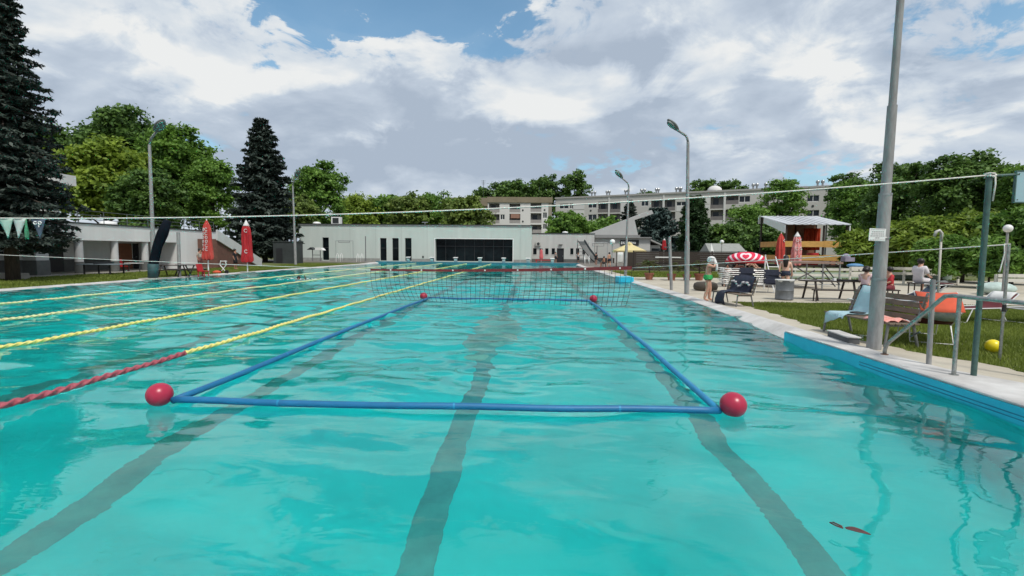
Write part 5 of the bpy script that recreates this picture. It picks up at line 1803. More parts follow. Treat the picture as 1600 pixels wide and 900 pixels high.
tag(mb.build('foam', M('foam_white', (.8, .85, .85), .4, .03), smooth=True), 'white splash foam round the swimmer', 'foam', kind='stuff')

# ------------------------------------------------------------------ slatted benches
bench_metal = M('bench_steel', (.20, .20, .195), .5, .2, 10, metal=.4)


def make_bench(width=1.5):
    t = thing('park_bench', (0, 0, 0), '', 'bench')
    for k in range(5):
        mb = MB(); x = -.22 + k * .11
        mb.box(x - .048, x + .048, -width / 2, width / 2, .405, .435); mb.build('seat_slat', wood_grey, t, bevel=.006)
    for k in range(4):
        z = .52 + k * .115
        mb = MB(); mb.obox((.27 + .035 * k, 0, z), (.025, width, .098), ry=R(16)); mb.build('back_slat', wood_grey, t, bevel=.006)
    for s in (-1, 1):
        y = s * (width / 2 - .06)
        mb = MB(); mb.bar((-.25, y, .40), (-.29, y, 0), .024); mb.build('leg', bench_metal, t)
        mb = MB(); mb.bar((.20, y, .40), (.30, y, 0), .024); mb.build('leg', bench_metal, t)
        mb = MB(); mb.tube([(-.27, y, .39), (.2, y, .39), (.25, y, .45), (.42, y, .98)], .022, 8); mb.build('side_frame', bench_metal, t)
    return t


def drape(rows, mat, name, label, cat, group=None, th=.014):
    mb = MB(); mb.sheet(rows, th)
    return tag(mb.build(name, mat, smooth=True), label, cat, group)


def bench_towel(loc, rz, y0, y1, mat, label, front=.13, name='towel'):
    m = Matrix.Translation(loc) @ Matrix.Rotation(rz, 4, 'Z')
    prof = [(.30, .985 - .30), (.36, .80), (.435, 1.0), (.40, 1.0), (.33, .85), (.245, .60), (.21, .475), (.10, .452), (-.06, .45), (-.22, .452), (-.29, .42), (-.305, .42 - front * .5), (-.31, .42 - front)]
    rows = []
    for i, (x, z) in enumerate(prof):
        row = []
        for j in range(7):
            v = j / 6
            sk = .10 * (i / len(prof)) * (1 if i > 8 else .3)
            y = y0 + (y1 - y0) * v + sk
            zz_ = z + (.006 * math.sin(j * 2.1 + i)) - (.10 * v if i == len(prof) - 1 else 0) + (.10 * (1 - v) if i == len(prof) - 1 else 0)
            row.append(m @ Vector((x + .005 * math.sin(j * 1.7 + i * .8), y, zz_)))
        rows.append(row)
    return drape(rows, mat, name, label, 'towel')


b0 = make_bench(1.85)
bench_places = []
f1 = G(1287.5, 518)
bx1, by1 = f1.x + .31, f1.y - .86
place(b0, (bx1, by1, zg(bx1, by1)), R(2), 'slatted bench with a pale blue towel, left of the tall mast on the lawn edge')
b0['group'] = 'slatted benches beside the pool'
bench_towel((bx1, by1, zg(bx1, by1)), R(2), .18, .72, blue_towel, 'pale blue towel draped over the bench back and seat left of the mast')
m = Matrix.Translation((bx1, by1, zg(bx1, by1))) @ Matrix.Rotation(R(2), 4, 'Z')
drape([[m @ Vector((x, y, .455 + .02 * math.sin(x * 30 + y * 17) + (.03 if 0 < x < .1 else 0))) for y in np.linspace(-.80, -.28, 9)] for x in np.linspace(-.29, .18, 8)], pink_towel, 'towel', 'crumpled orange and pink towel on the near end of the bench', 'towel')
fa, fb = G(1116, 473), G(1146, 479)
d = math.atan2(fb.x - fa.x, fa.y - fb.y)
cx, cy = (fa.x + fb.x) / 2 + .29, (fa.y + fb.y) / 2 + .02
b2 = copy_tree(b0); place(b2, (cx, cy, zg(cx, cy)), d * .9, 'slatted bench heaped with dark clothes beside the man in green trunks')
m = Matrix.Translation((cx, cy, zg(cx, cy))) @ Matrix.Rotation(d * .9, 4, 'Z')
rows = []
for i, (x, z) in enumerate([(.44, .80), (.45, 1.01), (.40, 1.02), (.30, .80), (.22, .50), (.0, .47), (-.2, .47), (-.31, .42), (-.36, .2), (-.34, .02)]):
    rows.append([m @ Vector((x + .03 * math.sin(3 * y + i), y * (1 if i < 5 else .5) + (.2 if i >= 5 else 0), z + .02 * math.sin(7 * y + i))) for y in np.linspace(-.75, .55, 9)])
drape(rows, navy_cloth, 'clothes', 'dark navy clothes hung over the bench beside the man in green', 'clothes', th=.02)
mb = MB(); rr = random.Random(6)
for k in range(9):
    q = m @ Vector((.22 + .1 * rr.random(), -.55 + .12 * k, .72 + .08 * math.sin(k)))
    mb.ell(q, (.06, .09, .05), 8, 6, rz=rr.random() * 3)
tag(mb.build('clothes', M('white_print', (.55, .55, .55), .85, .3, 14, col2=(.1, .1, .12)), smooth=True), 'white printed cloth crumpled on top of the navy clothes', 'clothes')
# sandals on bench and grass
mb = MB(); m = Matrix.Translation((bx1, by1, zg(bx1, by1))) @ Matrix.Rotation(R(2), 4, 'Z')
for y in (.25, .37):
    c = m @ Vector((.02, y, .478)); mb.ell(c, (.13, .045, .022), 12, 6)
tag(mb.build('sunglasses_case', black_m, smooth=True), 'small black things lying on the pale blue towel', 'case')
g1 = G(1345, 527); mb = MB(); pts_ = [g1 + Vector((.18 * math.cos(a), .10 * math.sin(a), .02)) for a in np.linspace(.2, 4.6, 14)]; mb.tube(pts_, .016, 6)
tag(mb.build('hose', rope_white, smooth=True), 'white bit of hose curled on the grass beside the mast', 'hose')
p0, p1 = G(1293, 526), G(1331, 540)
kc = (p0 + p1) / 2 + Vector((.10, .05, 0)); kl = (p0 - p1).length * .86; ka = math.atan2(-(p0.x - p1.x), p0.y - p1.y)
t = thing('step_kerb', kc, 'grey concrete kerb block with a white top beside the coping', 'kerb')
mb = MB(); mb.obox(kc + Vector((0, 0, .055)), (.20, kl, .12), rz=ka); mb.build('block', M('dark_concrete', (.10, .105, .11), .85, .2), t, bevel=.01)
mb = MB(); mb.obox(kc + Vector((0, 0, .128)), (.23, kl + .03, .024), rz=ka); mb.build('cap', coping_m, t, bevel=.006)

# ------------------------------------------------------------------ folding loungers
alu = M('white_tube', (.70, .70, .68), .35, .06, 10, metal=.1)


def lounger(fabric, canopy, label, loc, rz, back=R(50), towel=None, group='folding loungers on the lawn', canopy_tilt=.22):
    """bed along +y (feet) with the head end at y = 0"""
    t = thing('sun_lounger', (0, 0, 0), label, 'sun lounger', group)
    w = .30
    hy = -.62 * math.cos(back); hz = .36 + .62 * math.sin(back)
    for s in (-w, w):
        mb = MB(); mb.tube([(s, hy, hz), (s, 0, .36), (s, 1.25, .36)], .014, 8); mb.build('side_rail', alu, t)
    mb = MB(); mb.bar((-w, hy, hz), (w, hy, hz), .014); mb.build('head_rail', alu, t)
    mb = MB(); mb.bar((-w, 1.25, .36), (w, 1.25, .36), .014); mb.build('foot_rail', alu, t)
    for y0, y1 in ((.10, -.14), (1.0, 1.2)):
        mb = MB(); mb.tube([(-w, y0, .36), (-w * 1.05, y1, .014), (w * 1.05, y1, .014), (w, y0, .36)], .014, 8); mb.build('leg', alu, t)
    rows = []
    for i in range(15):
        v = i / 14
        if v < .38:
            k = v / .38; y, z = hy * (1 - k), hz + (.36 - hz) * k; sag = .05 * math.sin(PI * k)
        else:
            k = (v - .38) / .62; y, z = 1.25 * k, .36; sag = .06 * math.sin(PI * k)
        rows.append([(x * w * .96, y + (sag * .3 if v < .38 else 0), z - sag * (1 - .6 * x * x) + .004) for x in (-1, -.5, 0, .5, 1)])
    mb = MB(); mb.sheet(rows, .006); mb.build('fabric', fabric, t, True)
    if canopy:
        c0 = Vector((0, hy - .05, hz - .02)); L_ = .62
        for s in (-w, w):
            mb = MB(); mb.tube([(s, hy * .55, .36 + (hz - .36) * .55), (s * 1.02, c0.y - .1, c0.z + .06), (s * 1.02, c0.y + .45, c0.z + .06 + canopy_tilt)], .011, 8); mb.build('canopy_arm', alu, t)
        rows = [[(x * w, c0.y - .20 + L_ * v, c0.z + .06 + canopy_tilt * v + .05 * math.sin(PI * v) - .02 * (1 - x * x)) for x in (-1, -.5, 0, .5, 1)] for v in (0, .2, .4, .6, .8, 1)]
        mb = MB(); mb.sheet(rows, .005); mb.build('canopy', canopy, t, True)
    place(t, loc, rz)
    if towel:
        m = Matrix.Translation(loc) @ Matrix.Rotation(rz, 4, 'Z')
        e = Vector((0, hy, hz)); dv = Vector((0, -hy, .36 - hz)).normalized()
        pr = [e + dv * .22 + Vector((0, -.05, -.02)), e + dv * .08 + Vector((0, -.05, 0)), e + Vector((0, -.035, .015)), e + Vector((0, .0, .03)), e + dv * .12 + Vector((0, .02, .02)), e + dv * .3 + Vector((0, .0, .0))]
        rows = [[m @ (p_ + Vector((x, .008 * math.sin(9 * x + i), (-.06 * math.sin(4 * x + 1) if i == 0 else 0)))) for x in np.linspace(-.26, .26, 8)] for i, p_ in enumerate(pr)]
        drape(rows, towel[0], 'towel', towel[1], 'towel')
    return t


ga, gb = G(1437, 538), G(1480, 541)
c = (ga + gb) / 2
lounger(maroon_cloth, orange_cloth, 'maroon folding lounger with a bright orange canopy behind the sloping handrail', (c.x + .15, c.y + .28, zg(c.x, c.y)), R(-28), R(27), (pattern_towel, 'blue and white towel hung over the head of the maroon lounger with the orange canopy'), canopy_tilt=.30)
c = G(1432, 492)
lounger(M('blue_grey_fabric', (.20, .25, .34), .8, .15), black_cloth, 'blue-grey folding lounger with a black canopy in front of the man in the robe', (c.x + .2, c.y + .3, zg(c.x, c.y)), R(78), R(48), canopy_tilt=.05)
c = G(1490, 500)
lounger(maroon_cloth, maroon_cloth, 'dark maroon lounger with a drooping maroon canopy behind the shower pipe', (c.x + .5, c.y + 1.6, zg(c.x, c.y)), R(60), R(50), canopy_tilt=-.05)
c = G(1560, 505)
lounger(maroon_cloth, None, 'maroon lounger hung with towels beside the thin grey post', (c.x + .2, c.y + .5, zg(c.x, c.y)), R(105), R(35), (white_cloth, 'white towel over the head of the lounger beside the thin grey post'))
lounger(M('grey_fabric', (.16, .16, .17), .8, .15), None, 'grey folding lounger at the right edge of the photo', (c.x + 1.75, c.y + .4, zg(c.x, c.y)), R(100), R(30))
lounger(navy_cloth, None, 'navy folding lounger half hidden behind the maroon one with the orange canopy', (At(1404, 470, 15.2).x, 15.2, zg(9, 15)), R(80), R(25))

# yellow ball
p = G(1551, 550)
mb = MB(); mb.ell((p.x, p.y, p.z + .105), (.112, .112, .112), 24, 16)
tag(mb.build('ball', M('yellow_ball', (.78, .62, .01), .35, .06, 3), smooth=True), 'plain yellow ball lying on the lawn', 'ball')

# ------------------------------------------------------------------ picnic table, bin, stacks, parasol, pouf, pots
p0, p1 = At(1273, 455, 18.9), At(1360, 455, 18.9)
xm, wd = (p0.x + p1.x) / 2, p1.x - p0.x
gz = zg(xm, 19)
t = thing('picnic_table', (xm, 19.6, gz), 'long dark brown picnic table with a bench at the far side of the lawn', 'table')
for k in range(4):
    mb = MB(); y = 19.35 + .19 * k; mb.box(xm - wd / 2, xm + wd / 2, y, y + .17, gz + .72, gz + .76); mb.build('tabletop_plank', wood_dark, t)
for s in (-1, 1):
    x = xm + s * (wd / 2 - .3)
    for y0, y1 in ((19.42, 19.2), (20.0, 20.25)):
        mb = MB(); mb.bar((x, y0, gz + .72), (x, y1, gz), .04); mb.build('leg', wood_dark, t)
mb = MB(); mb.box(xm - wd / 2 - .05, xm + wd / 2 - .05, 18.75, 19.03, gz + .42, gz + .46); be = mb.build('bench_seat', wood_dark, t)
for s in (-1, 1):
    x = xm - .05 + s * (wd / 2 - .08)
    for y in (18.8, 18.98):
        mb = MB(); mb.bar((x, y, gz + .42), (x + s * .02, y, gz), .025); mb.build('bench_leg', wood_dark, t)
q = At(1304, 437, 19.5); mb = MB(); mb.obox((q.x, 19.5, gz + .81), (.10, .10, .10)); tag(mb.build('cup', white_plastic, bevel=.01), 'small white box standing on the picnic table', 'box')
mb = MB(); mb.obox((q.x + .15, 19.5, gz + .80), (.14, .12, .08)); tag(mb.build('bag', black_m, bevel=.02), 'small black pouch next to the white box on the picnic table', 'bag')
mb = MB(); mb.obox((q.x + .75, 19.6, gz + .785), (.9, .3, .05)); tag(mb.build('jacket', black_cloth, bevel=.02), 'dark folded jacket on the picnic table', 'jacket')

p = G(1225, 468.5)
t = thing('litter_bin', p, 'grey steel drum used as a litter bin on the paving', 'bin')
r_ = 12.6 / FPX * p.y
mb = MB(); mb.lathe(p, [(r_, .03), (r_ * 1.03, .05), (r_, .07), (r_, .36), (r_ * 1.03, .38), (r_, .40), (r_, .74), (r_ * 1.03, .76), (r_ * .96, .77), (r_ * .94, .6), (0, .58)], 22); mb.build('drum', M('drum_grey', (.16, .17, .18), .5, .25, 5, metal=.3), t, 'auto')
mb = MB()
for k in range(3):
    a = 2 * PI * k / 3; mb = MB(); mb.obox(p + Vector((r_ * .8 * math.cos(a), r_ * .8 * math.sin(a), .015)), (.08, .08, .03)); mb.build('foot', dark_edge, t)
mb = MB(); mb.lathe(p, [(r_ * .95, .70), (r_ * 1.06, .78), (r_ * 1.05, .80), (r_ * .9, .76)], 18, 5, .06); mb.build('bin_liner', white_cloth, t, True)

# stacked folded loungers: each layer is a thing
def folded_chair():
    t = thing('folded_lounger', (0, 0, 0), 'navy folded lounger with white tube ends lying in a stack by the bin', 'sun lounger', 'folded loungers in the stacks')
    mb = MB(); mb.box(-.02, .68, -.30, .30, .0, .05); mb.box(.06, .70, -.36, -.301, -.01, .08); mb.build('fabric', navy_cloth, t, bevel=.01)
    for y in (-.32, .32):
        mb = MB(); mb.tube([(-.62, y, .055), (-.3, y, .02), (.72, y, .035)], .015, 6); mb.build('side_rail', alu, t)
    mb = MB(); mb.tube([(-.62, -.32, .055), (-.66, 0, .075), (-.62, .32, .055)], .015, 6); mb.build('end_rail', alu, t)
    mb = MB(); mb.tube([(-.35, -.3, .01), (-.58, -.22, .03), (-.58, .22, .03), (-.35, .3, .01)], .013, 6); mb.build('leg', alu, t)
    return t


proto = folded_chair()
first = True
for si, (px, Y, rz, n_) in enumerate(((1147, 22.6, R(4), 9), (1187, 22.9, R(-5), 8))):
    q = At(px, 460, Y)
    g_ = zg(q.x, Y)
    nm = ('left', 'right')[si]
    for k in range(n_):
        o = proto if first else copy_tree(proto)
        first = False
        place(o, (q.x + .05 * math.sin(k * 2.3 + si), Y, g_ + .40 + .085 * k), rz + .06 * math.sin(k * 1.7 + si * 2),
              'navy folded lounger in the %s stack by the bin' % nm)
    t = thing('stack_trestle', (q.x, Y, g_), 'low white tube trestle under the %s stack of folded loungers' % nm, 'trestle', 'trestles under the stacks')
    for x in (-.3, .55):
        mb = MB(); mb.tube([(q.x + x - .05, Y - .3, g_ + .01), (q.x + x, Y - .3, g_ + .40), (q.x + x, Y + .3, g_ + .40), (q.x + x - .05, Y + .3, g_ + .01), (q.x + x - .05, Y - .3, g_ + .01)], .018, 6); mb.build('leg', alu, t)
    mb = MB(); mb.bar((q.x - .3, Y - .3, g_ + .38), (q.x + .55, Y - .3, g_ + .38), .018); mb.build('rail', alu, t)

# striped parasol with the heart mark
PY = 28.0
pc = At(1166, 393.5, PY); g_ = zg(pc.x, PY); rad = 28.5 / FPX * PY; zr = At(1166, 407.5, PY).z
stripe_m = bpy.data.materials.new('striped_heart_canopy'); stripe_m.use_nodes = True
N, L = stripe_m.node_tree.nodes, stripe_m.node_tree.links
bs = N['Principled BSDF']; bs.inputs['Roughness'].default_value = .7
tcn = N.new('ShaderNodeTexCoord'); sx = N.new('ShaderNodeSeparateXYZ'); L.new(tcn.outputs['Object'], sx.inputs[0])


def nm_(op, a, b=None):
    n = N.new('ShaderNodeMath'); n.operation = op
    for i, v in enumerate((a, b)):
        if v is None: continue
        if isinstance(v, (int, float)): n.inputs[i].default_value = v
        else: L.new(v, n.inputs[i])
    return n.outputs[0]


xx = nm_('DIVIDE', sx.outputs[0], rad)
zz2 = nm_('SUBTRACT', nm_('DIVIDE', sx.outputs[2], pc.z - zr), .42 + (zr - g_) / (pc.z - zr))
hx = nm_('ABSOLUTE', xx)
hy_ = nm_('SUBTRACT', nm_('MULTIPLY', zz2, .75), nm_('MULTIPLY', nm_('POWER', hx, .6), .30))
dd = nm_('SQRT', nm_('ADD', nm_('MULTIPLY', hx, hx), nm_('MULTIPLY', hy_, hy_)))
band = nm_('GREATER_THAN', nm_('FRACT', nm_('MULTIPLY', dd, 3.6)), .60)
mx = N.new('ShaderNodeMix'); mx.data_type = 'RGBA'; L.new(band, mx.inputs[0])
mx.inputs[6].default_value = (.62, .012, .055, 1); mx.inputs[7].default_value = (.80, .66, .68, 1)
L.new(mx.outputs[2], bs.inputs['Base Color'])
t = thing('parasol', (pc.x, PY, g_), 'open red and white parasol striped round a heart mark', 'parasol')
mb = MB(); prof = [(rad, zr - g_), (rad * .85, zr - g_ + (pc.z - zr) * .48), (rad * .6, zr - g_ + (pc.z - zr) * .78), (rad * .3, zr - g_ + (pc.z - zr) * .95), (.03, pc.z - g_)]
mb.lathe((pc.x, PY, g_), [(p_[0], p_[1]) for p_ in prof], 32, 8, .02); mb.build('canopy', stripe_m, t, True)
mb = MB(); mb.lathe((pc.x, PY, g_), [(rad * 1.003, zr - g_ - .13), (rad * 1.003, zr - g_ + .005)], 32, 8, .02); mb.build('valance', red_cloth, t, True)
mb = MB(); mb.bar((pc.x, PY, g_), (pc.x, PY, pc.z + .05), .022); mb.build('pole', alu, t)
for k in range(8):
    a = 2 * PI * k / 8 + .2; mb = MB(); mb.bar((pc.x, PY, pc.z - .06), (pc.x + rad * .97 * math.cos(a), PY + rad * .97 * math.sin(a), zr + .0), .008, n=5); mb.build('rib', alu, t)
mb = MB(); mb.lathe((pc.x, PY, g_), [(.28, 0), (.28, .06), (.05, .12), (.05, .3)], 16); mb.build('base', concrete, t, 'auto')
t.rotation_euler = (0, 0, R(-24))

p = G(1102, 455); p.x, p.y = At(1102, 455, p.y + .4).x, p.y + .4
r_ = 18.0 / FPX * p.y
mb = MB(); mb.lathe((p.x, p.y, p.z), [(r_ * .72, 0), (r_ * .95, .07), (r_, .2), (r_ * .93, .34), (r_ * .7, .41), (r_ * .3, .43), (0, .43)], 26)
tag(mb.build('pouf', M('olive_brown_rubber', (.065, .052, .038), .7, .2, 4, bump=.2), smooth=True), 'low round dark brown pouf on the paving behind the man in green', 'pouf')

palm_leaf = leafmat('palm_leaf', (.05, .07, .02), (.16, .17, .06), .3)


def potted(px, pyb, ptop, lab, seed, s=1.0):
    p = G(px, pyb); r = np.random.default_rng(seed)
    t = thing('potted_palm', p, lab, 'potted plant', 'potted palms in a row on the paving')
    R0 = .30 * s
    mb = MB(); mb.lathe(p, [(R0 * .72, 0), (R0 * .95, .36 * s), (R0 * 1.08, .37 * s), (R0 * 1.08, .46 * s), (R0 * .9, .46 * s), (R0 * .86, .40 * s), (0, .40 * s)], 18); mb.build('pot', terracotta, t, 'auto')
    H_ = At(px, ptop, p.y).z - p.z
    mb = MB(); mb.bar(p + Vector((0, 0, .3 * s)), p + Vector((.03, 0, H_ * .55)), .05, .03); mb.build('stem', bark, t)
    P_, Nn = [], []
    for k in range(22):
        a = r.uniform(0, 2 * PI); el = r.uniform(.1, 1.2); Lf = H_ * .55 * r.uniform(.7, 1.1)
        for u in np.linspace(.1, 1, 26):
            x = Lf * u * math.cos(el); z = H_ * .5 + Lf * u * math.sin(el) - .55 * Lf * u * u
            for s2 in (-1, 1):
                P_.append((x * math.cos(a) - s2 * .05 * math.sin(a), x * math.sin(a) + s2 * .05 * math.cos(a), z)); Nn.append((r.normal(0, .4), r.normal(0, .4), 1))
    co, fa_ = leaf_quads(np.array(P_), np.array(Nn), .045, 4.0, r)
    np_mesh('fronds', co, fa_, palm_leaf, t)


potted(1014, 437, 392, 'leftmost potted palm of the row, in a terracotta pot', 1)
potted(1049, 438, 398, 'potted palm in a terracotta pot hidden partly by the slim grey post', 2, .95)
potted(1073, 438, 402, 'small potted palm in a terracotta pot just right of the street lamp pole', 3, .85)
potted(1092, 438, 396, 'potted palm in a terracotta pot behind the man with the towel', 4)
# ------------------------------------------------------------------ fence, hut, steel stage, rails
def slat_fence(x0, x1, Y, h, label, gap=2.2):
    g_ = zg((x0 + x1) / 2, Y)
    t = thing('slat_fence', (x0, Y, g_), label, 'fence')
    n_ = int((x1 - x0) / gap)
    for k in range(n_ + 1):
        x = x0 + (x1 - x0) * k / n_
        mb = MB(); mb.box(x - .05, x + .05, Y + .02, Y + .12, g_ - .1, g_ + h + .03); mb.build('post', wood_dark, t)
    mb = MB(); k = 0; z = .1
    while z < h:
        mb.box(x0, x1, Y - .012 + .004 * (k % 2), Y + .018, g_ + z, g_ + min(h, z + .185)); z += .20; k += 1
    mb.build('slat_panel', wood_dark, t)
    mb = MB(); mb.box(x0 - .05, x1 + .05, Y - .04, Y + .14, g_ + h + .03, g_ + h + .06); mb.build('top_rail', dark_edge, t)
    return t


FY = 47.0
fx0, fx1 = At(990, 400, FY).x, At(1196, 400, FY).x
slat_fence(fx0, fx1, FY, At(1080, 392.5, FY).z - .1, 'long dark brown slatted fence behind the potted palms and the striped parasol')
z_ = At(1100, 402.5, FY).z
mb = MB(); mb.box(At(1024, 400, 46.6).x, At(1064, 400, 46.6).x, 46.55, 46.65, z_ - .05, z_ + .05)
tag(mb.build('white_rail', white_plastic), 'thin white rail in front of the dark brown fence', 'rail')
# small pavilion roof behind the fence
FP = Face((0, 62), (1, 0))
q = FP.rect(1109, 1169, 380, 398)
t = thing('garden_shed', (q[0], 62, 0), 'small shed with a pale grey hipped roof behind the brown fence', 'shed')
mb = MB(); mb.box(q[0] + .2, q[1] - .2, 62, 66, 0, q[2]); mb.build('wall', grey_wall, t)
mb = MB(); mb.add([(q[0], 61.6, q[2]), (q[1], 61.6, q[2]), (q[1], 66.4, q[2]), (q[0], 66.4, q[2]), (q[0] + .1, 64, q[3]), (q[1] - .3, 64, q[3])], [(0, 1, 5, 4), (1, 2, 5), (2, 3, 4, 5), (3, 0, 4), (0, 3, 2, 1)])
mb.build('roof', M('shed_roof', (.26, .27, .25), .8, .15), t)
mb = MB(); mb.add([(q[0] - .02, 61.58, q[2]), (q[0] + .5, 61.58, q[2]), (q[0] + .12, 61.9, q[3])], [(0, 1, 2)]); mb.build('gable_edge', white_plastic, t)

# bar hut on a raised deck
HY0, HY1 = 41.0, 45.5
a0 = At(1228, 351, HY0); a1 = At(1325, 351, HY0); bz = At(1192, 338.5, HY1).z
g_ = zg(17, 42)
xL, xR_ = a0.x, a1.x
zf, zb_ = a0.z, bz
t = thing('bar_hut', (xL, HY0, g_), 'open timber hut with a sloping white sheet-metal roof and ochre plank rails', 'hut')
mb = MB(); rows = []
nx = 33
for y, z in ((HY0 - .25, zf - .02), (HY1 + .2, zb_ + .02)):
    rows.append([(xL - .1 + (xR_ - xL + .2) * k / (nx - 1), y, z + (.03 if k % 4 == 0 else 0)) for k in range(nx)])
mb.sheet(rows, -.05); rfm = mb.build('roof', tin_roof, t)
for k in range(1, 9):
    x = xL + (xR_ - xL) * k / 9
    mb = MB(); mb.ext([(x - .02, HY0 - .24, zf + .03), (x + .02, HY0 - .24, zf + .03), (x + .02, HY1 + .18, zb_ + .07), (x - .02, HY1 + .18, zb_ + .07)], (0, 0, .03)); mb.build('roof_seam', M('seam_grey', (.18, .19, .21), .5, .1), rfm)
fas = white_plastic
mb = MB(); mb.ext([(xL - .12, HY0 - .2, zf - .02), (xL - .12, HY0 - .2, zf - .70), (xL - .12, HY1 - .9, zb_ - .62), (xL - .12, HY1 - .9, zb_ - .12)], (-.03, 0, 0)); mb.build('side_fascia', fas, t)
mb = MB(); mb.box(xL - .15, xR_ + .12, HY1 + .1, HY1 + .16, zb_ - .65, zb_ - .03); mb.build('rear_fascia', fas, t)
mb = MB(); mb.box(xR_ + .03, xR_ + .10, HY0 - .2, HY0 - .1, zf - .65, zf - .05); mb.build('front_fascia', fas, t)
for x in (xL + .05, xL + (xR_ - xL) * .62, xR_ - .05):
    for y in (HY0, HY1 - .1):
        mb = MB(); mb.box(x - .06, x + .06, y - .06, y + .06, g_, zf - .05 + (zb_ - zf) * (y - HY0) / (HY1 - HY0)); mb.build('post', wood_dark, t)
ZD = g_ + .9
mb = MB(); mb.box(xL - .1, xR_ + .1, HY0 - .05, HY1, ZD - .15, ZD); mb.build('deck', wood_dark, t)
mb = MB(); mb.box(xL + (xR_ - xL) * .42, xR_ - .02, HY1 - .16, HY1 - .10, ZD, zb_ - .3); mb.build('back_wall', M('hut_back', (.20, .085, .045), .8, .4, 1.2), t)
for za, zc in ((386, 377), (407, 399)):
    z0_, z1_ = At(1270, za, HY0).z, At(1270, zc, HY0).z
    mb = MB(); mb.box(xL - .05, xL + (xR_ - xL) * .62, HY0 - .10, HY0 - .065, z0_, z1_); mb.build('rail_plank', wood_ochre, t)
    mb = MB(); mb.box(xL + (xR_ - xL) * .62 + .005, xR_ + .05, HY0 - .11, HY0 - .07, z0_ - .02, z1_ + .04); mb.build('rail_plank', wood_ochre, t)
    mb = MB(); mb.box(xL - .10, xL - .065, HY0 - .06, HY1 - .4, z0_, z1_); mb.build('rail_plank', M('pale_plank', (.62, .30, .09), .65, .2, 3), t)
xc0, xc1 = xL + (xR_ - xL) * .70, xR_ - .12
mb = MB(); mb.sheet([[(xc0 + (xc1 - xc0) * k / 40, HY1 - .9 + .09 * math.sin(k * 1.25) + .04 * math.sin(k * .6), z) for k in range(41)] for z in (ZD + 1.25, ZD + 2.0, zf - .1)], .012); mb.build('curtain', M('orange_red_curtain', (.62, .085, .03), .8, .3, 3, transl=.3), t, True)


def closed_parasol(px, pyb, ptop, pcloth, Y, hw, label, mat, seed, lettering=0, group='closed red parasols', band=False, gz=None, base=True):
    q0 = At(px, pyb, Y); g_ = zg(q0.x, Y) if gz is None else gz
    x = q0.x
    zt, zc = At(px, ptop, Y).z - g_, At(px, pcloth, Y).z - g_
    r_ = hw / FPX * Y
    t = thing('closed_parasol', (x, Y, g_), label, 'parasol', group)
    L_ = zt - zc
    mb = MB()
    rr = random.Random(seed)
    prof = []
    for k in range(15):
        v = k / 14
        w = (.55 + .45 * math.sin(PI * min(1, .55 + .5 * (1 - v))) if v > .75 else 1.0)
        rad_ = r_ * (1.0 - .42 * v) * (1 if v < .82 else max(.12, (1 - v) / .18 * .9 + .12)) * (1 + .05 * math.sin(v * 9 + seed))
        if v < .06: rad_ *= .92
        prof.append((max(.015, rad_), zc + L_ * v))
    n_ = 32
    vs, fs = [], []
    for i, (ra, z) in enumerate(prof):
        for j in range(n_):
            a = 2 * PI * j / n_
            f_ = 1 + .16 * math.cos(8 * a + .8 * math.sin(z * 1.7 + seed)) + .05 * math.sin(3 * a + z * 2 + seed)
            vs.append((x + ra * f_ * math.cos(a), Y + ra * f_ * math.sin(a), g_ + z + (.05 * math.cos(8 * a) if i == 0 else 0)))
    for i in range(len(prof) - 1):
        for j in range(n_):
            fs.append((i * n_ + j, i * n_ + (j + 1) % n_, (i + 1) * n_ + (j + 1) % n_, (i + 1) * n_ + j))
    fs += [tuple(range(n_ - 1, -1, -1)), tuple(14 * n_ + j for j in range(n_))]
    mb.add(vs, fs); cl = mb.build('cloth', mat, t, 'auto')
    mb = MB(); mb.bar((x, Y, g_), (x, Y, g_ + zt + .04), .028 + .0004 * Y); mb.build('pole', alu, t)
    if base:
        mb = MB(); mb.box(x - .4, x + .4, Y - .4, Y + .4, g_, g_ + .08); mb.build('base', concrete, t, bevel=.02)
    if band:
        mb = MB(); mb.lathe((x, Y, g_), [(r_ * .56, zc + L_ * .865), (r_ * .46, zc + L_ * .89), (r_ * .26, zc + L_ * .95), (r_ * .08, zc + L_ * 1.0)], 24, 8, .12); mb.build('top_vent', white_cloth, t, True)
    for k in range(lettering):
        for s in (-1, 1) if lettering > 2 else (1,):
            v = .25 + .5 * k / max(1, lettering - 1)
            ra = r_ * (1.0 - .42 * v) * 1.16
            a = -PI / 2 + s * .38
            c = Vector((x + ra * math.cos(a), Y + ra * math.sin(a), g_ + zc + L_ * v))
            e = Vector((-math.sin(a), math.cos(a), 0)); sc_ = r_ * .26
            shp = rr.choice(('c', 's', 'l', 'o'))
            if shp == 'c': pts_ = [c + e * (sc_ * math.cos(w)) + Vector((0, 0, sc_ * 1.2 * math.sin(w))) for w in np.linspace(.7, 5.6, 9)]
            elif shp == 's': pts_ = [c + e * (sc_ * (.7 * math.sin(w * 1.4))) + Vector((0, 0, sc_ * 1.2 * (w / 3.2 - 1))) for w in np.linspace(0, 6.4, 9)]
            elif shp == 'o': pts_ = [c + e * (sc_ * .8 * math.cos(w)) + Vector((0, 0, sc_ * 1.1 * math.sin(w))) for w in np.linspace(0, 6.2, 10)]
            else: pts_ = [c + Vector((0, 0, sc_ * 1.3)), c - Vector((0, 0, sc_ * 1.3))]
            mb = MB(); mb.tube(pts_, sc_ * .22, 5); mb.build('lettering', white_cloth, t, True)
    return t


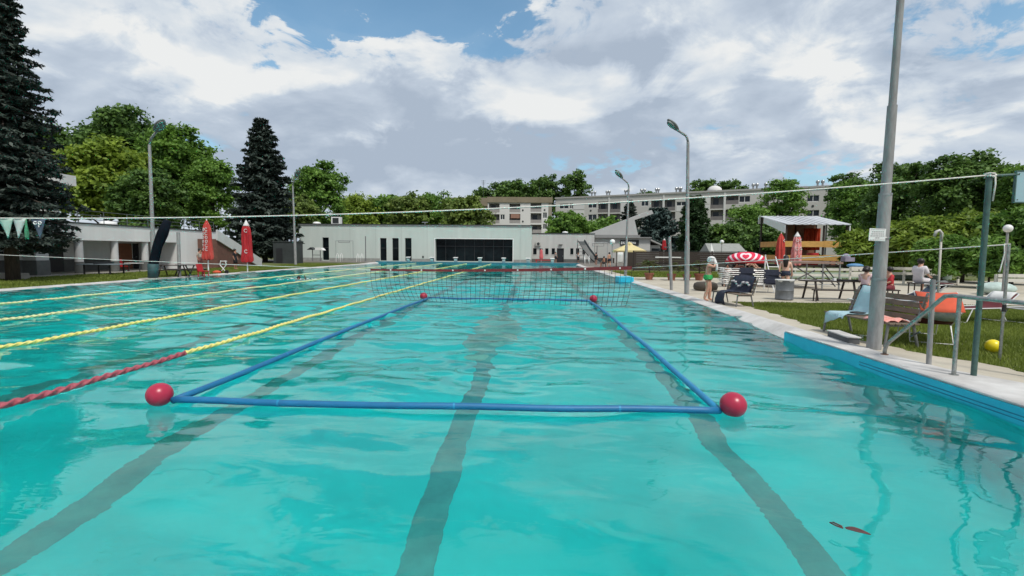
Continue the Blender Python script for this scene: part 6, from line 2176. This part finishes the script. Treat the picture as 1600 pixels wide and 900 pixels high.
pY = G(328, 431).y
closed_parasol(326, 430, 343, 405, pY, 7.4, 'tall closed faded-red parasol left of the white-capped one by the pool', orange_red_cloth, 1, 6)
pY2 = G(388, 426).y
closed_parasol(387, 425, 344.5, 409, pY2, 8.4, 'closed bright-red parasol with a white cap by the left pool edge', red_cloth, 2, 2, band=True)
closed_parasol(1217, 440, 364, 412, 39.5, 7.0, 'closed red parasol left of its pink-white twin before the bar hut', orange_red_cloth, 3, 2)
closed_parasol(1242, 440, 363, 414, 39.0, 7.6, 'closed red parasol with white patches, right one before the bar hut', M('patchy_red_cloth', (.55, .04, .04), .75, .2, 2.5, col2=(.72, .42, .40)), 4, 3, band=True)
closed_parasol(1036.5, 420, 373, 390, 52, 3.4, 'small closed red parasol beyond the brown fence near the cafe', red_cloth, 5, 0, band=True)

# red barrels and bar clutter inside the hut
for k, (px, w_, h_) in enumerate(((1270, .5, 1.0), (1262, .42, .75))):
    q = At(px, 395, HY0 + 1.2 + .3 * k)
    mb = MB(); mb.lathe((q.x, HY0 + 1.2 + .3 * k, ZD), [(w_ * .85, 0), (w_, .3 * h_), (w_, .7 * h_), (w_ * .85, h_), (w_ * .7, h_)], 18)
    tag(mb.build('barrel', M('red_plastic', (.42, .015, .015), .5, .15), smooth='auto'), ('big bright red barrel in the middle of the bar hut', 'smaller red barrel left of the big one in the bar hut')[k], 'barrel')
for k, px in enumerate((1290, 1299, 1308)):
    q = At(px, 395, HY0 + 1.5)
    mb = MB(); mb.obox((q.x, HY0 + 1.5, ZD + .35), (.42, .5, .7), rz=.2 * k); tag(mb.build('crate', M('crate_' + ('grey', 'rust', 'pale')[k], ((.20, .19, .18), (.26, .10, .06), (.34, .31, .28))[k], .7, .2), bevel=.02), ('grey', 'rusty', 'pale')[k] + ' crate stacked at the right end of the bar hut deck', 'crate')

# steel stage frame in front of the hut
SY0, SY1 = 25.5, 28.5
l0, l1 = At(1237, 440, SY0), At(1311, 440, SY0)
g_ = zg(13, 26); zt = At(1275, 411.5, SY0).z
t = thing('steel_stage', (l0.x, SY0, g_), 'scaffold-like steel platform with diagonal braces beside the bin', 'platform')
galv = steel
for x in (l0.x, (l0.x + l1.x) / 2 + .35, l1.x):
    for y in (SY0, SY1):
        mb = MB(); mb.bar((x, y, g_), (x, y, zt), .04); mb.build('leg', galv, t)
mb = MB(); mb.box(l0.x - .25, l1.x + .1, SY0 - .1, SY1 + .1, zt - .02, zt + .08); mb.build('deck', M('rust_deck', (.22, .15, .12), .8, .25), t)
xm_ = (l0.x + l1.x) / 2 + .35
for a, b in (((l0.x, zt - .1), (xm_, g_ + .3)), ((xm_, zt - .1), (l1.x, g_ + .25)), ((xm_, g_ + .9), (l1.x - .2, g_ + .15)), ((l0.x, g_ + .4), (l0.x + 1.1, zt - .35))):
    mb = MB(); mb.bar((a[0], SY0 - .05, a[1]), (b[0], SY0 - .05, b[1]), .03); mb.build('brace', M('dark_steel', (.06, .06, .062), .5, .2, metal=.3), t)
for z in (g_ + .25, g_ + .5):
    mb = MB(); mb.bar((l0.x, SY0, z), (l1.x + .3, SY0, z), .025); mb.build('rail', galv, t)
# sloping white ladder frame by the woman
q0, q1 = At(1196, 401, 25), At(1216, 466, 23)
t = thing('tube_ladder', (q1.x, 24, zg(12, 24)), 'white tube ladder leaning behind the dark-haired woman', 'ladder')
for dx in (0, .5):
    mb = MB(); mb.bar(q0 + Vector((dx, 0, 0)), Vector((q1.x + dx, 23.4, zg(12, 23))), .025); mb.build('leg', alu, t)
mb = MB(); mb.bar((q0.x, 25, zg(12, 25)), q0 + Vector((0, 0, .1)), .03); mb.build('post', alu, t)
for u in (.3, .6):
    c0 = q0.lerp(Vector((q1.x, 23.4, zg(12, 23))), u); mb = MB(); mb.bar(c0, c0 + Vector((.5, 0, 0)), .02); mb.build('rung', alu, t)

# white plank wall with rails behind the lawn
rail_pale = M('pale_rail', (.55, .53, .47), .7, .12, 4)


def rail_fence(px0, px1, Y, z1, z2, label, gap=2.6, dark=False):
    x0, x1 = At(px0, 420, Y).x, At(px1, 420, Y).x
    g_ = zg((x0 + x1) / 2, Y)
    t = thing('rail_fence', (x0, Y, g_), label, 'fence', 'pale rail fences beyond the lawn')
    n_ = max(1, int((x1 - x0) / gap))
    for z in (z1, z2):
        mb = MB(); mb.box(x0, x1, Y - .03, Y + .03, z - .08, z + .08); mb.build('rail', rail_pale, t)
    for k in range(n_ + 1):
        x = x0 + (x1 - x0) * k / n_
        mb = MB(); mb.box(x - .05, x + .05, Y + .032, Y + .12, g_ - .05, z1 + .06); mb.build('post', rail_pale, t)


rail_fence(1330, 1500, 31, At(1400, 419.5, 31).z, At(1400, 427.5, 31).z, 'pale two-rail fence behind the red-shirted person and the man in the robe')
rail_fence(1226, 1350, 33, At(1290, 421, 33).z, At(1290, 430, 33).z, 'pale two-rail fence behind the steel platform')
rail_fence(1560, 1640, 24, At(1590, 431, 24).z, At(1590, 438, 24).z, 'pale two-rail fence at the right edge of the photo')
z_ = At(1175, 418.5, 29).z
x0, x1 = At(1154, 418, 29).x, At(1199, 418, 29).x
t = thing('plank_bench', (x0, 29, zg(14, 29)), 'long pale plank bench under the striped parasol', 'bench')
mb = MB(); mb.box(x0, x1, 28.7, 29.3, z_ - .18, z_ - .06); mb.build('seat', rail_pale, t)
for x in (x0 + .2, x1 - .2):
    mb = MB(); mb.box(x - .08, x + .08, 28.8, 29.2, zg(14, 29), z_ - .18); mb.build('leg', wood_dark, t)
t = thing('plank_table', (x0 - .8, 27.8, zg(14, 28)), 'dark reddish table in front of the people under the striped parasol', 'table')
zt_ = At(1170, 424, 27).z
xa, xb = At(1126, 424, 26.6).x, At(1203, 424, 26.6).x
mb = MB(); mb.box(xa, xb, 26.3, 26.9, zt_ - .06, zt_); mb.build('tabletop', M('red_brown_wood', (.14, .055, .045), .7, .2), t)
for x in (xa + .2, xb - .2):
    for y in (26.4, 26.8):
        mb = MB(); mb.bar((x, y, zg(13, 27)), (x, y, zt_ - .06), .04); mb.build('leg', wood_dark, t)
# low paddling pool wall
q = At(1290, 437, 37); x0, x1 = At(1228, 437, 37).x, At(1480, 437, 37).x
mb = MB(); mb.box(x0, x1, 36.6, 37.2, 0, .5)
tag(mb.build('pool_wall', M('pale_green_tile', (.34, .42, .34), .7, .12, 2)), 'low pale green wall of the paddling pool behind the rail fences', 'wall')
q = At(1336, 415, 32); g_ = zg(q.x, 32)
t = thing('plastic_boat', (q.x, 32, g_), 'blue plastic boat on a trestle by the shrub right of the bar hut', 'boat')
mb = MB(); mb.ell((q.x, 32, q.z), (.5, .35, .14), 14, 8); mb.build('hull', M('toy_blue', (.08, .22, .40), .5, .2), t, True)
for s_ in (-.25, .25):
    mb = MB(); mb.bar((q.x + s_, 32, q.z - .1), (q.x + s_ * 1.3, 32, g_), .03); mb.build('leg', wood_dark, t)


def stool(x, y, h, w, label):
    g_ = zg(x, y)
    t = thing('stool', (x, y, g_), label, 'stool')
    mb = MB(); mb.box(x - w / 2, x + w / 2, y - .2, y + .2, g_ + h - .05, g_ + h); mb.build('seat', wood_dark, t, bevel=.01)
    for dx in (-w / 2 + .05, w / 2 - .05):
        for dy in (-.15, .15):
            mb = MB(); mb.bar((x + dx, y + dy, g_ + h - .05), (x + dx, y + dy, g_), .022); mb.build('leg', wood_dark, t)


stool(At(1391, 455, 19.5).x, 19.5, .45, .5, 'dark wooden stool under the person in the red T-shirt')
stool(At(1434, 455, 19.8).x, 19.8, .72, .6, 'high dark stool under the man in the white bathrobe')
stool(At(1136, 430, 27).x, 27.0, .43, .4, 'dark stool under the person in the white T-shirt by the striped parasol')
stool(At(1150, 430, 27.5).x, 27.5, .45, .4, 'dark stool under the seated person in dark clothes by the striped parasol')
stool(At(1357, 450, 18.9).x, 19.1, .46, .4, 'dark stool under the woman in the pale pink top')
stool(At(944, 421, 59).x, 59.0, .45, .4, 'dark stool under the sunburnt person near the cafe')
mb = MB(); q = At(1307, 410, 28); mb.ell((q.x, 27.2, zt + .3), (.22, .2, .22), 12, 8); mb.obox((q.x + .1, 27.2, zt + .2), (.5, .4, .22))
tag(mb.build('backpack', M('lilac_bag', (.22, .20, .26), .8, .2), smooth='auto'), 'lilac-grey bag on the right end of the steel platform', 'bag')
q = G(1592, 430 + 78); mb = MB(); mb.ell((q.x + 9.5, q.y + 11, .35), (.75, .6, .30), 16, 8)
tag(mb.build('tarpaulin', M('pale_green_tarp', (.42, .52, .48), .7, .25, 3), smooth=True), 'pale green covered heap at the right edge beyond the loungers', 'tarpaulin')

# yellow parasol and banner by the cafe
YY = 62.0
pc = At(983, 380, YY); zr = At(983, 391.5, YY).z; g_ = zg(12, YY); hw_ = 22.5 / FPX * YY
t = thing('parasol', (pc.x, YY, g_), 'square cream-yellow parasol with a scalloped edge in front of the cafe', 'parasol')
mb = MB(); mb.add([(pc.x - hw_, YY - hw_ * .8, zr), (pc.x + hw_, YY - hw_ * .8, zr), (pc.x + hw_, YY + hw_ * .8, zr), (pc.x - hw_, YY + hw_ * .8, zr), (pc.x, YY, pc.z)], [(0, 1, 4), (1, 2, 4), (2, 3, 4), (3, 0, 4)]); mb.build('canopy', yellow_cloth, t)
mb = MB()
for a, b in (((-1, -1), (1, -1)), ((1, -1), (1, 1)), ((-1, 1), (-1, -1))):
    mb.sheet([[(pc.x + hw_ * (a[0] + (b[0] - a[0]) * u), YY + hw_ * .8 * (a[1] + (b[1] - a[1]) * u), zr + .02) for u in np.linspace(0, 1, 13)],
              [(pc.x + hw_ * (a[0] + (b[0] - a[0]) * u), YY + hw_ * .8 * (a[1] + (b[1] - a[1]) * u), zr - .22 - .06 * (k % 2)) for k, u in enumerate(np.linspace(0, 1, 13))]], .01)
mb.build('valance', yellow_cloth, t)
mb = MB(); mb.lathe((pc.x, YY, 0), [(.5, pc.z - .18), (.3, pc.z + .05), (.02, pc.z + .16)], 4); mb.build('top_vent', yellow_cloth, t)
mb = MB(); mb.bar((pc.x, YY, g_), (pc.x, YY, pc.z), .05); mb.build('pole', wood_grey, t)
b0_, b1_ = At(965.5, 394, 56), At(973, 411, 56)
t = thing('towel_rack', (b0_.x, 56, zg(11, 56)), 'white towel hanging from a dark frame beside the yellow parasol', 'rack')
mb = MB(); mb.sheet([[(b0_.x + (b1_.x - b0_.x) * (u + (0 if v < .85 else .0)), 55.95 + .03 * math.sin(9 * u), b0_.z + (b1_.z - b0_.z) * (v if v < .9 else v - .08 * abs(u - .5) * 2)) for u in np.linspace(0, 1, 7)] for v in (0, .3, .6, .9, 1)], .01); mb.build('towel', white_cloth, t, True)
for x in (b0_.x - .15, b1_.x + .15):
    mb = MB(); mb.bar((x, 56, zg(11, 56)), (x, 56, b0_.z + .06), .05); mb.build('post', wood_dark, t)
mb = MB(); mb.bar((b0_.x - .2, 56, b0_.z + .05), (b1_.x + .2, 56, b0_.z + .05), .04); mb.build('crossbar', wood_dark, t)
x0, x1 = At(976, 400, 55).x, At(994, 400, 55).x
mb = MB(); mb.box(x0, x1, 54.9, 55.1, zg(11, 55) - .1, At(985, 394, 55).z)
tag(mb.build('wooden_screen', wood_dark), 'dark wooden screen between the street lamp and the brown fence', 'screen')

# ------------------------------------------------------------------ far end of the pool
blk_white = M('starting_block_white', (.62, .62, .60), .5, .08)


def starting_block():
    t = thing('starting_block', (0, 0, 0), 'white-topped starting block', 'starting block', 'starting blocks along the far pool end')
    mb = MB(); mb.ext([(-.32, -.42, .56), (-.32, .32, .64), (-.32, .32, .70), (-.32, -.42, .62)], (.64, 0, 0)); mb.build('top_plate', blk_white, t, bevel=.01)
    mb = MB(); mb.box(-.22, .22, -.25, .25, 0, .56); mb.build('pedestal', M('block_pedestal', (.16, .24, .28), .6, .2), t)
    mb = MB(); mb.box(-.20, .20, -.262, -.252, .22, .42); mb.build('number_plate', blk_white, t)
    mb = MB(); mb.bar((-.2, -.36, .45), (.2, -.36, .45), .02); mb.build('grip', steel, t)
    return t


pro = starting_block()
ORD = ['leftmost starting block, in front of the third narrow window of the hall', 'starting block just left of the big dark opening', 'starting block at the left end of the big dark opening',
       'starting block at the middle of the big dark opening', 'starting block right of the middle of the big dark opening', 'starting block at the right end of the hall facade', 'rightmost starting block, in front of the annex wall']
for i, px in enumerate((638, 675, 712, 750, 787, 825, 863)):
    o = pro if i == 0 else copy_tree(pro)
    q = At(px, 410, YF + .25)
    place(o, (q.x, YF + .28, .27), 0, ORD[i])
pro['label'] = ORD[0]


def ladder(px, Y, label, zt=.95):
    x = At(px, 410, Y).x
    t = thing('pool_ladder', (x, Y, .26), label, 'ladder', 'steel pool ladders at the far end')
    for s in (-.3, .3):
        mb = MB(); mb.tube([(x + s, Y + .55, .2), (x + s, Y + .5, zt), (x + s, Y + .1, zt + .12), (x + s, Y - .35, zt - .35), (x + s, Y - .4, -.7)], .03, 8); mb.build('rail', alu, t, True)
    for z in (-.2, -.5):
        mb = MB(); mb.bar((x - .3, Y - .4, z), (x + .3, Y - .4, z), .025); mb.build('rung', alu, t)


for px, lab in ((530, 'left one of the two steel handrail ladders below the hall wall'), (562, 'right one of the two steel handrail ladders below the hall wall'), (917, 'white pool ladder at the far right corner by the slide')):
    ladder(px, YF - .05, lab, 1.25)


def hoop_frame(px0, px1, ptop, Y, label, bx0, bx1, by0, by1):
    a, b = At(px0, ptop, Y), At(px1, ptop, Y); g_ = zg(a.x, Y)
    t = thing('shower_gantry', (a.x, Y, g_), label, 'gantry')
    for x in (a.x, b.x):
        mb = MB(); mb.bar((x, Y, g_), (x, Y, a.z), .03); mb.build('post', steel, t)
    mb = MB(); mb.bar(a, Vector((b.x, Y, a.z)), .03); mb.build('crossbar', steel, t)
    p0, p1 = At(bx0, by0, Y - .2), At(bx1, by1, Y - .2)
    mb = MB()
    for zz_ in (p0.z, p1.z): mb.bar((p0.x, Y - .2, zz_), (p1.x, Y - .2, zz_), .04)
    for xx_ in (p0.x, p1.x): mb.bar((xx_, Y - .2, p0.z), (xx_, Y - .2, p1.z), .04)
    mb.build('board_frame', M('frame_grey', (.2, .21, .21), .5, .1), t)


hoop_frame(524.5, 551.5, 376, 72.6, 'thin rectangular steel frame in front of the left part of the white hall', 529, 546, 376.5, 379)
hoop_frame(919.5, 949.5, 379, 73.5, 'thin rectangular steel frame in front of the cafe beside the slide', 926, 943.5, 380, 384.5)
q = At(571, 369, 72.4); g_ = zg(q.x, 72)
t = thing('slim_post', (q.x, 72.4, g_), 'lone dark pole in front of the white hall', 'post')
mb = MB(); mb.bar((q.x, 72.4, g_), q, .07); mb.build('pole', pole_dark, t)
q0 = At(933, 384, 73); mb = MB(); mb.bar((q0.x, 73, zg(7, 73)), q0, .06); tag(mb.build('slim_post', pole_dark), 'dark pole standing behind the foot of the slide', 'post')
# twin-roof stand
q = At(496, 390, 70.5); g_ = zg(q.x, 70.5)
t = thing('small_canopy', (q.x, 70.5, g_), 'small two-legged stand with two little pitched roofs near the left end of the hall', 'stand')
for px in (488.5, 500.5):
    x = At(px, 400, 70.5).x; mb = MB(); mb.bar((x, 70.5, g_), (x, 70.5, q.z), .06); mb.build('leg', pole_dark, t)
x0, x1 = At(481.5, 390, 70.5).x, At(493.5, 390, 70.5).x
mb = MB(); mb.ext([(x0, 70, q.z - .05), ((x0 + x1) / 2, 70, q.z + .35), (x1, 70, q.z - .05)], (0, 1, 0)); mb.build('roof', dark_edge, t)
x0, x1 = At(494, 390, 70.5).x, At(507, 390, 70.5).x
mb = MB(); mb.ext([(x0, 70, q.z - .05), (x0 + .1, 70, q.z + .30), (x1 - .3, 70, q.z + .25), (x1, 70, q.z - .1)], (0, 1, 0)); mb.build('roof', white_plastic, t)
mb = MB(); mb.bar((At(488.5, 400, 70.5).x, 70.5, q.z - .8), (At(500.5, 400, 70.5).x, 70.5, q.z - .8), .04); mb.build('crossbar', pole_dark, t)

# slide at the far right corner
t = thing('water_slide', (At(920, 405, 72).x, 72, zg(8, 72)), 'dark steep curved water slide at the far right corner of the pool', 'slide')
sl_px = [(908, 377), (912, 383), (917, 391), (923, 399), (929, 406), (936, 412)]
rows = []
for k, (a, b) in enumerate(sl_px):
    c = At(a, b, 73.5 - .5 * k)
    w = .55
    rows.append([c + Vector((-w, 0, .28)), c + Vector((-w * .8, 0, 0)), c + Vector((w * .8, 0, 0)), c + Vector((w, 0, .28))])
mb = MB(); mb.sheet(rows, -.05); mb.build('chute', M('slide_dark', (.022, .03, .03), .45, .2), t)
c = At(908, 377, 73.5)
for s in (-.5, .5):
    mb = MB(); mb.bar((c.x + s, 74.2, zg(7, 74)), (c.x + s, 73.6, c.z + .2), .05); mb.build('leg', pole_dark, t)
mb = MB(); c2 = At(921, 396, 72); mb.bar((c2.x, 72.6, zg(7, 72)), c2 + Vector((0, .6, -.05)), .05); mb.build('leg', pole_dark, t)
for k in range(7):
    zz_ = .4 + k * .5; mb = MB(); mb.bar((c.x - .5, 74.2 - .07 * k, zz_), (c.x + .5, 74.2 - .07 * k, zz_), .03); mb.build('rung', pole_dark, t)
q = At(845, 403, 76.8)
closed_parasol(845.5, 412, 389, 404, 76.8, 2.8, 'tiny closed red and white parasol against the annex windows', M('pinkish_red_cloth', (.55, .12, .13), .75, .15, 3), 6, 0)
q = At(848, 410, 76.5); t = thing('red_bench', (q.x, 76.5, zg(2, 76)), 'low red bench along the annex wall', 'bench')
mb = MB(); mb.box(q.x - 1.2, q.x + 1.6, 76.2, 76.6, .5, .62); mb.build('seat', red_cloth, t)
for x in (-1, 1.3):
    mb = MB(); mb.box(q.x + x - .06, q.x + x + .06, 76.25, 76.55, .15, .5); mb.build('leg', red_cloth, t)
for k, (px, lab) in enumerate(((944, 'dark cabinet left of the walking man in front of the cafe wall'),)):
    q = At(px, 400, 78.5); mb = MB(); mb.box(q.x - 1.1, q.x + 1.6, 78.2, 79.2, .1, At(px, 403, 78.5).z); tag(mb.build('cabinet', wood_dark, bevel=.03), lab, 'cabinet')

# ------------------------------------------------------------------ left side
# dark folded cantilever parasol in a cover
q0, q1, q2 = At(240, 437, 27.5), At(246, 385, 27.5), At(262, 345, 27.5)
t = thing('covered_parasol', (q0.x, 27.5, .064), 'big folded parasol in a dark teal cover leaning behind the leftmost street lamp', 'parasol')
r_ = 12 / FPX * 27.5
mb = MB(); mb.tube([Vector((q0.x, 27.5, .10)), Vector((q0.x + .05, 27.5, 1.0)), q1, q1.lerp(q2, .5), q2], [r_ * .5, r_ * .58, r_ * .56, r_ * .66, r_ * .45], 14)
mb.build('cover', M('teal_cover', (.006, .009, .014), .95, .35, 3, bump=.4, bscale=6, spec=.08), t, True)
mb = MB(); mb.tube([Vector((q0.x - .02, 27.48, .10)), Vector((q0.x + .04, 27.48, .95))], [r_ * .58, r_ * .64], 14); mb.build('skirt', M('teal_skirt', (.02, .06, .065), .7, .3, 4), t, True)
mb = MB(); mb.box(q0.x - .5, q0.x + .5, 27, 28, .05, .12); mb.build('base', concrete, t)


def table_tennis(px0, px1, py, label):
    y = G(165, 428).y - .3
    a, b = At(px0, py, y), At(px1, py, y)
    t = thing('table_tennis_table', ((a.x + b.x) / 2, y, .064), label, 'table')
    mb = MB(); mb.box(a.x, b.x, y - .75, y + .75, .72, .76); mb.build('tabletop', M('blue_grey_top', (.16, .20, .22), .5, .1), t)
    mb = MB(); mb.box((a.x + b.x) / 2 - .01, (a.x + b.x) / 2 + .01, y - .8, y + .8, .76, .9); mb.build('net', black_m, t)
    for x in (a.x + .35, b.x - .35):
        for yy in (y - .55, y + .55):
            mb = MB(); mb.bar((x, yy, .05), (x, yy, .72), .05); mb.build('leg', black_m, t)


table_tennis(135, 190, 413.5, 'blue-grey table tennis table in front of the colonnade')
y = G(205, 424).y
a, b = At(199, 413, y), At(216, 413, y)
t = thing('plastic_chair', (a.x, y, .064), 'red plastic chair beside the third colonnade pillar', 'chair')
mb = MB(); mb.box(a.x - .6, a.x - .1, y - .25, y + .25, .42, .47); mb.build('seat', red_cloth, t)
mb = MB(); mb.obox((a.x - .62, y, .72), (.05, .48, .55), ry=R(-8)); mb.build('backrest', red_cloth, t)
for dx in (-.55, -.14):
    for dy in (-.2, .2):
        mb = MB(); mb.bar((a.x + dx, y + dy, .06), (a.x + dx, y + dy, .42), .025); mb.build('leg', red_cloth, t)
t = thing('white_table', (b.x, y, .064), 'small white-topped table right of the red chair', 'table')
mb = MB(); mb.box(a.x, b.x + .2, y - .3, y + .3, .68, .72); mb.build('tabletop', white_plastic, t)
for x in (a.x + .1, b.x + .1):
    mb = MB(); mb.bar((x, y, .06), (x, y, .68), .04); mb.build('leg', dark_edge, t)


def picnic(px, py, label, rz, s=1.0):
    p = G(px, py)
    t = thing('picnic_bench', (0, 0, 0), label, 'bench', 'dark timber picnic benches on the left lawn')
    for k in range(4):
        mb = MB(); mb.box(-.8, .8, -.34 + .175 * k, -.19 + .175 * k, .70, .74); mb.build('tabletop_plank', wood_dark, t)
    for yy in (-.72, .72):
        mb = MB(); mb.box(-.8, .8, yy - .14, yy + .14, .42, .46); mb.build('seat', wood_dark, t)
    for x in (-.55, .55):
        for s_ in (-1, 1):
            mb = MB(); mb.bar((x, s_ * .2, .70), (x, s_ * .62, 0), .04); mb.build('leg', wood_dark, t)
        mb = MB(); mb.bar((x, -.72, .40), (x, .72, .40), .035); mb.build('crossbar', wood_dark, t)
    place(t, p, rz, sc=s)
    return t


picnic(270, 432, 'dark timber picnic bench left of the slim post', R(15))
picnic(297, 431, 'dark timber picnic bench just left of the first red parasol', R(-10))
p = G(312, 432)
t = thing('plastic_chair', (p.x + .2, p.y, .064), 'red folding chair beside the first closed parasol', 'chair')
mb = MB(); mb.box(p.x, p.x + .5, p.y - .25, p.y + .25, .38, .44); mb.build('seat', red_cloth, t)
mb = MB(); mb.obox((p.x + .02, p.y, .62), (.06, .5, .5), ry=R(-14)); mb.build('backrest', red_cloth, t)
for dx in (.05, .45):
    for dy in (-.2, .2):
        mb = MB(); mb.bar((p.x + dx, p.y + dy, .06), (p.x + dx, p.y + dy, .4), .03); mb.build('leg', red_cloth, t)
p = G(349, 427)
t = thing('folding_trolley', (p.x, p.y, .064), 'light grey folded trolley frame right of the first red parasol', 'trolley')
for s in (-.25, .25):
    mb = MB(); mb.tube([(p.x + s, p.y, .1), (p.x - s, p.y, .7), (p.x - s * .6, p.y, 1.0)], .03, 6); mb.build('leg', alu, t)
    mb = MB(); mb.tube([(p.x + s, p.y - .03, .16), (p.x + s, p.y + .03, .16)], .15, 14); mb.build('wheel', black_m, t)
mb = MB(); mb.bar((p.x - .2, p.y, .95), (p.x + .3, p.y, .95), .03); mb.build('handle', alu, t)
mb = MB(); mb.ell((p.x - .35, p.y - .2, .14), (.3, .25, .14), 10, 6); tag(mb.build('bag', orange_cloth, smooth=True), 'orange bag on the grass beside the trolley frame', 'bag')
# service enclosure under the spruce
a, b = At(427, 400, 62), At(462, 400, 62)
t = thing('service_enclosure', (a.x, 62, .1), 'dark service enclosure right of the trunk of the broad spruce', 'enclosure')
mb = MB(); mb.box(a.x, b.x, 62, 64, 0, At(445, 378, 62).z); mb.build('wall', M('dark_panel', (.03, .036, .036), .6, .3, 1), t)
mb = MB(); mb.box(a.x + .4, a.x + 1.2, 61.95, 62.0, .1, 2.0); mb.build('door', black_m, t)
mb = MB(); mb.box(a.x - .1, b.x + .1, 61.9, 64.1, At(445, 378, 62).z, At(445, 378, 62).z + .1); mb.build('roof', dark_edge, t)
a, b = At(357, 400, 60), At(384, 400, 60)
mb = MB(); mb.box(a.x, b.x, 60, 60.3, 0, At(370, 386, 60).z); tag(mb.build('garden_wall', grey_wall), 'grey wall between the outdoor stair and the broad spruce', 'wall')
p = G(10, 437)
mb = MB(); mb.obox((p.x - .6, p.y + .5, .22), (2.2, .6, .36)); tag(mb.build('concrete_seat', concrete, bevel=.04), 'low concrete seat at the left edge below the pennants', 'seat')

# floating leaf with a looped stem in the near right water
p = Wp(1340, 838)
t = thing('dead_leaf', (p.x, p.y, .03), 'reddish brown dead leaf with a looped stem in the near right water', 'leaf')
rows = []
for i in range(9):
    v = i / 8; w = .032 * math.sin(PI * min(.98, .06 + .9 * v)) ** .8
    rows.append([(p.x - .06 + .12 * v, p.y + .03 - .06 * v + w * s, .034 + .008 * abs(s) * math.sin(PI * v)) for s in (-1, -.5, 0, .5, 1)])
mb = MB(); mb.sheet(rows, .003); mb.build('blade', M('dead_leaf_brown', (.085, .030, .028), .7, .3, 30), t, True)
mb = MB(); mb.tube([(p.x - .075, p.y + .03, .036), (p.x - .11, p.y + .05, .040), (p.x - .125, p.y + .09, .038), (p.x - .10, p.y + .10, .036), (p.x - .07, p.y + .05, .036)], .005, 6); mb.build('stem', M('leaf_stem', (.10, .04, .035), .7, .2), t, True)
